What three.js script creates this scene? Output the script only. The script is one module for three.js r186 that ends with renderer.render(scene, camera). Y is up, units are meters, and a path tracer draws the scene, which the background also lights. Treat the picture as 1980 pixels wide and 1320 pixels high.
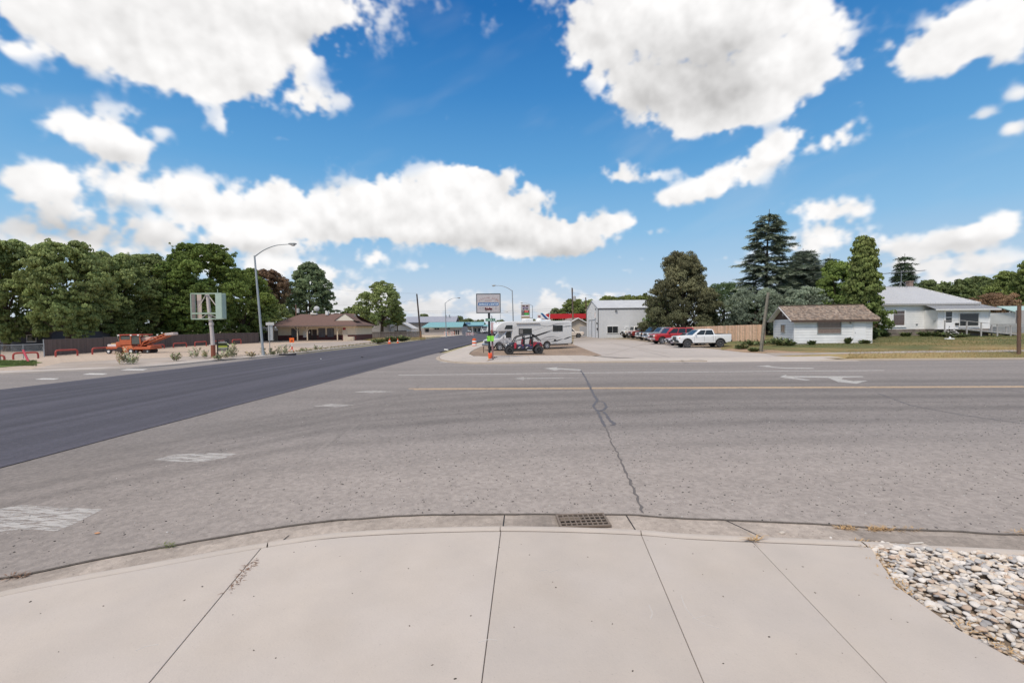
import * as THREE from 'three';
import { mergeGeometries, toCreasedNormals } from 'three/addons/utils/BufferGeometryUtils.js';
import { RoundedBoxGeometry } from 'three/addons/geometries/RoundedBoxGeometry.js';

// ───────────────────────── camera, sky, sun, exposure ─────────────────────────
const scene = new THREE.Scene();
const camera = new THREE.PerspectiveCamera(72.51, 1024 / 682, 0.1, 6000);
camera.rotation.order = 'YXZ';
const EYE = 2.5, TILT = THREE.MathUtils.degToRad(-1.8), ROLL = THREE.MathUtils.degToRad(-0.6);
camera.position.set(0, EYE, 0);
camera.rotation.set(TILT, 0, ROLL);
scene.add(camera);

const renderer = new THREE.WebGLRenderer({ antialias: true });
renderer.toneMapping = THREE.LinearToneMapping;
renderer.toneMappingExposure = 1.04;
renderer.shadowMap.enabled = true;
renderer.shadowMap.type = THREE.PCFSoftShadowMap;

const SUN_AZ = 211, SUN_EL = 54;   // degrees clockwise from straight ahead, degrees up
const rad = THREE.MathUtils.degToRad, deg = THREE.MathUtils.radToDeg;
const sunDir = new THREE.Vector3(Math.sin(rad(SUN_AZ)) * Math.cos(rad(SUN_EL)), Math.sin(rad(SUN_EL)), -Math.cos(rad(SUN_AZ)) * Math.cos(rad(SUN_EL)));
const sun = new THREE.DirectionalLight(new THREE.Color().setRGB(1.0, 0.91, 0.80), 2.7);
sun.name = 'sun';
sun.position.copy(sunDir).multiplyScalar(200);
sun.castShadow = true;
sun.shadow.mapSize.set(4096, 4096);
sun.shadow.radius = 24;
Object.assign(sun.shadow.camera, { left: -140, right: 140, top: 160, bottom: -160, near: 1, far: 500 });
scene.add(sun, sun.target);

// random numbers and noise (seeded)
function rng(seed) { let s = (seed * 2654435761) >>> 0 || 1; return () => { s ^= s << 13; s >>>= 0; s ^= s >>> 17; s ^= s << 5; s >>>= 0; return s / 4294967296; }; }
const clamp = THREE.MathUtils.clamp, lerp = THREE.MathUtils.lerp, sstep = (x, a, b) => (a > b ? 1 - THREE.MathUtils.smoothstep(x, b, a) : THREE.MathUtils.smoothstep(x, a, b));
function hash3(x, y, z) { let h = (Math.imul(x, 374761393) + Math.imul(y, 668265263) + Math.imul(z, 2147483647 ^ 0x5bd1e995)) | 0; h = Math.imul(h ^ (h >>> 13), 1274126177); h ^= h >>> 16; h = Math.imul(h, 2246822519); return ((h ^ (h >>> 15)) >>> 0) / 4294967296; }
function vnoise3(x, y, z) {
  const i = Math.floor(x), j = Math.floor(y), k = Math.floor(z); let u = x - i, v = y - j, w = z - k;
  u = u * u * (3 - 2 * u); v = v * v * (3 - 2 * v); w = w * w * (3 - 2 * w);
  const f = (a, b, c) => hash3(i + a, j + b, k + c);
  return lerp(lerp(lerp(f(0, 0, 0), f(1, 0, 0), u), lerp(f(0, 1, 0), f(1, 1, 0), u), v), lerp(lerp(f(0, 0, 1), f(1, 0, 1), u), lerp(f(0, 1, 1), f(1, 1, 1), u), v), w);
}
function fbm3(x, y, z, o) { let s = 0, a = 0.5, t = 0; for (let i = 0; i < o; i++) { s += a * vnoise3(x, y, z); t += a; a *= 0.5; x = x * 2.03 + 7.1; y = y * 2.03 + 3.7; z = z * 2.03 + 1.3; } return s / t; }
const n2 = (x, z, o = 3, seed = 0) => fbm3(x, seed * 17.3 + 0.5, z, o);

// the direction seen through a point of the 1980 x 1320 photograph, used to work out where things stand
const F = 900;
function ray(px, py) {
  let x = (px - 990) / F, y = -(py - 660) / F, z = -1, t;
  const c = Math.cos(ROLL), s = Math.sin(ROLL); t = c * x - s * y; y = s * x + c * y; x = t;
  const C = Math.cos(TILT), S = Math.sin(TILT); t = C * y - S * z; z = S * y + C * z; y = t;
  return [x, y, z];
}

// sky: blue gradient with cumulus banks, one equirectangular picture of the whole dome
function azel(px, py) { const [x, y, z] = ray(px, py); return [deg(Math.atan2(x, -z)), deg(Math.atan2(y, Math.hypot(x, z)))]; }
function makeSky() {
  const banks = [], greys = [];
  const put = (to, rows) => rows.forEach(([x, y, rx, ry, w = 1]) => {
    const [a, e] = azel(x, y), l = azel(x - rx, y), r = azel(x + rx, y), u = azel(x, y - ry), d = azel(x, y + ry);
    to.push([a, e, Math.abs(r[0] - l[0]) / 2, Math.abs(u[1] - d[1]) / 2, w]);
  });
  // large bank at the upper left
  put(banks, [[40, 20, 120, 60], [150, 60, 120, 70], [260, 40, 160, 80], [380, 80, 150, 80], [300, 130, 110, 40], [470, 130, 110, 65], [540, 30, 130, 60], [620, 10, 70, 40, 0.9]]);
  put(banks, [[560, 90, 55, 50], [600, 195, 50, 32, 0.85], [420, 170, 70, 30], [440, 240, 42, 26, 0.6], [540, 260, 30, 16, 0.3], [665, 195, 26, 16, 0.35], [400, -80, 420, 90], [650, 105, 18, 12, 0.3]]);
  // small puff under it, shreds at the rim
  put(banks, [[160, 250, 90, 34, 1.1], [235, 272, 68, 34, 1.1], [225, 300, 70, 20, 0.6], [20, 90, 42, 22, 0.7], [15, 170, 36, 14, 0.5], [200, 205, 60, 18, 0.3], [312, 255, 26, 14, 0.4], [270, 215, 34, 12, 0.35]]);
  // long row above the trees on the left
  put(banks, [[20, 345, 90, 44, 1], [120, 370, 90, 40, 0.9], [240, 352, 86, 34, 1.1], [370, 368, 66, 36, 1.1], [520, 375, 66, 34, 1.15], [440, 400, 80, 22, 0.8], [130, 325, 40, 16, 0.5]]);
  put(banks, [[60, 435, 150, 40, 0.42], [220, 430, 130, 30, 0.42], [200, 465, 200, 26, 0.38], [430, 435, 130, 30, 0.75], [560, 440, 100, 34, 0.95], [330, 455, 120, 22, 0.4], [500, 480, 90, 16, 0.4]]);
  // the middle bank
  put(banks, [[650, 425, 90, 44], [740, 395, 110, 44], [850, 385, 120, 52], [930, 400, 80, 54], [800, 440, 150, 34], [900, 445, 110, 34], [890, 332, 62, 16, 0.75], [960, 350, 74, 24, 0.75], [1020, 385, 50, 20, 0.65]]);
  put(banks, [[1010, 440, 80, 44], [1000, 475, 70, 20, 1], [1070, 455, 80, 40], [1110, 470, 70, 26, 0.9], [1175, 432, 52, 24, 1], [1220, 428, 26, 10, 0.6], [1265, 450, 32, 16, 0.5], [1200, 500, 46, 10, 0.4], [1210, 525, 60, 10, 0.35]]);
  // the large bank at the upper right with its trailing tail
  put(banks, [[1190, 30, 70, 55], [1150, 110, 60, 46, 0.9], [1300, 60, 140, 80], [1430, 40, 160, 80], [1540, 110, 90, 60], [1590, 60, 50, 44, 0.85], [1220, 165, 60, 40], [1320, 180, 110, 56], [1440, 175, 130, 60], [1560, 165, 60, 36, 0.8], [1640, 130, 50, 26, 0.55], [1120, 70, 22, 60, 0.3]]);
  put(banks, [[1380, 235, 66, 24, 0.9], [1450, 225, 80, 22, 0.8], [1290, 225, 60, 20, 0.6], [1325, 255, 24, 16, 0.5], [1530, 262, 44, 22, 0.9], [1480, 295, 60, 28, 1], [1420, 340, 66, 26, 1.05], [1350, 368, 62, 22, 1], [1300, 382, 36, 16, 0.9], [1450, -60, 420, 70]]);
  put(banks, [[1170, 328, 56, 20, 0.85], [1240, 342, 76, 14, 0.65], [1610, 275, 60, 18, 0.8], [1640, 245, 44, 20, 0.6], [1665, 200, 30, 14, 0.45], [1110, 10, 20, 14, 0.4]]);
  // right hand side
  put(banks, [[1750, 120, 50, 36, 1], [1830, 70, 80, 48], [1900, 50, 90, 60], [1850, 105, 70, 30], [1960, 70, 60, 60], [1840, 140, 20, 20, 0.6], [1700, 105, 40, 22, 0.45], [1960, 248, 28, 16, 0.75], [1970, 180, 30, 16, 0.6], [1900, 220, 40, 14, 0.5]]);
  put(banks, [[1640, 405, 62, 24, 1], [1560, 405, 46, 24, 0.75], [1590, 465, 90, 34, 0.9], [1520, 490, 60, 20, 0.5], [1700, 470, 70, 26, 0.5], [1860, 455, 90, 26, 0.8], [1950, 430, 60, 28, 0.9], [1800, 480, 120, 18, 0.6], [1420, 500, 50, 18, 0.5], [1700, 520, 150, 22, 0.6], [1880, 510, 160, 24, 0.6]]);
  // low over the horizon
  put(banks, [[718, 497, 36, 16, 0.8], [800, 515, 70, 12, 0.4], [960, 520, 30, 10, 0.35], [740, 590, 150, 30, 0.75], [900, 600, 120, 26, 0.6], [560, 520, 120, 30, 0.6], [300, 500, 300, 26, 0.55], [1880, 550, 160, 30, 0.8], [1060, 566, 42, 24, 0.95], [1120, 590, 60, 18, 0.7], [1190, 570, 70, 16, 0.7], [1040, 600, 90, 18, 0.6], [680, 560, 90, 26, 0.45], [640, 600, 160, 26, 0.5], [900, 560, 80, 16, 0.35], [640, 545, 40, 22, 0.45]]);
  put(greys, [[1330, 130, 150, 80, 0.55], [1390, 195, 120, 46, 0.5], [1240, 200, 50, 30, 0.4], [225, 300, 80, 22, 0.5], [230, 392, 90, 14, 0.45], [450, 415, 120, 14, 0.35], [100, 440, 260, 40, 0.55], [460, 480, 260, 16, 0.45], [860, 470, 220, 16, 0.35]]);
  put(greys, [[1110, 490, 100, 14, 0.4], [640, 600, 300, 30, 0.5], [1060, 600, 90, 20, 0.55], [1880, 470, 140, 16, 0.35], [1640, 430, 80, 10, 0.3], [430, 30, 120, 40, 0.25], [1850, 60, 60, 30, 0.2], [1600, 500, 120, 14, 0.3], [1350, 392, 70, 10, 0.3], [1480, 320, 60, 10, 0.25]]);
  const sumOf = (list, a, e) => { let s = 0; for (const [ca, ce, ra, re, w] of list) { const dx = (a - ca) / ra; if (dx > 2.4 || dx < -2.4) continue; const dy = (e - ce) / re; const q = dx * dx + dy * dy; if (q < 5) s += w * Math.exp(-q * 1.1); } return s; };
  const W = 2048, H = 2048, data = new Float32Array(W * H * 4);
  const blues = [[-2, 0.62, 0.655, 0.71], [3, 0.56, 0.645, 0.75], [6, 0.43, 0.60, 0.77], [11, 0.25, 0.495, 0.755], [18, 0.125, 0.36, 0.67], [26, 0.055, 0.24, 0.56], [34, 0.022, 0.155, 0.45], [50, 0.018, 0.125, 0.38], [91, 0.015, 0.10, 0.33]];
  for (let row = 0; row < H; row++) {
    const el = ((row + 0.5) / H - 0.5) * 180, ce = Math.cos(rad(el)), se = Math.sin(rad(el));
    let k = 0; while (k < blues.length - 2 && blues[k + 1][0] < el) k++;
    const t = clamp((el - blues[k][0]) / (blues[k + 1][0] - blues[k][0]), 0, 1), blue = [1, 2, 3].map((c) => lerp(blues[k][c], blues[k + 1][c], t));
    for (let col = 0; col < W; col++) {
      const o = (row * W + col) * 4; data[o + 3] = 1;
      if (el < -3) { data[o] = 0.24; data[o + 1] = 0.225; data[o + 2] = 0.21; continue; }
      let az = ((col + 0.5) / W - 0.5) * 360 + 90; if (az > 180) az -= 360;
      const x = Math.sin(rad(az)) * ce, z = -Math.cos(rad(az)) * ce, y = se;
      // two scales of billows; the fine one a little drawn out sideways low down
      const st = 1 + 1.4 * Math.exp(-el / 7), A = fbm3(x * 9, y * 9 * st, z * 9, 3) - 0.5, B = fbm3(x * 26 + 5, y * 26 * st, z * 26, 5) - 0.5, Bm = Math.abs(vnoise3(x * 48 + 31, y * 48 * st, z * 48) - 0.5);
      const Bf = el < 60 ? fbm3(x * 90 + 3, y * 90 * st, z * 90, 3) - 0.5 : 0, inside = sstep(Math.abs(az), 62, 50) * sstep(el, 43, 36);
      let s = inside > 0 ? sumOf(banks, az, el) : 0;
      if (inside < 1) {
        const u = x / (y + 0.22), v = z / (y + 0.22), cover = sstep(n2(u * 1.3, v * 1.3, 4, 3), 0.42, 0.72) * 1.3;
        s = lerp(cover, s, inside);
      }
      const gate = (inside > 0.5 ? 0.35 + 0.65 * sstep(s, 0.02, 0.5) : 1) * lerp(1, 0.3, sstep(s, 0.8, 1.7)), dn = s + gate * (2.4 * B + 0.8 * A - 0.35 * Bm + 1.1 * Bf) - 0.33;
      let alpha = sstep(dn, -0.10, 0.55) * lerp(0.5, 1, sstep(s, 0.15, 0.8)); alpha = Math.min(1, alpha * 1.03);
      // shade: thick middles and undersides are greyer, edges and tops white
      const above = inside > 0.5 ? sumOf(banks, az + 0.6, el + 1.9) : s, grey = inside > 0 ? sumOf(greys, az, el) * inside : 0;
      const Bu = fbm3(x * 26 + 5.2, (y + 0.012) * 26 * st, z * 26, 4) - 0.5;
      let lit = 0.95 - 0.46 * clamp(grey, 0, 1) - 0.07 * sstep(above, 0.7, 1.8) + 0.42 * (B - Bu) + 0.30 * A;
      lit = clamp(lit, 0.48, 1.0);
      const haze = sstep(el, 9, 0), warm = [lit * 0.985, lit * 0.972, lit * 0.965];
      // thin streaks of high cloud
      const streak = 0.30 * sstep(n2(x * 5 + z * 2.5, y * 16 - x * 6, 4, 9), 0.52, 0.85) * sstep(el, 2, 14);
      for (let c = 0; c < 3; c++) {
        let b = lerp(blue[c], 0.74, streak * 0.35);
        const cl = lerp(warm[c], [0.70, 0.71, 0.735][c], haze * 0.55);
        data[o + c] = lerp(b, cl, alpha);
      }
    }
  }
  const tex = new THREE.DataTexture(data, W, H, THREE.RGBAFormat, THREE.FloatType);
  tex.mapping = THREE.EquirectangularReflectionMapping; tex.magFilter = THREE.LinearFilter; tex.minFilter = THREE.LinearFilter; tex.needsUpdate = true;
  return tex;
}
const skyTexture = makeSky();

scene.background = skyTexture;
scene.environment = skyTexture;

// ───────────────────────── helpers ─────────────────────────
const C = (r, g, b) => new THREE.Color().setRGB(r, g, b);
// lie of the land: the road at 0, the plots one kerb higher; on the right the plots rise away from the road
const kerbR = (x) => 32.1 - 0.045 * (x + 1.45);              // far kerb of the main road (depth)
const sideL = (z) => -23.2 + 0.047 * z, sideR = (z) => -9.95 + 0.056 * z;   // edges of the side road
function land(x, z) {
  if (x > sideR(z) && z > 30) return 0.11 + lerp(0, lerp(0.010, 0.042, sstep(x, 18, 33)), sstep(x, 3, 15)) * clamp(z - kerbR(x) - 1.5, 0, x > 26 ? 22 : 38);
  return 0.11;
}
const P = (x, z, y = 0) => new THREE.Vector3(x, y, -z);
function G(px, py, h) {   // ground point under a photo pixel
  const [x, y, z] = ray(px, py); let lv = h ?? 0.11, k = 1;
  for (let i = 0; i < 12; i++) { k = (lv - EYE) / y; if (h === undefined) lv = lerp(lv, land(x * k, -z * k), 0.7); }
  return { x: x * k, z: -z * k, y: lv };
}
function D(px, py, depth) { const [x, y, z] = ray(px, py), k = -depth / z; return { x: x * k, z: depth, y: EYE + y * k }; }   // point on that ray at a depth

const used = new Map();
function numbered(name) { const n = used.get(name) ?? 0; used.set(name, n + 1); return n ? name + '_' + String(n).padStart(3, '0') : name; }
function tag(o, label, category, group, kind) { if (label) o.userData.label = label; if (category) o.userData.category = category; if (group) o.userData.group = group; if (kind) o.userData.kind = kind; return o; }
function thing(name, label, category, x, z, y = land(x, z), turn = 0, group) {
  const o = new THREE.Group(); o.name = numbered(name); o.position.set(x, y, -z); o.rotation.y = turn; scene.add(o); return tag(o, label, category, group);
}
const flat = (g) => { const n = g.index ? g.toNonIndexed() : g; for (const k of Object.keys(n.attributes)) if (!['position', 'normal', 'uv', 'color'].includes(k)) n.deleteAttribute(k); return n; };
function uvm(g) {   // uv in metres, by the side each face looks to
  const p = g.attributes.position, n = g.attributes.normal, uv = new Float32Array(p.count * 2);
  for (let i = 0; i < p.count; i += 3) {
    const ax = Math.abs(n.getX(i)), ay = Math.abs(n.getY(i)), az = Math.abs(n.getZ(i));
    for (let k = i; k < i + 3 && k < p.count; k++) { const X = p.getX(k), Y = p.getY(k), Z = p.getZ(k); const [u, v] = ay > ax && ay > az ? [X, -Z] : ax > az ? [Z, Y] : [X, Y]; uv[k * 2] = u; uv[k * 2 + 1] = v; }
  }
  return g.setAttribute('uv', new THREE.BufferAttribute(uv, 2));
}
function join(list) {
  list = list.flat(9).map(flat);
  const colored = list.some((g) => g.attributes.color);
  for (const g of list) { if (!g.attributes.normal) g.computeVertexNormals(); if (!g.attributes.uv) g.setAttribute('uv', new THREE.BufferAttribute(new Float32Array(g.attributes.position.count * 2), 2)); if (colored && !g.attributes.color) g.setAttribute('color', new THREE.BufferAttribute(new Float32Array(g.attributes.position.count * 3).fill(1), 3)); }
  return list.length === 1 ? list[0] : mergeGeometries(list);
}
function mesh(name, geo, mat, parent, keepUV) {
  let g = Array.isArray(geo) ? join(geo) : geo; if (!keepUV) { g = flat(g); uvm(g); }
  const m = new THREE.Mesh(g, mat); m.name = parent === scene ? numbered(name) : name; m.castShadow = m.receiveShadow = true; (parent ?? scene).add(m); return m;
}
const tint = (g, r, gg, b) => { const n = g.attributes.position.count, a = new Float32Array(n * 3); for (let i = 0; i < n; i++) { a[i * 3] = r; a[i * 3 + 1] = gg; a[i * 3 + 2] = b; } return g.setAttribute('color', new THREE.BufferAttribute(a, 3)); };
const mv = (g, x, y, z, rx = 0, ry = 0, rz = 0) => { if (rx || ry || rz) g.applyMatrix4(new THREE.Matrix4().makeRotationFromEuler(new THREE.Euler(rx, ry, rz, 'YXZ'))); return g.translate(x, y, z); };
const box = (w, h, d, x = 0, y = 0, z = 0, rx, ry, rz) => mv(new THREE.BoxGeometry(w, h, d), x, y, z, rx, ry, rz);
const rbox = (w, h, d, x = 0, y = 0, z = 0, r = 0.03, rx, ry, rz) => mv(new RoundedBoxGeometry(w, h, d, 2, Math.min(r, w / 2.01, h / 2.01, d / 2.01)), x, y, z, rx, ry, rz);
const cyl = (r0, r1, h, x = 0, y = 0, z = 0, seg = 12, rx, ry, rz) => mv(new THREE.CylinderGeometry(r1, r0, h, seg), x, y, z, rx, ry, rz);   // r0 at the bottom
const V = (x, y, z) => new THREE.Vector3(x, y, z);
function bar(a, b, r0, r1 = r0, seg = 8) { const d = b.clone().sub(a), g = new THREE.CylinderGeometry(r1, r0, d.length(), seg); g.applyQuaternion(new THREE.Quaternion().setFromUnitVectors(V(0, 1, 0), d.clone().normalize())); const c = a.clone().add(b).multiplyScalar(0.5); return g.translate(c.x, c.y, c.z); }
const tube = (pts, r, n = 24, seg = 8) => new THREE.TubeGeometry(new THREE.CatmullRomCurve3(pts.map((p) => (p.isVector3 ? p : V(...p))), false, 'centripetal'), n, r, seg);
function taper(pts, r0, r1, n = 10, seg = 8) { const g = tube(pts, 1, n, seg), c = new THREE.CatmullRomCurve3(pts, false, 'centripetal'), p = g.attributes.position; for (let i = 0; i <= n; i++) { const o = c.getPointAt(i / n), r = lerp(r0, r1, i / n); for (let j = 0; j <= seg; j++) { const k = i * (seg + 1) + j; p.setXYZ(k, o.x + (p.getX(k) - o.x) * r, o.y + (p.getY(k) - o.y) * r, o.z + (p.getZ(k) - o.z) * r); } } return g; }
function poly(pts) { const s = new THREE.Shape(); pts.forEach(([x, y], i) => (i ? s.lineTo(x, y) : s.moveTo(x, y))); return s; }
// outline in x,y pushed to a thickness along z, centred on z = 0
function slab(pts, depth, bevel = 0, seg = 2) { const g = new THREE.ExtrudeGeometry(Array.isArray(pts) ? poly(pts) : pts, { depth: depth - 2 * bevel, bevelEnabled: bevel > 0, bevelSize: bevel, bevelThickness: bevel, bevelOffset: -bevel, bevelSegments: seg, curveSegments: 10 }); return g.translate(0, 0, -depth / 2 + bevel); }
function loft(rings, cap = true) {   // rings of equal numbers of points, skinned
  const n = rings[0].length, pos = []; const tri = (a, b, c) => pos.push(a.x, a.y, a.z, b.x, b.y, b.z, c.x, c.y, c.z);
  for (let i = 0; i < rings.length - 1; i++) for (let j = 0; j < n; j++) { const k = (j + 1) % n; tri(rings[i][j], rings[i][k], rings[i + 1][k]); tri(rings[i][j], rings[i + 1][k], rings[i + 1][j]); }
  if (cap) for (const [r, f] of [[rings[0], 1], [rings[rings.length - 1], 0]]) for (let j = 1; j < n - 1; j++) f ? tri(r[0], r[j + 1], r[j]) : tri(r[0], r[j], r[j + 1]);
  const g = new THREE.BufferGeometry(); g.setAttribute('position', new THREE.BufferAttribute(new Float32Array(pos), 3)); g.computeVertexNormals(); return g;
}
function quad(a, b, c, d) { const g = new THREE.BufferGeometry(); g.setAttribute('position', new THREE.BufferAttribute(new Float32Array([a, b, c, a, c, d].flatMap((v) => [v.x, v.y, v.z])), 3)); g.setAttribute('uv', new THREE.BufferAttribute(new Float32Array([0, 0, 1, 0, 1, 1, 0, 0, 1, 1, 0, 1]), 2)); g.computeVertexNormals(); return g; }
function plate(a, b, c, d, t) {   // a four-cornered pane with thickness t along its normal
  const n = b.clone().sub(a).cross(d.clone().sub(a)).normalize().multiplyScalar(t); return loft([[a, b, c, d].map((v) => v.clone()), [a, b, c, d].map((v) => v.clone().add(n))]);
}

// textures
const enc = (v) => { v = clamp(v, 0, 1); return Math.round(255 * (v <= 0.0031308 ? v * 12.92 : 1.055 * Math.pow(v, 1 / 2.4) - 0.055)); };
function tex(size, metres, fn, color = true) {   // fn(u, v, per) -> value or [r, g, b], linear; per wraps the noise
  const d = new Uint8Array(size * size * 4);
  for (let y = 0; y < size; y++) for (let x = 0; x < size; x++) { const v = fn(x / size, y / size), o = (y * size + x) * 4; for (let c = 0; c < 3; c++) { const w = Array.isArray(v) ? v[c] : v; d[o + c] = color ? enc(w) : Math.round(255 * clamp(w, 0, 1)); } d[o + 3] = 255; }
  const t = new THREE.DataTexture(d, size, size); t.wrapS = t.wrapT = THREE.RepeatWrapping; t.magFilter = THREE.LinearFilter; t.minFilter = THREE.LinearMipmapLinearFilter; t.generateMipmaps = true; t.repeat.set(1 / metres, 1 / metres); if (color) t.colorSpace = THREE.SRGBColorSpace; t.needsUpdate = true; return t;
}
function pn(u, v, f, seed) {   // value noise that wraps on the unit square, f cells across
  const x = u * f, y = v * f, i = Math.floor(x), j = Math.floor(y); let a = x - i, b = y - j; a = a * a * (3 - 2 * a); b = b * b * (3 - 2 * b);
  const h = (p, q) => hash3(((p % f) + f) % f, ((q % f) + f) % f, seed); return lerp(lerp(h(i, j), h(i + 1, j), a), lerp(h(i, j + 1), h(i + 1, j + 1), a), b);
}
const pf = (u, v, f, o, seed) => { let s = 0, a = 0.5, t = 0; for (let k = 0; k < o; k++) { s += a * pn(u, v, f, seed + k); t += a; a *= 0.55; f *= 2; } return s / t; };
const rep = (t, m) => { const c = t.clone(); c.repeat.set(1 / m, 1 / m); c.needsUpdate = true; return c; };

const grainTex = tex(1024, 3, (u, v) => { const g = pf(u, v, 48, 5, 11), f = hash3(Math.floor(u * 1024), Math.floor(v * 1024), 5), p = pn(u, v, 200, 77), q = pn(u, v, 150, 78); return clamp(0.76 + 0.42 * (g - 0.5) + 0.10 * (f - 0.5) - (p > 0.88 ? 0.24 : 0) + (q > 0.88 ? 0.14 : 0), 0.1, 1); });
const grainBump = tex(1024, 3, (u, v) => pf(u, v, 96, 4, 31), false);
const paveTex = tex(1024, 2.5, (u, v) => { const g = pf(u, v, 6, 6, 3), f = hash3(Math.floor(u * 1024), Math.floor(v * 1024), 9), p = pn(u, v, 260, 87); const k = 0.85 + 0.15 * (g - 0.5) + 0.08 * (f - 0.5) - (p > 0.955 ? 0.16 : 0), w = pf(u, v, 3, 4, 8) - 0.5; return [k, k * (0.99 - 0.03 * w), k * (0.985 - 0.09 * w)]; });
const paveBump = tex(512, 1.2, (u, v) => pf(u, v, 64, 4, 41), false);
const soilTex = tex(512, 2, (u, v) => { const g = pf(u, v, 12, 6, 13), f = pf(u, v, 90, 3, 19); const k = 0.72 + 0.5 * (g - 0.5) + 0.3 * (f - 0.5); return [k, k * 0.98, k * 0.95]; });
const turfTex = tex(512, 1.6, (u, v) => { const g = pf(u, v, 10, 5, 23), f = pn(u, v, 128, 29), d = pf(u, v, 5, 3, 37); const k = 0.62 + 0.5 * (g - 0.5) + 0.3 * (f - 0.5); return [k * lerp(0.8, 1.25, d), k, k * 0.8]; });
const woodTex = tex(512, 1, (u, v) => { const g = pf(u * 1, v * 0.125, 64, 4, 43), h = pf(u, v, 6, 3, 47); return clamp(0.74 + 0.5 * (g - 0.5) + 0.3 * (h - 0.5), 0, 1); });
const wearTex = tex(512, 3, (u, v) => clamp(0.9 + 0.22 * (pf(u, v, 4, 6, 53) - 0.5) + 0.06 * (pn(u, v, 128, 59) - 0.5), 0, 1));
const std = (color, o = {}) => new THREE.MeshStandardMaterial({ color: color.isColor ? color : C(...color), roughness: 0.8, side: THREE.DoubleSide, ...o });
const paint = (r, g, b, o = {}) => new THREE.MeshPhysicalMaterial({ color: C(r, g, b), roughness: 0.42, clearcoat: 0.8, clearcoatRoughness: 0.08, side: THREE.DoubleSide, ...o });
const M = {
  white: std([0.86, 0.86, 0.86], { map: wearTex, roughness: 0.6 }), trim: std([0.82, 0.82, 0.82], { roughness: 0.5 }), galv: std([0.42, 0.45, 0.47], { metalness: 0.35, roughness: 0.5, map: rep(wearTex, 1.7) }),
  steel: std([0.30, 0.31, 0.32], { metalness: 0.6, roughness: 0.45 }), black: std([0.018, 0.018, 0.02], { roughness: 0.5 }), rubber: std([0.05, 0.05, 0.052], { roughness: 0.9 }), chrome: std([0.75, 0.76, 0.78], { metalness: 1, roughness: 0.18 }),
  glass: new THREE.MeshPhysicalMaterial({ color: C(0.03, 0.036, 0.04), roughness: 0.06, specularIntensity: 1, side: THREE.DoubleSide }), dark: std([0.02, 0.02, 0.022]), lamp: std([0.8, 0.8, 0.78], { roughness: 0.12 }), tail: std([0.35, 0.015, 0.012], { roughness: 0.15 }), amber: std([0.75, 0.28, 0.08], { roughness: 0.2 }),
  redRail: std([0.44, 0.07, 0.055], { map: rep(wearTex, 0.9), roughness: 0.55 }), poleWood: std([0.20, 0.155, 0.12], { map: woodTex, roughness: 0.95 }), greyWood: std([0.27, 0.25, 0.20], { map: woodTex, roughness: 0.95 }), fenceWood: std([0.86, 0.62, 0.46], { map: woodTex, vertexColors: true, roughness: 0.9 }),
  bark: std([0.11, 0.085, 0.065], { map: woodTex, roughness: 1 }), dirt: std([0.42, 0.33, 0.25], { map: soilTex, roughness: 1 }), rust: std([0.33, 0.16, 0.11], { map: rep(wearTex, 0.8), roughness: 0.85 }), orange: std([0.80, 0.16, 0.03], { roughness: 0.5 }), wire: std([0.06, 0.06, 0.065], { roughness: 0.7 }),
};

// ───────────────────────── ground, roads, pavements ─────────────────────────
const mAsphalt = std([0.330, 0.293, 0.266], { map: grainTex, bumpMap: grainBump, bumpScale: 0.006, vertexColors: true, roughness: 0.95 });
const mNewAsphalt = std([0.095, 0.089, 0.112], { map: grainTex, bumpMap: grainBump, bumpScale: 0.006, vertexColors: true, roughness: 0.85 });
const mPave = std([0.560, 0.498, 0.446], { map: paveTex, bumpMap: paveBump, bumpScale: 0.0012, roughness: 0.92 });
const mPaveV = std([0.545, 0.487, 0.445], { map: paveTex, bumpMap: paveBump, bumpScale: 0.002, vertexColors: true, roughness: 0.92 });
const mGutter = std([0.52, 0.455, 0.405], { map: grainTex, bumpMap: grainBump, bumpScale: 0.004, vertexColors: true, roughness: 0.95 });
const mSoil = std([0.55, 0.44, 0.35], { map: soilTex, bumpMap: soilTex, bumpScale: 0.02, vertexColors: true, roughness: 1 });
const mTurf = std([0.30, 0.30, 0.13], { map: turfTex, bumpMap: turfTex, bumpScale: 0.05, vertexColors: true, roughness: 1 });
const spread2 = (n, f) => Array.from({ length: n + 1 }, (_, i) => f(i));
const structure = (o) => tag(o, null, null, null, 'structure');

function along(pts, x) { for (let i = 1; i < pts.length; i++) if (x <= pts[i][0] || i === pts.length - 1) { const [a, b] = [pts[i - 1], pts[i]]; return lerp(a[1], b[1], clamp((x - a[0]) / (b[0] - a[0]), 0, 1)); } return pts[0][1]; }
function columns(name, xs, za, zb, nz, yf, cf, mat, power = 1) {   // a sheet made of columns of quads
  const nx = xs.length, pos = [], col = [], idx = [], uv = [];
  xs.forEach((x) => { const a = za(x), b = zb(x); for (let j = 0; j <= nz; j++) { const z = lerp(a, b, Math.pow(j / nz, power)); pos.push(x, yf(x, z), -z); uv.push(x, z); const c = cf(x, z); col.push(...(Array.isArray(c) ? c : [c, c, c])); } });
  for (let i = 0; i < nx - 1; i++) for (let j = 0; j < nz; j++) { const a = i * (nz + 1) + j, b = a + nz + 1; idx.push(a, b, b + 1, a, b + 1, a + 1); }
  const g = new THREE.BufferGeometry(); g.setAttribute('position', new THREE.BufferAttribute(new Float32Array(pos), 3)); g.setAttribute('color', new THREE.BufferAttribute(new Float32Array(col), 3)); g.setAttribute('uv', new THREE.BufferAttribute(new Float32Array(uv), 2)); g.setIndex(idx); g.computeVertexNormals();
  return mesh(name, g, mat, scene, true);
}
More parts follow.
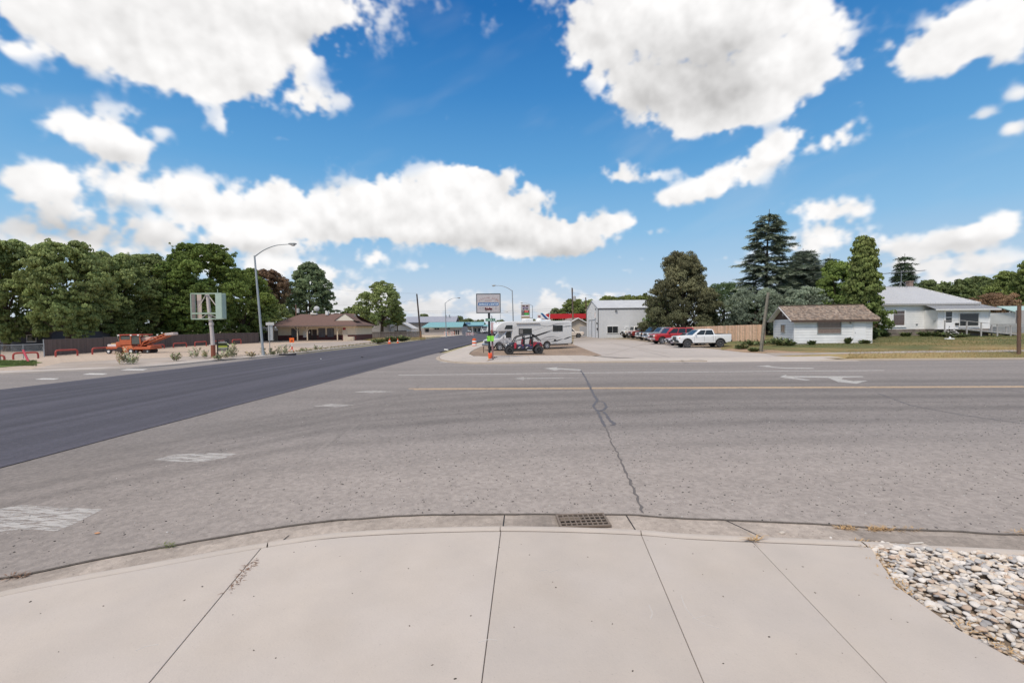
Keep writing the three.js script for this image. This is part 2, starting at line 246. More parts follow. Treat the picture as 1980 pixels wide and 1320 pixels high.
const steps = (...runs) => { const r = []; for (const [a, b, d] of runs) for (let x = a; x < b - 1e-6; x += d) r.push(x); r.push(runs[runs.length - 1][1]); return r; };
function patch(name, outline, lift, mat, cf = () => 1, cell = 1, yf = land, parent = scene) {   // an outline on the land, cut into cells so that it follows it
  const x0 = Math.floor(Math.min(...outline.map((p) => p[0])) / cell), x1 = Math.ceil(Math.max(...outline.map((p) => p[0])) / cell), z0 = Math.floor(Math.min(...outline.map((p) => p[1])) / cell), z1 = Math.ceil(Math.max(...outline.map((p) => p[1])) / cell);
  const cut = (pts, ax, lim, keepBelow) => { const out = []; for (let i = 0; i < pts.length; i++) { const a = pts[i], b = pts[(i + 1) % pts.length], ia = keepBelow ? a[ax] <= lim : a[ax] >= lim, ib = keepBelow ? b[ax] <= lim : b[ax] >= lim; if (ia) out.push(a); if (ia !== ib) { const t = (lim - a[ax]) / (b[ax] - a[ax]); out.push([lerp(a[0], b[0], t), lerp(a[1], b[1], t)]); } } return out; };
  const pos = [], col = [], uv = [];
  for (let i = x0; i < x1; i++) {
    const strip = cut(cut(outline, 0, i * cell, false), 0, (i + 1) * cell, true); if (strip.length < 3) continue;
    for (let j = z0; j < z1; j++) {
      const c = cut(cut(strip, 1, j * cell, false), 1, (j + 1) * cell, true); if (c.length < 3) continue;
      const v = c.map(([x, z]) => new THREE.Vector2(x, z)); if (Math.abs(THREE.ShapeUtils.area(v)) < 1e-5) continue;
      if (THREE.ShapeUtils.isClockWise(v)) v.reverse();
      for (const t of THREE.ShapeUtils.triangulateShape(v, [])) for (const k of t) { const { x, y: z } = v[k], cc = cf(x, z); pos.push(x, yf(x, z) + lift, -z); uv.push(x, z); col.push(...(Array.isArray(cc) ? cc : [cc, cc, cc])); }
    }
  }
  const g = new THREE.BufferGeometry(); g.setAttribute('position', new THREE.BufferAttribute(new Float32Array(pos), 3)); g.setAttribute('color', new THREE.BufferAttribute(new Float32Array(col), 3)); g.setAttribute('uv', new THREE.BufferAttribute(new Float32Array(uv), 2)); g.computeVertexNormals();
  const nn = g.attributes.normal; for (let i = 0; i < nn.count; i++) if (nn.getY(i) < 0) nn.setXYZ(i, -nn.getX(i), -nn.getY(i), -nn.getZ(i));
  return mesh(name, g, mat, parent, true);
}
const px = (list, h) => list.map(([x, y]) => { const g = G(x, y, h); return [g.x, g.z]; });
const speck = (x, z, s = 1) => n2(x * s, z * s, 4, 2);

// the one large ground sheet
structure(columns('ground', [-4000, -1500, -600, -300, -150, -80, -40, 0, 40, 80, 150, 300, 600, 1500, 4000], () => -400, () => 5000, 60, () => -0.07, (x, z) => { const k = 0.8 + 0.5 * n2(x * 0.01, z * 0.01, 3); return [k * 0.9, k, k * 0.75]; }, mSoil, 2));

// kerb line in front of the camera
const kerbFront = px([[0, 1140], [330, 1078], [540, 1041.7], [660, 1026], [967, 1014.3], [1230, 1021], [1320, 1028], [1640, 1041.7], [1800, 1051], [1980, 1060]], 0.12);
const kerbLine = [[-9.6, -12], [-8.9, -4], [-8.0, 0.0], [-6.7, 2.6], ...kerbFront, [8.5, 4.2], [16, 3.5], [40, 2.2]].map(([x, z]) => P(x, z));
const kerbCurve = new THREE.CatmullRomCurve3(kerbLine, false, 'centripetal');
const roadEdge = [[-9.9, -14], [-9.2, -7], [-8.3, 0.4], [-7.1, 2.7], [-6.1, 4.0], ...px([[0, 1117], [330, 1053], [560, 1015], [660, 1003], [820, 993], [967, 992], [1215, 994], [1320, 1000.5], [1600, 1013], [1760, 1023], [1980, 1032]], 0), [8.5, 4.95], [16, 4.2], [40, 2.9], [90, 0.5]];
const rag = (x) => 0.03 * (n2(x * 3, 1, 3, 5) - 0.5) * 2 + 0.012 * (n2(x * 14, 2, 2, 6) - 0.5);
const nearEdge = (x) => along(roadEdge, x) + rag(x);
const sweep = [[-30, 2], [-8, 7.6], [-4.5, 11.9], [0, 13.4], [6, 14.2], [40, 13.4]];
const roadTone = (x, z) => {
  let k = 0.94 + 0.30 * (n2(x * 0.16, z * 0.9, 4, 4) - 0.5) + 0.12 * (n2(x * 1.7, z * 3.5, 3, 8) - 0.5);
  for (const [o, w, d] of [[-2.3, 0.34, 0.20], [-0.5, 0.40, 0.26], [0.5, 0.12, 0.18], [1.6, 0.5, 0.22], [3.3, 0.6, 0.22], [4.6, 0.2, 0.18], [-4.2, 0.3, 0.08], [5.8, 0.5, 0.16]]) { const q = (z - along(sweep, x) - o * (0.6 + 0.4 * sstep(x, -12, 0))) / w; k *= 1 - d * (0.4 + n2(x * 0.5, o, 2) * 1.2) * Math.exp(-q * q); }
  for (const zc of [20.9, 22.8, 27.4, 29.2, 16.6]) { const q = (z - zc + 0.045 * x) / 0.55; k *= 1 - 0.06 * Math.exp(-q * q); }
  k *= 1 + 0.26 * sstep(z, 14, 7) * sstep(x, -9, -1) + 0.04 * sstep(z, 15, 30) - 0.10 * sstep(z, 10.5, 13) * sstep(z, 21, 17) - 0.10 * sstep(z, 17, 19.5) * sstep(z, 24.5, 21) * sstep(x, -8, 2);
  const w = sstep(z, 12, 7); return [k * (1 + 0.02 * w), k, k * (1 + 0.03 * (1 - w))];
};
const road = structure(columns('main_road', steps([-50, -26, 1.2], [-26, -10, 0.35], [-10, 12, 0.14], [12, 36, 0.4], [36, 90, 2]), nearEdge, (x) => (x < -4 ? 46 : kerbR(x) + 0.1), 150, () => 0, roadTone, mAsphalt, 1.35));
{ // broken edge of the asphalt above the gutter
  const pts = []; for (let x = -9.8; x < 20; x += 0.06) pts.push([x, nearEdge(x)]);
  const rings = pts.map(([x, z]) => [P(x, z + 0.01, 0.001), P(x, z - 0.012, -0.008), P(x, z - 0.005, -0.04)]), list = [];
  for (let i = 1; i < rings.length; i++) for (let k = 0; k < 2; k++) list.push(quad(rings[i - 1][k], rings[i][k], rings[i][k + 1], rings[i - 1][k + 1]));
  mesh('asphalt_edge', list, std([0.15, 0.13, 0.115], { map: grainTex, roughness: 1 }), road);
}
structure(columns('side_road', steps([0, 1, 1 / 60]), () => -40, () => 420, 260, () => 0, () => 1, mNewAsphalt)).traverse((o) => {
  const p = o.geometry.attributes.position, c = o.geometry.attributes.color, uv = o.geometry.attributes.uv;
  for (let i = 0; i < p.count; i++) {
    const t = p.getX(i), z = -40 + 460 * Math.pow((-p.getZ(i) + 40) / 460, 1.6), x = lerp(sideL(z), sideR(z) + 0.22 * (n2(1, z * 0.6, 4) - 0.5), t);
    p.setXYZ(i, x, 0.014, -z); uv.setXY(i, x, z);
    const k = 0.95 + 0.95 * (n2(t * 30, z * 0.03, 4, 12) - 0.5) + 0.22 * (n2(x * 0.4, z * 0.4, 3, 14) - 0.5) - 0.12 * Math.exp(-(((t - 0.10) / 0.008) ** 2)); c.setXYZ(i, k, k, k);
  }
  o.geometry.computeVertexNormals();
});

// worn paint and seams on the old road
const wornAlpha = (cut, sx, sz, seed) => { const t = tex(256, 1, (u, v) => sstep(pf(u, v, 16, 4, seed) + 0.15 * (pn(u, v, 64, seed + 9) - 0.5), cut - 0.06, cut + 0.06), false); t.repeat.set(sx, sz); return t; };
const mLine = std([0.66, 0.64, 0.61], { opacity: 0.85, alphaMap: wornAlpha(0.30, 0.5, 1.4, 61), transparent: true, roughness: 0.9 });
const mFaded = std([0.66, 0.63, 0.60], { opacity: 0.6, alphaMap: wornAlpha(0.46, 0.5, 4.5, 63), transparent: true, roughness: 0.9 });
const mArrow = mLine.clone(); mArrow.opacity = 0.6;
const mYellow = std([0.68, 0.48, 0.30], { alphaMap: wornAlpha(0.28, 0.4, 1.4, 65), opacity: 0.9, transparent: true, roughness: 0.9 });
const mSeal = std([0.105, 0.10, 0.11], { roughness: 0.7 });
function strip(name, pts, w, mat, y = 0.004, wob = 0) {
  const r = rng(pts.length * 7 + Math.round(w * 100)), fine = [];
  pts.forEach((p, i) => { if (!i) return fine.push(p); const q = pts[i - 1], n = Math.max(1, Math.ceil(Math.hypot(p[0] - q[0], p[1] - q[1]) / (wob ? 0.12 : 1.5))); for (let k = 1; k <= n; k++) fine.push([lerp(q[0], p[0], k / n) + (k < n ? (r() - 0.5) * wob : 0), lerp(q[1], p[1], k / n) + (k < n ? (r() - 0.5) * wob : 0)]); });
  const list = [], e = fine.map((p, i) => { const a = fine[Math.max(0, i - 1)], b = fine[Math.min(fine.length - 1, i + 1)], l = Math.hypot(b[0] - a[0], b[1] - a[1]) || 1, ww = w * (wob ? 0.55 + 0.9 * r() : 1) / 2, nx = -(b[1] - a[1]) / l * ww, nz = (b[0] - a[0]) / l * ww; return [P(p[0] + nx, p[1] + nz, y), P(p[0] - nx, p[1] - nz, y)]; });
  for (let i = 1; i < e.length; i++) list.push(quad(e[i - 1][1], e[i][1], e[i][0], e[i - 1][0]));
  return mesh(name, list, mat, road);
}
function mark(name, pix, mat, y = 0.005) { const g = new THREE.ShapeGeometry(poly(px(pix, 0))); g.rotateX(-Math.PI / 2).translate(0, y, 0); return mesh(name, g, mat, road); }
strip('white_line', px([[770, 725.2], [1200, 720], [1710, 716]], 0), 0.16, mLine);
strip('yellow_line', px([[800, 753], [1200, 751], [1980, 748.4], [2300, 747.5]], 0), 0.14, mYellow);
strip('yellow_line', px([[790, 751.4], [1200, 749.4], [1980, 746.8], [2300, 745.9]], 0), 0.14, mYellow);
strip('white_line', px([[850, 700.6], [892, 700]], 0), 0.3, mLine);
strip('white_line', px([[802, 715.3], [850, 714.3]], 0), 0.12, mFaded);
strip('white_line', px([[1010, 731.5], [1120, 730.5]], 0), 0.2, mFaded);
strip('white_line', px([[1130, 714.5], [1385, 714.6]], 0), 0.06, mFaded);
const r3 = (l) => l.map(([x, y]) => [1320 + x / 3, 660 + y / 3]), r2 = (l) => l.map(([x, y]) => [660 + x / 3, 660 + y / 3]);
mark('turn_arrow', r3([[565, 206], [602, 192], [604, 201], [1045, 202], [1052, 207], [930, 210], [925, 220], [990, 230], [1078, 228], [1010, 245], [905, 236], [845, 211], [640, 209], [745, 224], [715, 226], [600, 213]]), mArrow);
mark('turn_arrow', r3([[430, 144], [500, 139], [520, 146], [600, 153], [762, 154], [762, 159], [600, 158], [500, 149]]), mArrow);
mark('turn_arrow', r2([[1175, 156], [1255, 149], [1250, 155], [1390, 163], [1390, 169], [1270, 163], [1240, 168]]), mArrow);
mark('turn_arrow', r2([[1000, 215], [1060, 205], [1060, 212], [1290, 210], [1290, 215], [1060, 218], [1060, 226]]), mFaded);
mark('crossing_bar', [[-40, 990], [40, 977], [130, 982], [197, 985], [150, 1010], [106, 1028], [60, 1023], [-40, 1032]], mFaded);
mark('crossing_bar', [[296, 889], [335, 879], [400, 876], [458, 877], [430, 887], [380, 894], [330, 892]], mFaded);
mark('crossing_bar', [[606, 785], [640, 781], [686, 783], [650, 787]], mFaded);
mark('crossing_bar', [[680, 758], [720, 755], [765, 757], [720, 760]], mFaded);
for (const [a, b, y] of [[66, 114, 732.5], [158, 208, 723], [232, 285, 714.5]]) mark('crossing_bar', [[a, y + 1.2], [a + 14, y - 1.4], [b, y - 1], [b - 10, y + 1.4]], mLine);
strip('sealed_crack', px([[1122, 715], [1131, 728], [1140, 745], [1148, 762], [1155, 775]], 0), 0.09, mSeal, 0.004, 0.05);
strip('sealed_crack', px([[1155, 775], [1147, 784], [1157, 797], [1163, 812], [1170, 825]], 0), 0.08, mSeal, 0.0045, 0.03);
strip('sealed_crack', px([[1156, 775], [1168, 778], [1173, 787], [1166, 793], [1157, 794.5]], 0), 0.07, mSeal, 0.005, 0.02);
strip('sealed_crack', px([[1159, 795], [1168, 796], [1178, 810], [1189, 821], [1181, 822]], 0), 0.08, mSeal, 0.0055, 0.03);
strip('crack', px([[1170, 825], [1180, 847], [1186, 862], [1193, 873], [1201, 892], [1210, 913], [1219, 932], [1227, 950], [1236, 974], [1243, 991]], 0), 0.034, std([0.13, 0.115, 0.11]), 0.004, 0.05);
strip('crack', px([[1697, 760], [1733, 773], [1763, 784], [1815, 794], [1867, 803], [1980, 819], [2100, 838]], 0), 0.035, mSeal, 0.004, 0.04);
strip('crack', px([[1920, 751], [1950, 755], [1990, 759]], 0), 0.05, mSeal, 0.0048, 0.04);
strip('scrape', px([[1197, 876], [1240, 876.5], [1290, 880]], 0), 0.02, mFaded, 0.004, 0.01);
strip('scrape', px([[1216, 914], [1242, 916]], 0), 0.025, mFaded, 0.004, 0.01);

// gutter, kerb and pavement at the corner where the camera stands
const ribbon = (pts, prof, yBase = 0) => {   // profile [side offset (+ = to the left of travel), height] carried along world points
  const e = pts.map((p, i) => { const a = pts[Math.max(0, i - 1)], b = pts[Math.min(pts.length - 1, i + 1)], t = b.clone().sub(a).setY(0).normalize(), n = V(t.z, 0, -t.x); return prof.map(([o, y]) => p.clone().addScaledVector(n, o).setY(y + yBase + p.y)); });
  const list = []; for (let i = 1; i < e.length; i++) for (let k = 0; k < prof.length - 1; k++) list.push(quad(e[i - 1][k], e[i][k], e[i][k + 1], e[i - 1][k + 1])); return toCreasedNormals(join(list), 0.9);
};
const kerbPts = kerbCurve.getSpacedPoints(900), kTop = 0.12;
const jointX = [-8.4, -5.6, -2.77, -0.16, 1.48, 3.80, 6.9, 10, 14];
const kerb = structure(mesh('kerb', ribbon(kerbPts.filter((p) => p.x > 14), [[0.02, -0.05], [0, 0.08], [-0.04, kTop], [-0.16, kTop], [-0.16, -0.02]]), mPave, scene));
const kerbAt = (() => { const N = 4000, t = []; for (let i = 0; i <= N; i++) { const u = i / N, p = kerbCurve.getPoint(u); t.push([p.x, u]); } return (x) => along(t, x); })();
for (let i = 1; i < jointX.length; i++) { const u0 = kerbAt(jointX[i - 1] + 0.008), u1 = kerbAt(jointX[i] - 0.008), n = Math.max(8, Math.round((jointX[i] - jointX[i - 1]) / 0.12)); mesh('kerb_stone', ribbon(spread2(n, (k) => kerbCurve.getPoint(lerp(u0, u1, k / n))), [[0.02, -0.05], [0.004, 0.07], [-0.008, 0.098], [-0.03, 0.115], [-0.05, kTop], [-0.138, kTop], [-0.148, kTop - 0.012], [-0.15, -0.02]]), mPave, kerb); }
const gutter = structure(mesh('gutter', (() => { const list = [], gp = kerbCurve.getSpacedPoints(500).filter((p) => p.x < 30); for (let i = 1; i < gp.length; i++) { const [a, b] = [gp[i - 1], gp[i]], za = nearEdge(a.x) + 0.06, zb = nearEdge(b.x) + 0.06; for (let k = 0; k < 4; k++) { const f = (p, z, t) => P(p.x, lerp(-p.z - 0.03, z, t), lerp(-0.007 - 0.018 * n2(p.x * 1.7, 3, 3, 4) - 0.016 * sstep(p.x, 0.6, -1.5), -0.018, t)); const q = quad(f(a, za, k / 4), f(b, zb, k / 4), f(b, zb, (k + 1) / 4), f(a, za, (k + 1) / 4)); const s = 0.92 + 0.5 * (speck(a.x, k * 0.3, 2.2) - 0.5) - (k === 0 ? 0.1 : 0) - 0.35 * Math.exp(-(((a.x - 0.35) / 0.28) ** 2)) - (a.x > 4 ? 0.16 : 0); list.push(tint(q, s, s * 0.97, s * 0.94)); } } return list; })(), mGutter, scene));
for (const [x, dx] of [[-2.78, 0.03], [-0.145, 0.02], [1.5, -0.01], [3.05, -0.32]]) { const z0 = -kerbPts.reduce((b, p) => (Math.abs(p.x - x) < Math.abs(b.x - x) ? p : b)).z, z1 = nearEdge(x + dx) - 0.01; const y1 = -0.003 - 0.018 * n2(x * 1.7, 3, 3, 4) - 0.016 * sstep(x, 0.6, -1.5); mesh('joint', quad(P(x - 0.008, z0, -0.0145), P(x + 0.008, z0, -0.0145), P(x + dx + 0.008, z1, y1), P(x + dx - 0.008, z1, y1)), M.dark, gutter); }
structure(patch('bedding_soil', [[-12, -14], [3.4, -14], [3.4, 4.0], ...[...kerbPts].filter((p) => p.x < 3.74 && p.x > -9.5 && p.z < 12).reverse().map((p) => [p.x, -p.z - 0.12])], 0, std([0.10, 0.075, 0.055], { map: soilTex, vertexColors: true }), (x) => 1, 2, () => 0.107));
const toneCache = [0.97, 1.0, 1.03, 0.985, 1.015].map((k, i) => { const m = mPave.clone(); m.color.multiplyScalar(k); m.map = paveTex.clone(); m.map.offset.set(i * 0.37, i * 0.61); m.map.needsUpdate = true; return m; }), slabTone = (n) => toneCache[(n * 3 + 1) % 5];
function slabs(parent, outlines, top, thick, mat, gap = 0.006, bevel = 0.006) {   // flags lying on the ground, a joint's width apart
  for (const o of outlines) {
    const c = o.reduce((s, p) => [s[0] + p[0] / o.length, s[1] + p[1] / o.length], [0, 0]), mat2 = mat === mPave ? slabTone(parent.children.length) : mat, inset = o.map(([x, z]) => { const l = Math.hypot(c[0] - x, c[1] - z) || 1; return [x + (c[0] - x) / l * gap, z + (c[1] - z) / l * gap]; });
    const s = poly(inset), g = new THREE.ExtrudeGeometry(s, { depth: thick - bevel, bevelEnabled: true, bevelSize: bevel, bevelThickness: bevel, bevelOffset: -bevel, bevelSegments: 2, steps: 1 }); g.rotateX(-Math.PI / 2).translate(0, top - thick, 0); mesh('slab', g, mat2, parent);
  }
}
const backOf = (x) => { const p = kerbPts.reduce((b, q) => (Math.abs(q.x - x) < Math.abs(b.x - x) && q.z < 20 ? q : b)); return [p.x, -p.z - 0.178]; };
const walk = structure(mesh('pavement', box(0.5, 0.04, 0.5, 0, 0.02, 3), mPave, scene));
{
  const jl = (x) => [x, backOf(x)[1]], J = [[[-8.3, -3.0], [-4.2, -3.0]], null];
  const tops = [-7.6, -5.4, -2.775, -0.16, 1.465, 2.60, 3.80], ends = [[-9, -6], [-5.2, -3], [-1.6, -3], [-0.42, -3], [0.72, -3], [2.0, -3], [3.55, 3.1]];
  for (let i = 1; i < tops.length; i++) {
    const arc = []; for (let k = 0; k <= 10; k++) arc.push(backOf(lerp(tops[i - 1], tops[i], k / 10)));
    const right = i === 6 ? [[3.46, 4.15], [3.44, 3.55], [3.6, 2.9], [4.0, 2.1], [4.6, 1.2], [5.2, -3]] : [ends[i]], left = [ends[i - 1]];
    slabs(walk, [[...arc, ...right, ...left]], kTop, 0.1, mPave);
  }
  const mScr = std([0.74, 0.70, 0.66], { opacity: 0.45, transparent: true });
  for (const l of [[[1042, 1104], [1056, 1102], [1064, 1106], [1082, 1101]], [[1318, 1150], [1328, 1178], [1344, 1196], [1362, 1206], [1392, 1216]], [[1340, 1196], [1366, 1190]], [[1255, 1170], [1262, 1186], [1258, 1196]], [[925, 1242], [945, 1236], [962, 1238]], [[262, 1258], [280, 1250], [305, 1246]]]) { const m = strip('scratch', px(l, kTop), 0.008, mScr, kTop + 0.0015, 0.02); walk.add(m); }
}

// river stones beside the pavement
const stoneBed = structure(patch('stone_bed', [[3.82, 5.16], [3.48, 4.15], [3.46, 3.55], [3.62, 2.9], [4.02, 2.1], [4.62, 1.2], [12, 1.2], [12, 3.6], [8, 4.1], [5.6, 4.74]], 0, std([0.30, 0.235, 0.18], { map: soilTex, vertexColors: true }), () => 1, 1, () => 0.078));
{
  const r = rng(71), kinds = [];
  for (let k = 0; k < 6; k++) { const g = new THREE.IcosahedronGeometry(1, 1), p = g.attributes.position, a = 0.75 + r() * 0.5, b = 0.36 + r() * 0.2; for (let i = 0; i < p.count; i++) { const x = p.getX(i), y = p.getY(i), z = p.getZ(i), w = 1 + 0.24 * (vnoise3(x * 1.3 + k * 9, y * 1.3, z * 1.3) - 0.5); p.setXYZ(i, x * w * a, y * w * b, z * w); } g.computeVertexNormals(); kinds.push(toCreasedNormals(g, 1.2)); }
  const tones = [[0.74, 0.67, 0.60], [0.66, 0.60, 0.54], [0.68, 0.57, 0.46], [0.78, 0.72, 0.66], [0.58, 0.49, 0.40], [0.50, 0.47, 0.45], [0.50, 0.48, 0.46], [0.70, 0.60, 0.50], [0.38, 0.36, 0.35], [0.56, 0.42, 0.32]], mats = tones.map((t) => std(t.map((v) => v * 0.9), { roughness: 0.75, map: rep(wearTex, 0.4) }));
  const edge = (z) => along([[1.2, 4.62], [2.1, 4.02], [2.9, 3.62], [3.55, 3.46], [4.15, 3.48], [5.16, 3.82]], z), far = (x) => along([[3.8, 5.14], [5.6, 4.70], [8, 4.06], [12, 3.5]], x);
  const all = [];
  for (let i = 0; i < 24000 && all.length < 6500; i++) {
    const z = 1.6 + r() * 3.6, x = 3.4 + r() * 3.6, s = 0.021 + 0.026 * r() * r() + (r() < 0.06 ? 0.014 : 0); if (x < edge(z) + 0.03 || z > far(x) - 0.02 - s || z < 1.6) continue;
    const near = Math.min(x - edge(z), far(x) - z); all.push({ x, z, s, y: 0.084 + 0.055 * r() * sstep(near, 0, 0.25), d: Math.hypot(x, z) });
  }
  all.sort((a, b) => a.d - b.d);
  const seen = all.filter((o) => { const v = V(o.x, o.y, -o.z).applyMatrix4(camera.matrixWorldInverse.copy(new THREE.Matrix4().makeRotationFromEuler(camera.rotation).setPosition(camera.position)).invert()); return v.x / -v.z < 1.12 && v.y / -v.z > -0.75; });
  const own = new Set(seen.slice(0, 300)), q = new THREE.Quaternion(), m4 = new THREE.Matrix4(), rest = kinds.map(() => []);
  for (const o of all) {
    const k = Math.floor(r() * kinds.length), t = Math.floor(Math.pow(r(), 1.25) * tones.length); q.setFromEuler(new THREE.Euler((r() - 0.5) * 0.9, r() * 6.3, (r() - 0.5) * 0.9)); m4.compose(V(o.x, o.y, -o.z), q, V(o.s, o.s, o.s));
    if (own.has(o)) { const s = new THREE.Mesh(kinds[k], mats[t]); s.name = 'stone'; s.applyMatrix4(m4); s.castShadow = s.receiveShadow = true; stoneBed.add(s); } else rest[k].push([m4.clone(), tones[t]]);
  }
  const mixed = [kinds[0]], pool = rest.flat(), im = new THREE.InstancedMesh(mixed[0], std([1, 1, 1], { roughness: 0.75 }), pool.length); pool.forEach(([m, t], i) => { im.setMatrixAt(i, m); im.setColorAt(i, C(...t.map((v) => v * 0.9))); });
  im.name = 'stones'; tag(im, null, null, null, 'stuff'); im.castShadow = im.receiveShadow = true; stoneBed.add(im);
}

// grit on the worn lane next to the kerb
{
  const r = rng(5), g = new THREE.IcosahedronGeometry(1, 0).scale(1, 0.6, 1), N = 5200, im = new THREE.InstancedMesh(g, std([1, 1, 1], { roughness: 1 }), N), m = new THREE.Matrix4(), q = new THREE.Quaternion();
  for (let i = 0; i < N; i++) { let x, z; do { x = -7 + r() * 22; z = 4.2 + 11 * Math.pow(r(), 1.3); } while (z < nearEdge(x) + 0.02 || (x < -3 && r() < 0.6)); const s = 0.005 + 0.010 * r() * r(), k = r() < 0.82 ? 0.035 + 0.05 * r() : 0.35 + 0.2 * r(); q.setFromEuler(new THREE.Euler(0, r() * 6, 0)); im.setMatrixAt(i, m.compose(V(x, 0.002, -z), q, V(s, s, s * (1 + r())))); im.setColorAt(i, C(k, k * 0.95, k * 0.9)); }
  im.name = 'grit'; im.castShadow = true; scene.add(im); tag(im, 'dark grit and pebbles strewn over the worn grey lane', 'grit', null, 'stuff');
  const W = 330, iw = new THREE.InstancedMesh(g, std([1, 1, 1], { roughness: 1 }), W), pl = (x, z) => x > -8 && z > 0;
  for (let i = 0; i < W; i++) { const onWalk = r() < 0.35; let x, z, y; do { x = -6 + r() * 12; if (onWalk) { z = 1.6 + r() * 3.5; y = 0.121; } else { const b = backOf(x); z = b[1] + 0.17 + 0.3 * Math.pow(r(), 1.5); y = -0.026; } } while (onWalk && (z > backOf(x)[1] - 0.05 || x > 3.3)); const s = 0.004 + 0.007 * r() * r(), k = 0.05 + 0.2 * r() * r(); q.setFromEuler(new THREE.Euler(0, r() * 6, 0)); iw.setMatrixAt(i, m.compose(V(x, y, -z), q, V(s, s * 0.7, s * (1 + r())))); iw.setColorAt(i, C(k, k * 0.85, k * 0.7)); }
  iw.name = 'debris'; iw.castShadow = true; scene.add(iw); tag(iw, 'small brown debris lying on the pavement and in the gutter', 'debris', null, 'stuff');
}
// dead twigs caught in the pavement joint, straw tufts along the gutter
function straw(name, label, cat, x, z, y, n, spread, h, mat, seed, flatness = 0.5, elong = [1, 0]) {
  const r = rng(seed), list = [];
  for (let i = 0; i < n; i++) { const t = (r() - 0.5) * 2, a = r() * 6.28, o = V(elong[0] * t * spread + (r() - 0.5) * spread * 0.25, 0, elong[1] * t * spread + (r() - 0.5) * spread * 0.25), l = h * (0.5 + r()), tip = o.clone().add(V(Math.cos(a) * l * flatness * (0.4 + r()), l * (1 - flatness * 0.7) * (0.4 + 0.6 * r()), Math.sin(a) * l * flatness * (0.4 + r()))); const w = 0.0025 + 0.003 * r(), s = V(-Math.sin(a) * w, 0, Math.cos(a) * w), mid = o.clone().lerp(tip, 0.5).add(V(0, l * 0.12, 0)); list.push(quad(o.clone().sub(s), o.clone().add(s), mid.clone().add(s), mid.clone().sub(s)), quad(mid.clone().sub(s), mid.clone().add(s), tip.clone().addScaledVector(s, 0.2), tip.clone().addScaledVector(s, -0.2))); }
  const m = mesh(name, list, mat, scene); m.position.set(x, y, -z); return tag(m, label, cat, null, 'stuff');
}
const mStraw = std([0.50, 0.33, 0.17], { roughness: 1 }), mTwig = std([0.23, 0.135, 0.09], { roughness: 1 }), mWeed = std([0.16, 0.19, 0.06], { roughness: 1 });
{
  const a = G(470, 1140, 0.12), b = G(340, 1300, 0.12);
  straw('dead_twigs', 'reddish brown dead twigs lodged in the left pavement joint', 'twigs', -2.645, 4.45, 0.112, 90, 0.30, 0.05, mTwig, 3, 0.97, [-0.14, -0.99]);
  straw('joint_moss', 'thin brown moss filling the lower end of the left joint', 'moss', -2.55, 3.65, 0.108, 260, 0.60, 0.022, mTwig, 4, 0.9, [-0.14, -0.99]);
  const t = (i, p, l, m = mStraw, n = 90, s = 0.1) => { const g = G(...p, 0); straw('straw_tuft', l, 'dry grass', g.x, g.z, -0.03, n, s, 0.09, m, 20 + i, 0.75); };
  t(1, [1640, 1020], 'smallest straw coloured tuft at the gutter edge left of the others'); t(2, [1702, 1022], 'largest straw coloured tuft in the gutter above the river stones', mStraw, 170, 0.14); t(3, [1752, 1022], 'thin straw coloured tuft trailing right along the gutter seam', mStraw, 60, 0.12); t(4, [1972, 1028], 'straw coloured tuft in the gutter at the far right');
  t(5, [322, 1054], 'green weed tuft growing in the seam of the curved gutter', mWeed, 70, 0.07); t(6, [32, 1113], 'brown dead leaves in the gutter seam at the left', mTwig, 60, 0.08);
  straw('dry_stalks', 'pale dry stalks lying on the kerb joint near the middle slab', 'dry grass', G(1460, 1045, 0.12).x, G(1460, 1045, 0.12).z, 0.123, 26, 0.07, 0.12, mStraw, 33, 0.98);
  straw('straw_fringe', 'straw litter along the edge between pavement and river stones', 'dry grass', 3.62, 4.5, 0.10, 200, 0.62, 0.06, mStraw, 35, 0.85, [0.34, -0.94]);
  straw('straw_fringe', 'second patch of straw litter lower down the stone edge', 'dry grass', 3.62, 3.15, 0.11, 160, 0.5, 0.06, mStraw, 36, 0.85, [0.2, 0.97]);
  const stick = (p, l, w, tone, label, a, name, cat, h = 0) => { const g = G(...p, h), m = mesh(name, rbox(l, w, w * 1.3, 0, w / 2, 0, w * 0.4), std(tone), scene); m.position.set(g.x, h === 0 ? -0.026 : h, -g.z); m.rotation.y = a; tag(m, label, cat); };
  stick([1773, 1047], 0.17, 0.016, [0.62, 0.58, 0.53], 'bleached broken stick lying in the gutter by the stones', 0.1, 'broken_stick', 'stick');
  stick([1513, 1029], 0.07, 0.035, [0.52, 0.46, 0.40], 'pale lump of stone in the gutter right of the drain', 0.4, 'gutter_stone', 'stone');
  stick([1607, 1037], 0.04, 0.02, [0.66, 0.62, 0.58], 'small white chip in the gutter near the last kerb joint', 0.9, 'gutter_stone', 'stone');
  const lf = G(187, 1032, 0), leaf = mesh('fallen_leaf', mv(slab([[-0.035, 0], [-0.01, 0.018], [0.02, 0.014], [0.04, 0], [0.015, -0.016], [-0.015, -0.014]], 0.003), 0, 0, 0, -1.4, 0, 0), std([0.50, 0.25, 0.13]), scene); leaf.position.set(lf.x, 0.012, -lf.z); tag(leaf, 'single curled orange leaf on the asphalt at left', 'leaf');
}
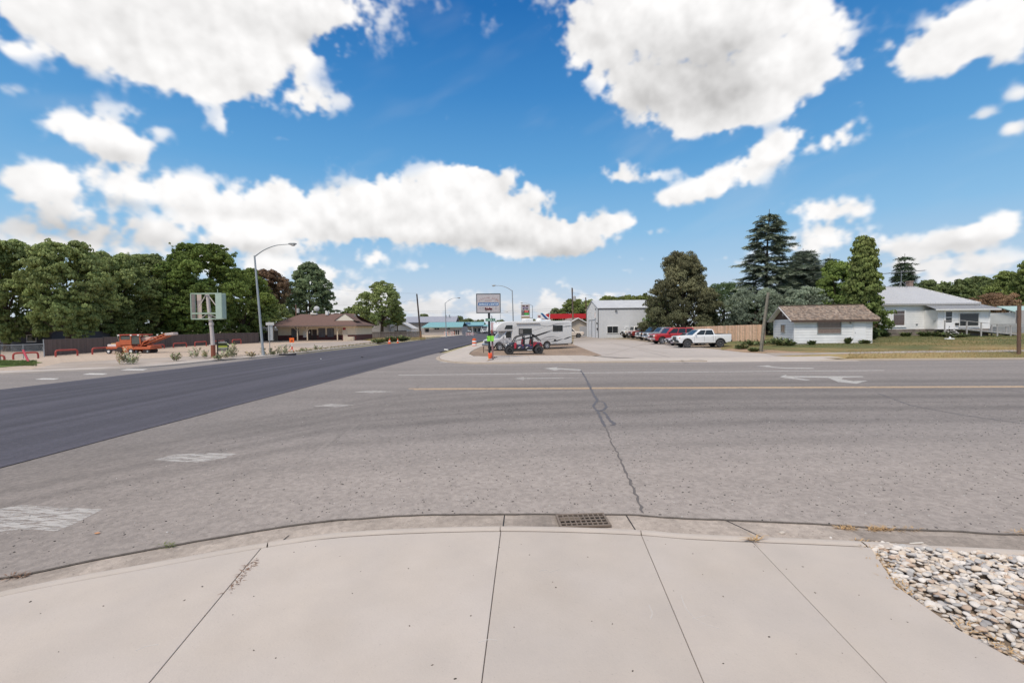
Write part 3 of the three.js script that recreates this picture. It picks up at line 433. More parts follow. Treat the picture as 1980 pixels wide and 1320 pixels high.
// storm drain
{
  const d = thing('storm_drain', 'rusty iron storm drain grate set in the concrete gutter', 'drain', 0.885, 5.905, -0.012, 0.06), rustyIron = std([0.24, 0.19, 0.155], { metalness: 0.3, roughness: 0.75, map: rep(wearTex, 0.4) }), w = 0.60, l = 0.36;
  mesh('pit_shade', [box(w, 0.004, l, 0, 0.003, 0)], M.dark, d);  // flat dark plate painted in for the darkness below the bars
  mesh('frame', [rbox(w + 0.05, 0.03, 0.03, 0, 0.018, l / 2, 0.006), rbox(w + 0.05, 0.03, 0.03, 0, 0.018, -l / 2, 0.006), rbox(0.03, 0.03, l - 0.03, w / 2 + 0.01, 0.018, 0, 0.006), rbox(0.03, 0.03, l - 0.03, -w / 2 - 0.01, 0.018, 0, 0.006)], rustyIron, d);
  for (let i = 1; i < 9; i++) mesh('bar', rbox(0.016, 0.026, l - 0.034, -w / 2 + i * w / 9, 0.019, 0, 0.005), rustyIron, d);
  for (let i = 1; i < 4; i++) mesh('cross_bar', rbox(w - 0.015, 0.02, 0.022, 0, 0.0195, -l / 2 + i * l / 4, 0.005), rustyIron, d);
  const silt = mesh('silt', (() => { const g = new THREE.CircleGeometry(0.12, 18); const p = g.attributes.position; for (let i = 1; i < p.count; i++) { const k = 0.7 + 0.6 * n2(i * 0.7, 3); p.setXY(i, p.getX(i) * k * 1.2, p.getY(i) * k * 0.6); } return g.rotateX(-Math.PI / 2).translate(-0.15, 0.0265, -0.05); })(), std([0.20, 0.16, 0.125], { map: soilTex, roughness: 1 }), d);
}

// ── far corner on the right: pavement, kerb, gravel, parking lot, lawns ──
const mottle = (a, b, s, seed) => (x, z) => { const t = sstep(n2(x * s, z * s, 4, seed), 0.36, 0.62); const f = 0.9 + 0.3 * (n2(x * s * 5, z * s * 5, 3, seed + 1) - 0.5); return a.map((v, i) => lerp(v, b[i], t) * f); };
structure(patch('plot_ground', [[-5.6, 42], [-3.4, 34.6], [0, 33.2], [75, 30.6], [160, 30], [160, 300], [6.9, 300], [-4, 62]], -0.03, mSoil, mottle([0.95, 0.95, 0.9], [0.7, 0.72, 0.6], 0.12, 21), 3));
const lotTone = (x, z) => { const k = 0.92 + 0.22 * (n2(x * 0.3, z * 0.3, 4, 31) - 0.5) - 0.22 * sstep(z, 58, 75); const w = sstep(z, 55, 72); const dark = n2(x * 0.9, z * 2.5, 4, 33) > 0.66 ? 0.86 : 1; return [k * dark, k * dark * (1 - 0.04 * w), k * dark * (1 - 0.10 * w)]; };
structure(patch('parking_lot', [[9.0, kerbR(9) + 2.3], [10.8, kerbR(10.8) + 1.25], [22.6, kerbR(22.6) + 1.25]].concat(px([[1475, 683], [1430, 680], [1395, 676.5], [1300, 666], [1212, 656.5], [1157, 653.5], [1132, 646], [1112, 646], [1108, 667], [1165, 687.5], [1150, 689]])), 0.004, mPaveV, lotTone));
for (const [a, b] of [[[1330, 699], [1235, 676]], [[1200, 690], [1420, 690]], [[1150, 676], [1330, 672]], [[1250, 664], [1160, 690]], [[1180, 663], [1290, 683]]]) { const A = G(...a), B = G(...b); const m = mesh('lot_joint', (() => { const n = 16, list = []; let prev; for (let i = 0; i <= n; i++) { const x = lerp(A.x, B.x, i / n), z = lerp(A.z, B.z, i / n), l = Math.hypot(B.x - A.x, B.z - A.z), nx = -(B.z - A.z) / l * 0.03, nz = (B.x - A.x) / l * 0.03, e = [P(x + nx, z + nz, land(x, z) + 0.010), P(x - nx, z - nz, land(x, z) + 0.010)]; if (prev) list.push(quad(prev[1], e[1], e[0], prev[0])); prev = e; } return list; })(), std([0.26, 0.22, 0.19]), scene); structure(m); }
structure(patch('gravel_patch', px([[908, 683], [918, 676], [934, 669.5], [950, 667], [1020, 665], [1109, 666], [1165, 687.5], [1100, 689.2], [1000, 689.6], [935, 689.6], [914, 687]]), 0.006, mSoil, mottle([0.86, 0.80, 0.76], [0.66, 0.60, 0.56], 0.8, 41), 0.5));
const corner = px([[940, 660.6], [926, 663.4], [905, 669], [885, 675.5], [866, 681.5], [853, 686.5], [850, 690], [856, 694.2], [876, 697.6], [905, 699.3], [940, 699.9]], 0.11).concat([[1, kerbR(1) + 0.0], [5, kerbR(5)], [9, kerbR(9)], [13.2, kerbR(13.2)]]);
const cornerPts = new THREE.CatmullRomCurve3(corner.map(([x, z]) => P(x, z)), false, 'centripetal').getSpacedPoints(160);
const mKerbDirty = std([0.46, 0.39, 0.32], { map: paveTex, roughness: 1 });
const farKerb = structure(mesh('kerb', ribbon([...cornerPts].reverse(), [[-0.14, 0.113], [-0.02, 0.113], [0.01, 0.09], [0.03, 0.0], [0.03, -0.05]]), mPave, scene));
mesh('kerb_face', ribbon([...cornerPts].reverse(), [[0.035, 0.088], [0.05, 0.02], [0.16, 0.006], [0.30, 0.004]]), mKerbDirty, farKerb);
structure(mesh('kerb', ribbon([P(78, kerbR(78)), P(50, kerbR(50)), P(35, kerbR(35)), P(22.5, kerbR(22.5)), P(19.6, kerbR(19.6))].map((p, i, a) => (i === 4 ? p.setY(-0.1) : p)), [[-0.14, 0.118], [-0.02, 0.118], [0.01, 0.09], [0.03, 0.0], [0.03, -0.05]]), mKerbDirty, scene));
const farWalk = structure(patch('corner_pavement', [...cornerPts.filter((p, i) => i % 4 === 0).map((p) => [p.x, -p.z + 0.02]), [13.2, kerbR(13.2) + 1.6], ...px([[1165, 688], [1110, 689.4], [1000, 689.8], [935, 690], [912, 687], [905, 683], [918, 675.6], [934, 669], [952, 665.6], [955, 660.6]])], -0.02, mPaveV, () => 0.55, 1));
{ // flags of the far pavement: fan round the corner, then along the road
  const inner = px([[958, 660.6], [950, 666], [934, 669], [924, 672.5], [914, 677.5], [908, 682], [907, 685], [913, 687.6], [925, 689.3], [945, 690], [965, 690]], 0.11), ic = new THREE.CatmullRomCurve3(inner.map(([x, z]) => P(x, z)), false, 'centripetal').getSpacedPoints(14), oc = new THREE.CatmullRomCurve3(px([[940, 660.6], [926, 663.4], [905, 669], [885, 675.5], [866, 681.5], [853, 686.5], [850, 690], [856, 694.2], [876, 697.6], [905, 699.3], [940, 699.9]], 0.11).map(([x, z]) => P(x, z)), false, 'centripetal').getSpacedPoints(14);
  for (let i = 0; i < 14; i++) slabs(farWalk, [[oc[i], oc[i + 1], ic[i + 1], ic[i]].map((p) => [p.x, -p.z])], 0.122, 0.05, mPave, 0.02, 0.008);
  const x0 = oc[14].x; for (let i = 0; i < 9; i++) { const a = x0 + i * 1.55, b = a + 1.55, top = (x) => (x < 7.2 ? along([[-3, 38.9], [0, 38.6], [7.2, 37.7]], x) : kerbR(x) + 2.2); slabs(farWalk, [[[a, kerbR(a) + 0.14], [b, kerbR(b) + 0.14], [b, top(b)], [a, top(a)]]], 0.122, 0.05, mPave, 0.02, 0.008); }
}
{ const list = []; let pv; for (let x = 10.6; x <= 23.01; x += 0.4) { const z = kerbR(x), o = 1 - sstep(x, 12.2, 10.8) , e = [[-0.35, 0.003], [0.0, 0.02], [1.3, land(x, z + 1.3) + 0.016], [2.6, land(x, z + 2.6) + 0.014]].map(([d, y]) => P(x, z + d, y)); if (pv) for (let k = 0; k < 3; k++) list.push(quad(pv[k], e[k], e[k + 1], pv[k + 1])); pv = e; } structure(mesh('driveway_apron', list, mPave, scene)); }
const lawnTone = (x, z) => { const t = sstep(n2(x * 0.16, z * 0.5, 4, 51), 0.38, 0.64), d = sstep(z, 45, 37) * sstep(n2(x * 0.3, z * 0.4, 3, 55), 0.35, 0.6), f = 0.9 + 0.4 * (n2(x * 1.5, z * 2.5, 3, 53) - 0.5), q = clamp(t * 0.6 + d * 0.7, 0, 1); return [lerp(0.66, 1.85, q) * f, lerp(0.74, 1.32, q) * f, lerp(0.7, 1.6, q) * f]; };
structure(patch('lawn', [...px([[1395, 676.3], [1432, 680.3], [1475, 681.6], [1600, 681.6], [1985, 676.2]]), [90, 39.2], [120, 110], [25, 110], [25.5, 62], [24.3, 54]], 0.004, mTurf, lawnTone, 1));
const vergeTone = (x, z) => { const f = 0.95 + 0.5 * (n2(x * 1.2, z * 2, 4, 57) - 0.5), t = sstep(n2(x * 0.25, z * 0.6, 3, 58), 0.42, 0.62) * sstep(x, 26, 36); return [lerp(2.1, 1.1, t) * f, lerp(1.55, 0.95, t) * f, lerp(1.95, 0.9, t) * f]; };
structure(patch('verge', [...px([[1500, 688], [1600, 684.4], [1985, 679.4]]), [90, 37.4], [90, kerbR(90) + 0.15], [30, kerbR(30) + 0.15], [22.5, kerbR(22.5) + 0.15]], 0.006, mTurf, vergeTone, 1));
structure(patch('path', [...px([[1480, 682.6], [1600, 682.0], [1985, 676.6]]), [90, 39.2], [90, 37.9], ...px([[1985, 680], [1600, 684.8], [1500, 688]])], 0.016, mPaveV, mottle([0.95, 0.93, 0.9], [0.8, 0.77, 0.73], 0.7, 61), 1));
structure(patch('bare_soil', px([[1398, 676.6], [1440, 681.4], [1480, 683], [1540, 682.8], [1560, 681.4], [1500, 677], [1450, 675.4], [1410, 674]]), 0.010, mSoil, mottle([1.0, 0.82, 0.72], [0.9, 0.8, 0.62], 1.2, 63), 0.5));

// ── the plots on the left ──
const leftKerb = px([[-160, 727], [0, 722], [130, 716.5], [250, 711.5], [340, 704.5], [430, 695.5], [510, 689.5], [560, 683.8], [620, 677], [720, 665], [800, 656.2]], 0.06), lkPts = new THREE.CatmullRomCurve3(leftKerb.concat([[-18, 118], [-12.5, 200], [-6, 330]]).map(([x, z]) => P(x, z)), false, 'centripetal').getSpacedPoints(240), inland = (p, d) => { const i = lkPts.indexOf(p), a = lkPts[Math.max(0, i - 1)], b = lkPts[Math.min(240, i + 1)], t = b.clone().sub(a).normalize(); return [p.x + t.z * d, -(p.z - t.x * d)]; };
const lk = lkPts.filter((p, i) => i % 3 === 0);
structure(patch('forecourt', [...lk.map((p) => inland(p, 0.1)), [-60, 330], [-140, 330], [-140, 26], [-60, 26]], -0.004, mSoil, (x, z) => { const k = 1.2 + 0.25 * (n2(x * 0.2, z * 0.2, 4, 71) - 0.5) + 0.15 * (n2(x * 1.2, z * 1.2, 3, 73) - 0.5), far = sstep(z, 100, 150); return [k * 0.99, k * 1.0, k * lerp(1.02, 0.9, far)]; }, 2));
structure(mesh('kerb', ribbon(lkPts, [[-0.02, -0.05], [0.0, 0.10], [0.05, 0.125], [0.16, 0.125], [0.18, 0.10]].map(([o, y]) => [o, y])), mPave, scene));
const leftWalk = structure(patch('roadside_pavement', [...lk.map((p) => inland(p, 0.16)), ...[...lk].reverse().map((p) => inland(p, 1.75))], 0.006, mPaveV, (x, z) => 0.95 + 0.3 * (n2(x * 0.5, z * 0.5, 4, 75) - 0.5), 2));
structure(patch('driveway', px([[60, 714], [250, 708], [400, 694], [430, 686], [300, 692], [120, 701]]), 0.012, mPaveV, mottle([1.0, 0.97, 0.93], [0.85, 0.8, 0.75], 0.5, 77), 1));
structure(patch('forecourt_apron', px([[640, 672], [740, 661.5], [700, 658.6], [560, 664], [530, 668], [600, 672]]), 0.012, mPaveV, mottle([1.0, 0.97, 0.94], [0.84, 0.8, 0.76], 0.4, 79), 1));
structure(patch('grass_patch', px([[-120, 700], [0, 696], [48, 697], [82, 701], [40, 707], [-20, 712], [-120, 716]]), 0.02, mTurf, mottle([0.55, 0.95, 0.6], [0.8, 1.05, 0.6], 0.8, 81), 1));
structure(patch('dry_grass', px([[700, 657.5], [740, 652.5], [812, 651], [830, 653], [800, 655.6], [745, 661]]), 0.016, mTurf, mottle([2.0, 1.3, 1.5], [1.7, 1.25, 1.1], 0.5, 83), 1));

// ───────────────────────── trees ─────────────────────────
function clump(n, l, w, spread, seed) {   // a small dome of folded leaves, the way they sit at the end of a bough
  const r = rng(seed), list = [];
  for (let i = 0; i < n; i++) {
    const a = i * 2.4 + r(), th = 0.25 + 1.65 * Math.sqrt((i + r()) / n), k = spread * (0.75 + 0.4 * r()), dir = V(Math.cos(a) * Math.sin(th), Math.cos(th), Math.sin(a) * Math.sin(th)), out = V(Math.cos(a) * Math.cos(th), -Math.sin(th), Math.sin(a) * Math.cos(th)).addScaledVector(V(r() - 0.5, r() - 0.5, r() - 0.5), 0.7).normalize(), up = dir.clone().addScaledVector(V(r() - 0.5, r() - 0.2, r() - 0.5), 0.8).normalize(), sd = out.clone().cross(up).normalize(), L = l * (0.7 + 0.6 * r()), W = w * (0.7 + 0.6 * r()), c = dir.multiplyScalar(k).multiply(V(1, 0.6, 1));
    const at = (u, v, h) => c.clone().addScaledVector(out, u * L).addScaledVector(sd, v * W).addScaledVector(up, h * L), p = [at(-0.4, 0, 0), at(0.1, 0.5, 0.04), at(0.6, 0, -0.1), at(0.1, -0.5, 0.04)], m = at(0.1, 0, -0.05);
    const pos = [p[0], p[1], m, p[1], p[2], m, p[2], p[3], m, p[3], p[0], m].flatMap((v) => [v.x, v.y, v.z]), g = new THREE.BufferGeometry(); g.setAttribute('position', new THREE.BufferAttribute(new Float32Array(pos), 3)); g.computeVertexNormals(); list.push(g);
  }
  return join(list);
}
function spray(n, l, w, seed) {   // a needled twig along +x, hanging a little
  const r = rng(seed), list = [];
  for (let i = 0; i < n; i++) { const t = i / n, s = (i % 2 ? 1 : -1), a = s * (0.5 + 0.7 * r()), b = (r() - 0.5) * 1.3, o = V(t * l, -0.12 * l * t * t, 0), d = V(Math.cos(a) * Math.cos(b), Math.sin(b) * 0.8 - 0.12, Math.sin(a) * Math.cos(b)).multiplyScalar(l * (0.28 + 0.3 * r()) * (1 - 0.5 * t)), k = V(0, 1, 0).cross(d).normalize().multiplyScalar(w * (0.6 + 0.8 * r())); list.push(quad(o.clone().sub(k), o.clone().add(k), o.clone().add(d).addScaledVector(k, 0.3), o.clone().add(d).addScaledVector(k, -0.3))); }
  return join(list);
}
const clumps = [1, 2, 3].map((s) => clump(20, 0.58, 0.36, 0.62, s)), fineClumps = [1, 2].map((s) => clump(24, 0.42, 0.2, 0.62, s + 7)), sprays = [1, 2, 3].map((s) => spray(26, 1, 0.045, s)), coarseClump = clump(10, 0.9, 0.55, 0.6, 44);
const mLeaf = new THREE.MeshPhysicalMaterial({ color: C(1, 1, 1), roughness: 0.72, transmission: 0.3, thickness: 0, side: THREE.DoubleSide, specularIntensity: 0.4 }), mNeedle = std([1, 1, 1], { roughness: 0.85 });
const shapes = {
  round: (t) => Math.pow(Math.sin(Math.PI * (0.10 + 0.86 * t)), 0.62), broad: (t) => Math.pow(Math.sin(Math.PI * (0.22 + 0.74 * t)), 0.55), poplar: (t) => Math.pow(Math.sin(Math.PI * (0.16 + 0.80 * t)), 0.8) * (1 - 0.25 * t),
  pyramid: (t) => lerp(1, 0.18, Math.pow(t, 0.85)) * (t < 0.08 ? 0.75 + t * 3 : 1), vase: (t) => 0.55 + 0.45 * Math.sin(Math.PI * (0.1 + 0.75 * t)), oval: (t) => Math.sqrt(Math.max(0.02, 1 - Math.pow(2 * t - 0.92, 2))), spiky: (t) => lerp(1, 0.24, Math.pow(t, 0.9)) * (t < 0.06 ? 0.8 : 1),
};
function leafCloud(parent, name, geo, mat, items, kind = 'stuff') {   // items: [position, quaternion, scale, colour]
  const im = new THREE.InstancedMesh(geo, mat, items.length), m = new THREE.Matrix4();
  items.forEach(([p, q, s, c], i) => { im.setMatrixAt(i, m.compose(p, q, s)); im.setColorAt(i, c); });
  im.name = name; im.castShadow = im.receiveShadow = true; parent.add(im); return tag(im, null, null, null, kind);
}
function tree(o) {
  const { x, z, h, r: R, cb = h * 0.2, shape = 'round', col, vary = 0.22, tips, seed, s = 0.55, fine, gap = 0.0, dense = 1, flatZ = 0.9, group, trunk = 0.05 * R + 0.08 } = o, r = rng(seed * 131 + 7), y = land(x, z), g = thing(o.name, o.label, o.cat ?? 'tree', x, z, y, 0, group);
  const prof = shapes[shape], ch = h - cb, area = 2 * R * ch, nb = Math.round(clamp(area / (R * R * 0.16) * (o.boughs ?? 1.6), 16, 130)), N = Math.round(area / (0.42 * s * s) * 1.9 * dense), items = [], wood = [], q = new THREE.Quaternion(), e = new THREE.Euler();
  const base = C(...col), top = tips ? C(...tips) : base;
  const lean = V((r() - 0.5) * 0.05 * h, 0, 0);
  const trunkTop = V(lean.x, cb + ch * (shape === 'pyramid' || shape === 'poplar' ? 0.85 : 0.5), 0);
  wood.push(taper([V(0, -0.2, 0), V(lean.x * 0.2 + 0.03, cb * 0.6, 0), V(lean.x * 0.6, lerp(cb, trunkTop.y, 0.4), 0.05), trunkTop], trunk, trunk * 0.35, 10, 8));
  for (let b = 0; b < nb; b++) {
    const t = clamp((b + 0.5 * r()) / nb, 0, 1) ** 0.9, a = b * 2.399 + r() * 0.9, pr = prof(t), rr = pr * R * Math.sqrt(0.22 + 0.62 * r()), br = (o.br ?? 1) * R * (0.20 + 0.13 * r()) * (0.55 + 0.45 * pr), c = V(Math.cos(a) * rr + lean.x, cb + ch * t * 0.94 + br * 0.1, Math.sin(a) * rr * flatZ);
    if (b % 3 === 0) { const st = V(lean.x * 0.5, cb + (c.y - cb) * 0.45 * r(), 0); wood.push(taper([st, st.clone().lerp(c, 0.5).add(V(0, -0.25, 0)), c], trunk * 0.38, 0.02, 6, 5)); }
    const tone = 1 + vary * (r() - 0.5) * 2, mix = clamp(0.15 + 0.85 * t * (0.6 + 0.8 * r()), 0, 1), n = Math.round(N / nb);  // higher boughs take the brighter colour: sunlight painted into the leaves
    for (let i = 0; i < n; i++) {
      const u = r() * 2 - 1, w = r() * 6.283, k = Math.cbrt(0.25 + 0.75 * r()) * (1 + gap * (r() - 0.5)), sq = Math.sqrt(1 - u * u); let dy = u < -0.25 && r() < 0.5 ? -u : u;
      const p = V(c.x + sq * Math.cos(w) * k * br, c.y + dy * k * br * 0.85, c.z + sq * Math.sin(w) * k * br);
      q.setFromEuler(e.set((r() - 0.5) * 0.6, r() * 6.283, (r() - 0.5) * 0.6)); const sc = s * (0.65 + 0.7 * r());
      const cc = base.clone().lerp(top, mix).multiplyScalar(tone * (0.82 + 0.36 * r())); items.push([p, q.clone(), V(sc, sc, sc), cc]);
    }
  }
  if (o.shoots) for (let i = 0; i < o.shoots; i++) { const a = r() * 6.28, rr = R * prof(0.85) * r(), b0 = V(Math.cos(a) * rr, cb + ch * 0.75, Math.sin(a) * rr), b1 = b0.clone().add(V(Math.cos(a) * ch * 0.06 * (0.4 + r()), ch * (0.10 + 0.15 * r()), Math.sin(a) * ch * 0.06)); wood.push(taper([b0, b0.clone().lerp(b1, 0.5).add(V(0.1, 0, 0)), b1], 0.06, 0.015, 5, 4)); for (let k = 0; k < 20; k++) { const p = b0.clone().lerp(b1, Math.pow(r(), 1.25)).add(V((r() - 0.5) * s, (r() - 0.5) * s, (r() - 0.5) * s)), sc = s * (0.4 + 0.35 * r()); q.setFromEuler(e.set(r(), r() * 6.28, r())); items.push([p, q.clone(), V(sc, sc * 1.4, sc), top.clone().multiplyScalar(0.8 + 0.4 * r())]); } }
  mesh('trunk', wood, M.bark, g);
  const geo = o.coarse ? coarseClump : fine ? fineClumps[seed % 2] : clumps[seed % 3];
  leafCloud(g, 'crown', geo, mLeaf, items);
  return g;
}
function conifer(o) {
  const { x, z, h, r: R, cb = 0.6, col, tips, seed, levels = 18, per = 6, droop = 0.25, power = 0.85, rough = 0.35, s = 1, lean = 0, group } = o, r = rng(seed * 97 + 3), g = thing(o.name, o.label, 'tree', x, z, land(x, z), 0, group), wood = [], items = [], q = new THREE.Quaternion(), base = C(...col), tip = C(...(tips ?? col));
  const axis = (y) => V(lean * (y / h) ** 2, y, 0); wood.push(taper([axis(-0.2), axis(h * 0.35), axis(h * 0.7), axis(h)], 0.035 * h * 0.6, 0.03, 12, 8));
  for (let i = 0; i < levels; i++) {
    const t = (i + r() * 0.6) / levels, y = cb + (h - cb) * t * 0.97, n = Math.max(3, Math.round(per * (1 - 0.4 * t)));
    for (let k = 0; k < n; k++) {
      const a = k / n * 6.283 + i * 1.9 + r() * 0.8, L = Math.max(0.35, R * Math.pow(1 - t, power) * (1 - rough + 2 * rough * r()) * (o.bulge ? o.bulge(t) : 1)), st = axis(y), dir = V(Math.cos(a), 0, Math.sin(a)), end = st.clone().addScaledVector(dir, L).add(V(0, (o.up ?? 0) * L - droop * L * (1 - t), 0)), mid = st.clone().lerp(end, 0.5).add(V(0, 0.08 * L, 0));
      const cv = new THREE.CatmullRomCurve3([st, mid, end]); if (L > 0.8) wood.push(taper([st, mid, end], 0.02 + 0.012 * L, 0.012, 5, 4));
      const tone = 1 + 0.3 * (r() - 0.5), m = Math.ceil(L / (0.24 * s)) + 1;
      for (let j = 0; j < m; j++) {
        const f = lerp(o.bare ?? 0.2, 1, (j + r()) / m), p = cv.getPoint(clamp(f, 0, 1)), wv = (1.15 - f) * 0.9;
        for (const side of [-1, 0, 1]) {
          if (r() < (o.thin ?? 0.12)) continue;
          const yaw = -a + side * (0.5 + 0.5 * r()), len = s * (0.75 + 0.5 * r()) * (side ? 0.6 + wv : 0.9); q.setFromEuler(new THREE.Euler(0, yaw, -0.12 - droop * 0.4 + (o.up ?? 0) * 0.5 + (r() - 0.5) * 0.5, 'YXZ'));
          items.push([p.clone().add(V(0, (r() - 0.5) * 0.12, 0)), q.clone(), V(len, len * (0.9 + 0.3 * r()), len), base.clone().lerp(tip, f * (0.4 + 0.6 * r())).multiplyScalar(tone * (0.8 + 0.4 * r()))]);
        }
      }
    }
  }
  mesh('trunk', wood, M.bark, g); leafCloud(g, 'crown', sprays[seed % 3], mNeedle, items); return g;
}
// a tree from where the photograph shows its middle, top and half width, and how far off it stands
function at(pxl, top, half, depth, bottom) { const b = D(pxl, 640, depth), t = D(pxl, top, depth), y = land(b.x, depth); return { x: b.x, z: depth, h: t.y - y, r: half / F * depth, cb: bottom ? Math.max(0.3, D(pxl, bottom, depth).y - y) : undefined }; }
const green = [0.165, 0.220, 0.075], lit = [0.330, 0.385, 0.145];  // lit: leaf green brightened as if in sun, for the upper crowns
const row = 'broad-leaved trees in the row behind the brown fence';
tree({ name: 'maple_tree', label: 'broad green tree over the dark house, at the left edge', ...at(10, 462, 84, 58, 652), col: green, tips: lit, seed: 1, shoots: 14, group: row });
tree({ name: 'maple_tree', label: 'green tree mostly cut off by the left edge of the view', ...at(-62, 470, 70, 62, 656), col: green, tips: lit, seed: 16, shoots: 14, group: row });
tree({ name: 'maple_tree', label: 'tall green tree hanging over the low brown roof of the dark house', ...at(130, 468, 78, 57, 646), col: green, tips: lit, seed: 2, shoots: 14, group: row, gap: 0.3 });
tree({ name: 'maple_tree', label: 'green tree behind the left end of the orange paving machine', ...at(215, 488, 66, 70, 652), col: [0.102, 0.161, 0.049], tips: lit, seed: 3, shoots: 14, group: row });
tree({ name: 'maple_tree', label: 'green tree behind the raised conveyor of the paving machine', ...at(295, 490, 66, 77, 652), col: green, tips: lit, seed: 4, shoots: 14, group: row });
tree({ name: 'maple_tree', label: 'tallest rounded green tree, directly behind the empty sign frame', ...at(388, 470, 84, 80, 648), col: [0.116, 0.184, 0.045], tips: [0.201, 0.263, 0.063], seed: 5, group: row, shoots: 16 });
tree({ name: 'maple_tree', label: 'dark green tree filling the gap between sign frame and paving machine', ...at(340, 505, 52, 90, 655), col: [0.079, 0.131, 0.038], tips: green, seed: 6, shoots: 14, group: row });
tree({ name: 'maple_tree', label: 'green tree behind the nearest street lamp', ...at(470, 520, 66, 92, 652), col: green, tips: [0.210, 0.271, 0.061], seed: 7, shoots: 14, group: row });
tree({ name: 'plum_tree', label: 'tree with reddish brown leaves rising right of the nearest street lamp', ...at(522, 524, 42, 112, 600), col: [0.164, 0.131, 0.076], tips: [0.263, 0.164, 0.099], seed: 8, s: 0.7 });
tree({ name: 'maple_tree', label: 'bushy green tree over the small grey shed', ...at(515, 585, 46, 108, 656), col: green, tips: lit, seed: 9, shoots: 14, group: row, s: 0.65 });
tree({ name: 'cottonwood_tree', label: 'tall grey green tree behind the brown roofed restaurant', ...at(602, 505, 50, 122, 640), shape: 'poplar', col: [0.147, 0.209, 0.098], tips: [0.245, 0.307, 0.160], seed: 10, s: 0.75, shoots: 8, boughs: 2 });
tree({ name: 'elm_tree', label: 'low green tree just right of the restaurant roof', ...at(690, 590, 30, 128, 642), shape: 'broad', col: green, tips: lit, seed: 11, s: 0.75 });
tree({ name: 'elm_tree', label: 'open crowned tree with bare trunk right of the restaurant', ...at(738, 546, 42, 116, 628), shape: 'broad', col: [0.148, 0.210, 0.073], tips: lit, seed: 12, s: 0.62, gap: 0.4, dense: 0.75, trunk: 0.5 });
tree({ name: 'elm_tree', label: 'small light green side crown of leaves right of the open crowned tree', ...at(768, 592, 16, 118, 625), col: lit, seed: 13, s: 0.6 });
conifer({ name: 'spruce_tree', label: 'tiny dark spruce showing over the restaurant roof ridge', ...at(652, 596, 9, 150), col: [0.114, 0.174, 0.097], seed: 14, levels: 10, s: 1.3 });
// far trees over the roofs in the middle
[[822, 607, 13, 230, 'rounded far tree over the grey warehouse roof'], [884, 612, 16, 240, 'bushy far tree behind the second street lamp'], [906, 617, 14, 250, 'far tree over the right end of the teal roof'], [928, 619, 12, 250, 'low far tree just left of the service sign pole'], [968, 620, 13, 190, 'dark round tree between service sign pole and motorhome'], [793, 618, 12, 260, 'pale far tree just left of the leaning utility pole'], [1022, 616, 14, 170, 'dark low tree peeping over the motorhome roof'], [1074, 597, 15, 165, 'small bright tree behind the left part of the red canopy']].forEach(([p, t, w, d, label], i) => tree({ name: 'far_tree', label, ...at(p, t, w, d, 640), shape: 'broad', col: [0.123, 0.161, 0.074], tips: [0.175, 0.210, 0.096], seed: 20 + i, s: 1.1, coarse: true, group: 'far trees above the roofs in the middle' }));
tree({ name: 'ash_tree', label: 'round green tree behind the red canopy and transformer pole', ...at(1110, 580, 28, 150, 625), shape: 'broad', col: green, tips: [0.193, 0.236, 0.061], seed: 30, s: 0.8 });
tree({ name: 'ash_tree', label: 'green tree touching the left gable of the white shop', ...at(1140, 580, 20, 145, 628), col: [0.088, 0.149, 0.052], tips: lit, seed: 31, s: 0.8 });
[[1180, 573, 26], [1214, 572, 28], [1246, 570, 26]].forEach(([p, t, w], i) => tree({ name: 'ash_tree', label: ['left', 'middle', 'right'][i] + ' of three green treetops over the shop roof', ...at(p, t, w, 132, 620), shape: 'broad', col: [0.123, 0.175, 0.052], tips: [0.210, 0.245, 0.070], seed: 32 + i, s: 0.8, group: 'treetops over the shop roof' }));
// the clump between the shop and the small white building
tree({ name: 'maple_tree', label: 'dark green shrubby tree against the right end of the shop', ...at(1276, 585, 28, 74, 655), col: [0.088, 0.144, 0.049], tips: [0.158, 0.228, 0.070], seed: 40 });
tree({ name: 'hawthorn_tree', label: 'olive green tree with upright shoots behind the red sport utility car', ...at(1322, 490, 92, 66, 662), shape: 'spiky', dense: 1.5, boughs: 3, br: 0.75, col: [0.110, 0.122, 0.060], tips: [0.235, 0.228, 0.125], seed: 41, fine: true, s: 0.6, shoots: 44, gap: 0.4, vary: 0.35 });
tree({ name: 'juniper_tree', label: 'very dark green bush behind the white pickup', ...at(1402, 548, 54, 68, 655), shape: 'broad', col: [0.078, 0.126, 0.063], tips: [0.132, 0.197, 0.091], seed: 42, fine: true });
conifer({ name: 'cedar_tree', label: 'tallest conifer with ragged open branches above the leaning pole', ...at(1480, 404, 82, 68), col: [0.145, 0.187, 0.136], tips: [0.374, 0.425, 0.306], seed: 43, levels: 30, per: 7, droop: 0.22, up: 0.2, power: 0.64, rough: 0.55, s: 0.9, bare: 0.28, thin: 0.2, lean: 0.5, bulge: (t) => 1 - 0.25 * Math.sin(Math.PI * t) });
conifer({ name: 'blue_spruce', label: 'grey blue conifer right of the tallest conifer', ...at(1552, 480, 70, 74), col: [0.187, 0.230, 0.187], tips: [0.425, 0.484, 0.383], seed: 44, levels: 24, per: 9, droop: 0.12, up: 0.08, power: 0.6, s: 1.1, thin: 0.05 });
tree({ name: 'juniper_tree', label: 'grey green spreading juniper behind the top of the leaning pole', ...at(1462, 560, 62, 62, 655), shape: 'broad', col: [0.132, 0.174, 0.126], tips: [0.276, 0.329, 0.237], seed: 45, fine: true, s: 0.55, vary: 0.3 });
tree({ name: 'juniper_tree', label: 'grey green juniper just over the shake roof ridge', ...at(1552, 556, 52, 60, 645), shape: 'broad', col: [0.137, 0.178, 0.132], tips: [0.289, 0.342, 0.249], seed: 46, fine: true, s: 0.55, vary: 0.3 });
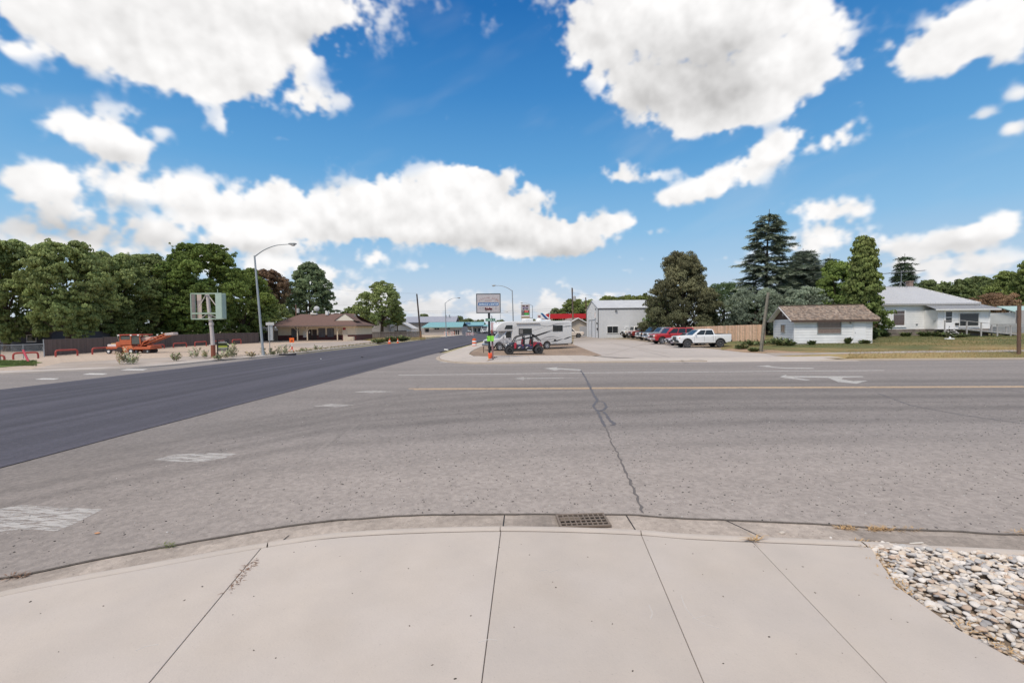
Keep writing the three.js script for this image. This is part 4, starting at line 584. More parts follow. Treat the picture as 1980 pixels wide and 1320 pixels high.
conifer({ name: 'spruce_tree', label: 'thin dark conifer tip left of the pyramid shaped tree', ...at(1604, 490, 20, 80), col: [0.134, 0.194, 0.134], seed: 47, levels: 18, s: 0.9, droop: 0.1 });
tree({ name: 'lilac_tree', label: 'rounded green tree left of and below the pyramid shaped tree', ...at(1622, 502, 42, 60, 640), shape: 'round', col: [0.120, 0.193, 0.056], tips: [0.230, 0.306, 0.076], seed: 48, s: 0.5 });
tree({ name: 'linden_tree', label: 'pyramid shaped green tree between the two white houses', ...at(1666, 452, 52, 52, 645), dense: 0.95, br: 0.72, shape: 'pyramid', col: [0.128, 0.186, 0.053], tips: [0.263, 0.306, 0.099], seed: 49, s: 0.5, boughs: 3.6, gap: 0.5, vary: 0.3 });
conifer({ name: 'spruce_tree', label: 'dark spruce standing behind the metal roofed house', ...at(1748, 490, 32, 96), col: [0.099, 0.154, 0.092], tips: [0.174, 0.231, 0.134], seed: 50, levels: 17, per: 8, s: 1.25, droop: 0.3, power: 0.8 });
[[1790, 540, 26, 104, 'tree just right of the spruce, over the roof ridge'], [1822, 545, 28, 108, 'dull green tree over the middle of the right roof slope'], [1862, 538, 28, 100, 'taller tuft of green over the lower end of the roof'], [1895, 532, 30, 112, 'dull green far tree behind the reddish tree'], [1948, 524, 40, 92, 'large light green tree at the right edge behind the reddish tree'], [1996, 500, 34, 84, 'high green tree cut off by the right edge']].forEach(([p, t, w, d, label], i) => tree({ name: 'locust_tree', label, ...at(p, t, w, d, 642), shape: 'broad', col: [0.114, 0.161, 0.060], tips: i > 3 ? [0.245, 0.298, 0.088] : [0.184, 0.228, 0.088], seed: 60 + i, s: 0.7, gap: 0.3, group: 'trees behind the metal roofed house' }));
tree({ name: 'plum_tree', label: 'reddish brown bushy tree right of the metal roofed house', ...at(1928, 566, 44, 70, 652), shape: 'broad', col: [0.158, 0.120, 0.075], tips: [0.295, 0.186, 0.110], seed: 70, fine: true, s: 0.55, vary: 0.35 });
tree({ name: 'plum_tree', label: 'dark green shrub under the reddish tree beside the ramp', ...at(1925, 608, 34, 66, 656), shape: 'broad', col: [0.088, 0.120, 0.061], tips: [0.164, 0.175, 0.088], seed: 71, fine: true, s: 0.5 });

// ───────────────────────── buildings and fences ─────────────────────────
const spread = (n, f) => Array.from({ length: n }, (_, i) => f(i));
const lap = (w, h, b, rnd = 0) => spread(Math.ceil(h / b - 1e-6), (i) => { const hh = Math.min(b, h - i * b); return mv(new THREE.BoxGeometry(w, hh - 0.012, 0.024), 0, 0, 0, -0.06, 0, 0).translate(0, i * b + hh / 2, 0.012); });   // lapped boards of a wall that faces +z, from y = 0, centred on x
function place(m, x, y, z, turn = 0) { m.position.set(x, y, z); m.rotation.y = turn; return m; }
function windowUnit(parent, x, y, z, w, h, turn, { nx = 1, ny = 1, frame = M.trim, fw = 0.07, pane = M.glass, sill = true, name = 'window', bar = 0.03, split } = {}) {   // outer size w x h, (x, y, z) the middle of its foot on the wall face
  const f = [box(w, fw, 0.09, 0, fw / 2, 0.02), box(w, fw, 0.09, 0, h - fw / 2, 0.02), box(fw, h - 2 * fw, 0.09, -w / 2 + fw / 2, h / 2, 0.02), box(fw, h - 2 * fw, 0.09, w / 2 - fw / 2, h / 2, 0.02)];
  const iw = w - 2 * fw, ih = h - 2 * fw;
  for (let i = 1; i < nx; i++) f.push(box(bar, ih, 0.05, -iw / 2 + i * iw / nx, h / 2, 0.022));
  for (let j = 1; j < ny; j++) f.push(box(iw, bar, 0.046, 0, fw + (split ?? j / ny) * ih, 0.022));
  const o = place(mesh(name, f, frame, parent), x, y, z, turn);
  mesh('pane', box(iw, ih, 0.012, 0, h / 2, 0.006), pane, o);
  if (sill) mesh('sill', box(w + 0.1, 0.05, 0.14, 0, -0.026, 0.045), frame, o);
  return o;
}
const curtainPane = (a, b) => new THREE.MeshPhysicalMaterial({ color: C(1, 1, 1), map: tex(128, 1, (u, v) => { const k = 0.6 + 0.4 * Math.sin(u * 60 + 2 * pn(u, v, 4, 3)); return a.map((q, i) => lerp(q, b[i], k * 0.7 + 0.3 * pn(u, v, 8, 5))); }), roughness: 0.12, clearcoat: 0.6, clearcoatRoughness: 0.03 });

// small white building with the shake roof
{
  const A = G(1536, 666), B = G(1686, 663.5), L = Math.hypot(B.x - A.x, B.z - A.z), turn = Math.atan2(B.z - A.z, B.x - A.x), W = 5.2, H = 2.45, ridge = 1.25, ov = 0.42, base = Math.min(land(A.x, A.z), land(B.x, B.z));
  const b = thing('small_house', 'small white clapboard building with weathered brown shake roof', 'house', A.x, A.z, base, turn), wallM = std([0.90, 0.90, 0.90], { map: rep(wearTex, 2.2), roughness: 0.6 });
  mesh('foundation', [box(L - 0.04, 0.35, W - 0.04, L / 2, 0.0, -W / 2)], std([0.55, 0.54, 0.52], { map: paveTex }), b);
  mesh('wall', [box(L - 0.05, H - 0.1, W - 0.05, L / 2, H / 2 + 0.03, -W / 2)], std([0.30, 0.30, 0.31]), b);  // dark backing seen between the boards, standing in for lap shadows
  const n = 9, bh = (H - 0.12) / n;
  for (let i = 0; i < n; i++) { const y = 0.12 + i * bh; mesh('siding_board', mv(box(L, bh - 0.014, 0.024), 0, 0, 0, -0.06).translate(L / 2, y + bh / 2, 0.004), wallM, b); mesh('siding_board', mv(box(W, bh - 0.014, 0.024), 0, 0, 0, -0.06).translate(0, 0, 0), wallM, b).position.set(-0.004, y + bh / 2, -W / 2); b.children[b.children.length - 1].rotation.y = -Math.PI / 2; }
  for (const x of [-0.004, L + 0.004]) mesh('corner_board', box(0.06, H - 0.1, 0.06, x, H / 2 + 0.06, 0.016), M.trim, b);
  const zr = -W / 2, brown = std([0.095, 0.06, 0.05]), y0 = H - ov * ridge / (W / 2), gab = (x) => slab([[-W / 2, 0], [W / 2, 0], [0, ridge]], 0.06).rotateY(Math.PI / 2).translate(x, H + 0.02, zr);
  mesh('gable', [gab(0.02)], brown, b); mesh('gable', [gab(L - 0.03)], brown, b); mesh('vent', box(0.06, 0.32, 0.28, -0.03, H + 0.50, zr), std([0.35, 0.31, 0.29]), b);
  const rf = mesh('roof', [1, -1].map((s) => plate(...[V(-ov, y0, s * (W / 2 + ov)), V(L + ov, y0, s * (W / 2 + ov)), V(L + ov, H + ridge, 0), V(-ov, H + ridge, 0)].map((v) => v.add(V(0, 0.04, zr))), 0.06 * s)), std([0.12, 0.09, 0.07]), b);
  for (const z of [ov + 0.02, -W - ov - 0.02]) mesh('fascia', box(L + 2 * ov, 0.15, 0.03, L / 2, y0 - 0.02, z), brown, b);
  const rake = [1, -1].flatMap((s) => [bar(V(-ov - 0.01, y0 - 0.02, zr + s * (W / 2 + ov)), V(-ov - 0.01, H + ridge - 0.02, zr), 0.075, 0.075, 4)]); mesh('barge_board', rake, std([0.62, 0.60, 0.60]), b);
  mesh('soffit', [1, -1].map((s) => plate(...[V(-ov + 0.02, y0 - 0.06, s * (W / 2 + ov)), V(-0.02, y0 - 0.06, s * (W / 2 + ov)), V(-0.02, H + ridge - 0.07, 0), V(-ov + 0.02, H + ridge - 0.07, 0)].map((v) => v.add(V(0, 0, zr))), 0.015)), M.trim, b);
  const r = rng(81), sh = [], rows = 15, len = Math.hypot(W / 2 + ov, ridge + ov * ridge / (W / 2)), ang = Math.atan2(ridge + ov * ridge / (W / 2), W / 2 + ov), tones = [[0.31, 0.235, 0.185], [0.36, 0.285, 0.235], [0.27, 0.21, 0.17], [0.41, 0.32, 0.25], [0.21, 0.165, 0.135], [0.34, 0.245, 0.185]];
  for (const s of [1, -1]) for (let i = 0; i < (s > 0 ? rows : 4); i++) { let x = -ov - 0.03; while (x < L + ov) { const w = 0.09 + 0.15 * r(), t = tones[Math.floor(r() * 6)], k = 0.8 + 0.4 * r(), d = (i + 0.5) / rows * len, g = box(w - 0.008, 0.026 + 0.014 * r(), len / rows + 0.10 + 0.03 * r(), 0, 0, 0, (ang + 0.05) * s); g.translate(x + w / 2, y0 + d * Math.sin(ang) + 0.115, zr + s * (W / 2 + ov - d * Math.cos(ang))); sh.push(tint(g, t[0] * k, t[1] * k, t[2] * k)); x += w; } }
  tag(mesh('shingles', sh, std([1, 1, 1], { vertexColors: true, map: woodTex, roughness: 1 }), b), null, null, null, 'stuff');
  mesh('ridge_cap', box(L + 2 * ov, 0.05, 0.2, L / 2, H + ridge + 0.16, zr), std([0.2, 0.15, 0.11], { map: woodTex }), b);
  windowUnit(b, 3.05, 1.02, 0.025, 2.08, 1.22, 0, { fw: 0.05, ny: 2, split: 0.42, sill: false, frame: std([0.36, 0.38, 0.38]), pane: curtainPane([0.12, 0.085, 0.075], [0.26, 0.20, 0.18]) });
  windowUnit(b, -0.03, 1.12, -2.55, 1.0, 0.82, -Math.PI / 2, { fw: 0.05, nx: 2, sill: false, frame: std([0.36, 0.38, 0.38]), pane: curtainPane([0.18, 0.10, 0.06], [0.20, 0.16, 0.13]) });
  const d = place(mesh('door', [rbox(0.95, 2.02, 0.05, 0, 1.01, 0.03, 0.01), ...[0.3, 0.95, 1.55].flatMap((y) => [-0.22, 0.22].map((x) => rbox(0.32, y === 0.95 ? 0.5 : 0.42, 0.02, x, y + 0.1, 0.057, 0.008)))], std([0.84, 0.84, 0.85], { roughness: 0.4 }), b), L - 1.05, 0.14, 0.02);
  mesh('door_frame', [box(0.07, 2.1, 0.06, -0.515, 1.05, 0.02), box(0.07, 2.1, 0.06, 0.515, 1.05, 0.02), box(1.1, 0.07, 0.06, 0, 2.085, 0.02)], M.trim, d); mesh('handle', mv(new THREE.SphereGeometry(0.035, 10, 8), -0.40, 0.98, 0.09), M.steel, d);
  mesh('lamp', [cyl(0.05, 0.07, 0.14, L - 1.85, 2.02, 0.10, 10), box(0.08, 0.08, 0.1, L - 1.85, 2.08, 0.05)], M.steel, b);
}

// white house with the ribbed metal roof
{
  const z0 = 53, x0 = D(1697, 640, z0).x, base = 0.98, W = 11.2, dep = 9.0, H = 3.62, found = 0.78, pk = 2.25, ov = 0.45;
  const b = thing('metal_roof_house', 'white house with ribbed pale metal roof and stone foundation', 'house', x0, z0, base, 0.03), wm = std([0.90, 0.90, 0.89], { map: rep(wearTex, 2), roughness: 0.6 });
  mesh('wall', [box(W, H - found, dep, W / 2, found + (H - found) / 2, -dep / 2)], std([0.40, 0.40, 0.41]), b);  // grey backing, darkened to draw the shadow lines of the siding
  tag(mesh('siding', lap(W + 0.02, H - found, 0.2).map((g) => g.translate(W / 2, found, 0)), wm, b), null, null, null, 'stuff');
  tag(place(mesh('siding', lap(dep, H - found, 0.2), wm, b), W, found, -dep / 2, Math.PI / 2), null, null, null, 'stuff');
  const r = rng(91), st = []; for (let j = 0; j < 4; j++) { let x = -0.05; while (x < W - 0.1) { const w = Math.min(0.25 + 0.25 * r(), W + 0.04 - x), k = 0.75 + 0.5 * r(); st.push(tint(rbox(w - 0.015, found / 4 - 0.012, 0.16, x + w / 2, (j + 0.5) * found / 4, 0.06 + 0.015 * r(), 0.02), 0.30 * k, 0.255 * k, 0.22 * k)); x += w; } }
  tag(mesh('foundation_stones', st, std([1, 1, 1], { vertexColors: true, map: grainTex, roughness: 0.95 }), b), null, null, null, 'stuff');
  mesh('foundation', box(W - 0.02, found + 0.5, dep - 0.02, W / 2, found / 2 - 0.25, -dep / 2), std([0.22, 0.19, 0.17], { map: grainTex }), b);
  const metal = std([0.47, 0.475, 0.49], { metalness: 0.25, roughness: 0.38, map: rep(wearTex, 4) }), e = [V(-ov, H, ov), V(W + ov, H, ov), V(W + ov, H, -dep - ov), V(-ov, H, -dep - ov)], rl = V(3.7, H + pk, -dep / 2), rr = V(8.5, H + pk, -dep / 2);
  mesh('roof', [plate(e[0], e[1], rr, rl, 0.05), plate(e[2], e[3], rl, rr, 0.05), loft([[e[1], e[2], rr], [e[1], e[2], rr].map((v) => v.clone().add(V(0, 0.05, 0)))]), loft([[e[3], e[0], rl], [e[3], e[0], rl].map((v) => v.clone().add(V(0, 0.05, 0)))])], metal, b);
  const ribs = [], onFront = (x) => { const t = x < rl.x ? (x - e[0].x) / (rl.x - e[0].x) : x > rr.x ? (e[1].x - x) / (e[1].x - rr.x) : 1; return V(x, H + pk * t, lerp(ov, -dep / 2, t)); };
  for (let x = -ov + 0.15; x < W + ov; x += 0.30) { const t = onFront(x); ribs.push(bar(V(x, H + 0.055, ov), t.add(V(0, 0.055, 0)), 0.034, 0.034, 4)); }
  tag(mesh('roof_ribs', ribs, std([0.74, 0.74, 0.75], { metalness: 0.1, roughness: 0.4 }), b), null, null, null, 'stuff');  // paler than the roof sheets: rib light and shade put into the colours
  mesh('ridge_cap', [bar(rl.clone().add(V(0, 0.07, 0)), rr.clone().add(V(0, 0.07, 0)), 0.08, 0.08, 6), bar(e[1].clone().add(V(0, 0.07, 0)), rr.clone().add(V(0, 0.07, 0)), 0.06, 0.06, 6), bar(e[0].clone().add(V(0, 0.07, 0)), rl.clone().add(V(0, 0.07, 0)), 0.06, 0.06, 6)], metal, b);
  mesh('fascia', [box(W + 2 * ov, 0.14, 0.03, W / 2, H - 0.05, ov + 0.015), box(0.03, 0.14, dep + 2 * ov, W + ov + 0.015, H - 0.05, -dep / 2)], std([0.42, 0.41, 0.40]), b);
  mesh('soffit', box(W + 2 * ov - 0.05, 0.02, dep + 2 * ov - 0.05, W / 2, H - 0.02, -dep / 2), M.trim, b);
  // enclosed porch under its own low roof
  const pw = 5.9, px0 = W - 5.75, pd = 1.6, pH = 2.92;
  mesh('porch_wall', [box(pw, pH - found, pd, px0 + pw / 2, found + (pH - found) / 2, pd / 2 + 0.03)], wm, b);
  tag(mesh('siding', lap(pw, pH - found, 0.2).map((g) => g.translate(px0 + pw / 2, found, pd + 0.03)), wm, b), null, null, null, 'stuff');
  mesh('foundation', box(pw - 0.1, found + 0.4, pd - 0.1, px0 + pw / 2, found / 2 - 0.2, pd / 2 + 0.1), std([0.30, 0.26, 0.23], { map: grainTex }), b);
  const pr = [V(px0 - 0.75, pH + 0.02, pd + 0.6), V(px0 + pw + 0.75, pH + 0.02, pd + 0.6), V(px0 + pw + 0.75, H - 0.02, -0.4), V(px0 + 0.1, H - 0.02, -0.4)];
  const proof = mesh('porch_roof', plate(...pr, 0.05), metal, b), pribs = []; for (let x = px0 - 0.5; x < px0 + pw + 0.7; x += 0.3) pribs.push(bar(V(x, pH + 0.085, pd + 0.6), V(Math.max(x, px0 + 0.1 + (x - px0) * 0.9), H + 0.04, -0.3), 0.017, 0.017, 4)); tag(mesh('roof_ribs', pribs, metal, proof), null, null, null, 'stuff');
  mesh('fascia', box(pw + 1.5, 0.15, 0.03, px0 + pw / 2, pH - 0.03, pd + 0.615), std([0.75, 0.74, 0.73]), b);
  windowUnit(b, 2.45, 1.08, 0.03, 1.62, 1.95, 0, { ny: 2, split: 0.76, fw: 0.16, pane: curtainPane([0.05, 0.035, 0.032], [0.14, 0.10, 0.095]) });
  windowUnit(b, px0 + 3.55, 1.02, pd + 0.06, 2.3, 1.52, 0, { fw: 0.08, frame: std([0.66, 0.66, 0.65]) });
  const d = place(mesh('door', [box(0.95, 0.12, 0.05, 0, 2.0, 0.03), box(0.95, 0.75, 0.05, 0, 0.375, 0.03), box(0.12, 1.2, 0.05, -0.415, 1.34, 0.03), box(0.12, 1.2, 0.05, 0.415, 1.34, 0.03), box(0.7, 0.06, 0.05, 0, 1.3, 0.03)], M.trim, b), px0 + 1.25, found - 0.02, pd + 0.04); mesh('pane', box(0.7, 1.18, 0.01, 0, 1.34, 0.02), M.glass, d);
  mesh('door_frame', [box(0.1, 2.2, 0.08, -0.53, 1.1, 0.02), box(0.1, 2.2, 0.08, 0.53, 1.1, 0.02), box(1.6, 0.09, 0.35, 0, 2.2, 0.14)], M.trim, d);
  mesh('chimney', [box(0.5, 1.35, 0.5, 8.3, H + pk + 0.1, -dep / 2 - 0.6), box(0.62, 0.12, 0.62, 8.3, H + pk + 0.78, -dep / 2 - 0.6)], std([0.42, 0.30, 0.25], { map: grainTex }), b);
  mesh('downpipe', [bar(V(px0 + pw + 0.02, found, pd + 0.08), V(px0 + pw + 0.02, pH, pd + 0.08), 0.04, 0.04, 6)], M.trim, b);
  mesh('mailbox', [rbox(0.36, 0.24, 0.16, px0 + 2.15, 1.32, pd + 0.13, 0.04)], M.black, b); mesh('meter', [rbox(0.22, 0.10, 0.1, px0 - 0.9, 1.35, 0.09, 0.03)], M.steel, b);
  // television aerial on the ridge
  const ax = 6.7, ay = H + pk, an = thing('tv_aerial', 'spindly television aerial on a tripod on the metal roof ridge', 'aerial', 0, 1, 0); b.updateMatrixWorld(); const ap = V(ax, ay + 0.06, -dep / 2).applyMatrix4(b.matrixWorld); an.position.copy(ap); const th = M.steel;
  mesh('mast', [bar(V(0, 0, 0), V(0, 2.05, 0), 0.04), bar(V(-0.5, 0, 0.35), V(0, 0.75, 0), 0.025), bar(V(0.5, 0, 0.35), V(0, 0.75, 0), 0.025), bar(V(0, 0, -0.5), V(0, 0.75, 0), 0.015)], th, an); mesh('boom', [bar(V(-2.6, 1.62, 0.3), V(3.1, 2.05, -0.2), 0.04)], th, an);
  for (let i = 0; i < 11; i++) { const t = i / 10, c = V(lerp(-2.5, 3.0, t), lerp(1.63, 2.04, t), lerp(0.3, -0.2, t)), l = 0.3 + 0.75 * (1 - t); mesh('element', [bar(c.clone().add(V(0.03, 0, l)), c.clone().add(V(-0.03, 0, -l)), 0.014, 0.014, 5)], th, an); }
  mesh('lower_boom', [bar(V(-1.7, 0.52, 0.2), V(0.1, 0.55, 0), 0.015)], th, an);
}
// wheelchair ramp before that house
{
  const at0 = D(1816, 648, 51.2), b = thing('wheelchair_ramp', 'long grey white wooden wheelchair ramp with railings descending to the right', 'ramp', at0.x, 51.2, 0.98, 0.02), wood = std([0.60, 0.58, 0.57], { map: woodTex, roughness: 0.85 }), L = 8.6, y0 = 0.78, y1 = 0.03, w = 1.15, lv = 1.9, top = (x) => (x < lv ? y0 : lerp(y0, y1, (x - lv) / (L - lv)));
  mesh('deck', [box(lv, 0.06, w, lv / 2, y0 - 0.03, 0), mv(box(Math.hypot(L - lv, y0 - y1), 0.06, w), 0, 0, 0, 0, 0, -Math.atan2(y0 - y1, L - lv)).translate((lv + L) / 2, (y0 + y1) / 2 - 0.03, 0)], wood, b);
  for (const s of [1, -1]) {
    for (const x of s > 0 ? [0.05, 2.5, 4.1, 5.9, 7.4] : [1.9, 3.4, 5.1, 6.6, 8.3]) mesh('post', box(0.10, top(x) + 0.92 + (x > 4 ? 0.2 : 0), 0.10, x, (top(x) + 0.92) / 2 - (x > 4 ? 0.1 : 0), s * (w / 2 + 0.05)), wood, b);
    for (const hgt of [0.92, 0.5]) { if (hgt === 0.5 && s < 0) continue; mesh('rail', [...(hgt > 0.6 ? [box(lv, 0.05, 0.14, lv / 2, y0 + hgt, s * (w / 2 + 0.05))] : []), ...(hgt > 0.6 ? [mv(box(Math.hypot(L - lv, y0 - y1), 0.05, 0.14), 0, 0, 0, 0, 0, -Math.atan2(y0 - y1, L - lv)).translate((lv + L) / 2, (y0 + y1) / 2 + hgt, s * (w / 2 + 0.05))] : [])].concat(hgt < 0.6 ? [mv(box(Math.hypot(L - lv, y0 - y1), 0.09, 0.04), 0, 0, 0, 0, 0, -Math.atan2(y0 - y1, L - lv)).translate((lv + L) / 2, (y0 + y1) / 2 + 0.06, s * (w / 2 + 0.02))] : []), wood, b); }
  }
  mesh('step', [0, 1, 2].map((i) => box(1.0, 0.05, 0.28, 0.6, 0.58 - i * 0.2, w / 2 + 0.2 + i * 0.27)), wood, b); for (const x of [0.15, 1.05]) mesh('stringer', bar(V(x, y0 - 0.1, w / 2 + 0.05), V(x, 0, w / 2 + 1.0), 0.06, 0.06, 4), wood, b);
}

// white metal shop
{
  const A = G(1157, 653.3), L = 9.5, W = 10.5, H = 4.95, pk = 1.55, b = thing('metal_shop', 'tall white ribbed metal shop building with pale gabled roof', 'workshop', A.x, A.z, land(A.x + 3, A.z) - 0.05, 0.02), wm = std([0.72, 0.73, 0.745], { map: rep(wearTex, 9), metalness: 0.05, roughness: 0.5 }), rm = std([0.58, 0.59, 0.61], { map: rep(wearTex, 3), metalness: 0.15, roughness: 0.45 });
  mesh('wall', [box(L, H, W, L / 2, H / 2, -W / 2), slab([[-W / 2, 0], [W / 2, 0], [0, pk]], L).rotateY(Math.PI / 2).translate(L / 2, H, -W / 2)], wm, b);
  tag(mesh('cladding_ribs', spread(40, (i) => box(0.045, H - 0.02, 0.03, 0.12 + i * (L - 0.2) / 39, H / 2, 0.012)).concat(spread(34, (i) => { const z = -0.15 - i * (W - 0.3) / 33, h = H + pk * (1 - Math.abs(z + W / 2) / (W / 2)) - 0.1; return box(0.03, h, 0.045, -0.012, h / 2, z); })), wm, b), null, null, null, 'stuff');
  const ov = 0.12; mesh('roof', [1, -1].map((s) => plate(...[V(-ov, H - 0.02, s * (W / 2 + ov)), V(L + ov, H - 0.02, s * (W / 2 + ov)), V(L + ov, H + pk, 0), V(-ov, H + pk, 0)].map((v) => v.add(V(0, 0.04, -W / 2))), 0.06 * s)), rm, b);
  tag(mesh('roof_ribs', spread(32, (i) => bar(V(i * L / 31, H + 0.08, 0.1), V(i * L / 31, H + pk + 0.09, -W / 2), 0.018, 0.018, 4)), rm, b), null, null, null, 'stuff');
  mesh('trim', [box(L + 0.1, 0.16, 0.06, L / 2, H - 0.06, 0.06), box(0.10, H, 0.10, -0.01, H / 2, 0.02), box(0.10, H, 0.10, L, H / 2, 0.02)], std([0.10, 0.10, 0.11]), b);
  windowUnit(b, 2.4, 0.78, 0.03, 1.95, 1.25, 0, { fw: 0.08, nx: 2, sill: false, frame: M.trim, pane: M.glass });
  mesh('flood_light', [rbox(0.34, 0.22, 0.22, 2.95, H - 0.32, 0.2, 0.04), box(0.12, 0.12, 0.14, 2.95, H - 0.18, 0.1)], M.steel, b);
  mesh('swamp_cooler', [rbox(0.85, 0.75, 0.35, 4.75, 1.55, 0.19, 0.06), mv(new THREE.TorusGeometry(0.25, 0.04, 8, 20), 4.75, 1.55, 0.37)], std([0.62, 0.63, 0.64]), b);
  for (const [z, w, h, nm] of [[-6.9, 2.6, 3.0, 'roll_up_door'], [-3.6, 2.6, 3.0, 'roll_up_door']]) { const d = mesh(nm, [box(0.06, h, w, -0.025, h / 2, z)].concat(spread(8, (i) => box(0.03, h / 8 - 0.03, w - 0.1, -0.058, (i + 0.5) * h / 8, z))), std([0.72, 0.73, 0.74]), b); mesh('door_frame', [box(0.09, h + 0.1, 0.1, -0.04, h / 2, z - w / 2 - 0.05), box(0.09, h + 0.1, 0.1, -0.04, h / 2, z + w / 2 + 0.05), box(0.09, 0.12, w + 0.2, -0.04, h + 0.1, z)], std([0.25, 0.26, 0.28]), d); }
  const d = mesh('door', [box(0.06, 2.05, 0.9, -0.03, 1.03, -1.2)], std([0.70, 0.70, 0.71]), b); mesh('handle', box(0.06, 0.05, 0.12, -0.08, 1.0, -0.85), M.steel, d);
  windowUnit(b, -0.04, 3.4, -2.2, 0.8, 1.1, -Math.PI / 2, { sill: false, pane: std([0.50, 0.33, 0.33]) });
  mesh('wall_lamp', [rbox(0.2, 0.3, 0.22, -0.12, 2.5, -0.5, 0.05), rbox(0.16, 0.4, 0.2, -0.1, 1.55, -0.45, 0.05), rbox(0.18, 0.22, 0.2, -0.12, 4.9, -1.5, 0.05)], M.black, b);
}

// board fence between the shop and the small building
{
  const A = G(1322, 658), B = G(1478, 664), n = 118, r = rng(17), f = thing('board_fence', 'tan cedar board fence behind the parked vehicles', 'fence', A.x, A.z, 0), bd = [];
  A.z = 58; A.x = D(1322, 650, 58).x; const Az = 57, Bx = D(1480, 650, 50).x, Bz = 50; f.position.set(0, 0, 0);
  for (let i = 0; i < n; i++) { const t = i / n, x = lerp(A.x, Bx, t), z = lerp(Az, Bz, t), k = 0.75 + 0.4 * r(), h = 1.76 + 0.03 * r(), q = r(), turn = Math.atan2(Bz - Az, Bx - A.x), w = Math.hypot(Bx - A.x, Bz - Az) / n; bd.push(tint(mv(box(w - 0.012, h, 0.02 + 0.008 * r()), 0, 0, 0, 0, turn).translate(x, land(x, z) + h / 2 + 0.02, -z), k, k * lerp(0.88, 1, q), k * lerp(0.78, 1, q))); }
  tag(mesh('boards', bd, M.fenceWood, f), null, null, null, 'stuff');
  for (let i = 0; i <= 7; i++) { const t = i / 7, x = lerp(A.x, Bx, t), z = lerp(Az, Bz, t) + 0.09; mesh('post', box(0.1, 1.7, 0.1, x, land(x, z) + 0.85, -z), std([0.4, 0.28, 0.2], { map: woodTex }), f); }
  const s = mesh('dog_sign', rbox(0.42, 0.3, 0.02, 0, 0, 0, 0.005), std([0.55, 0.52, 0.48]), scene), t = D(1412, 641.5, 53.05); s.position.set(t.x, t.y, -t.z + 0.06); tag(s, 'small grey sign with a dark animal shape on the board fence', 'sign'); mesh('print', [rbox(0.26, 0.09, 0.008, 0, 0.01, 0.013, 0.003), rbox(0.09, 0.10, 0.008, -0.12, 0.06, 0.013, 0.003), box(0.03, 0.09, 0.008, -0.08, -0.06, 0.013), box(0.03, 0.09, 0.008, 0.09, -0.06, 0.013)], M.black, s);
  // end of the same kind of fence between the two white houses
  const e = D(1691, 645, 52.5), f2 = thing('board_fence', 'short piece of orange board fence between the two white houses', 'fence', e.x, 52.5); const b2 = []; for (let i = 0; i < 7; i++) b2.push(tint(box(0.13, 1.75, 0.022, -0.42 + i * 0.14, 0.9, 0), 1, 0.82, 0.62)); tag(mesh('boards', b2, M.fenceWood, f2), null, null, null, 'stuff'); mesh('rail', box(0.98, 0.08, 0.04, 0, 1.4, -0.03), M.greyWood, f2);
}

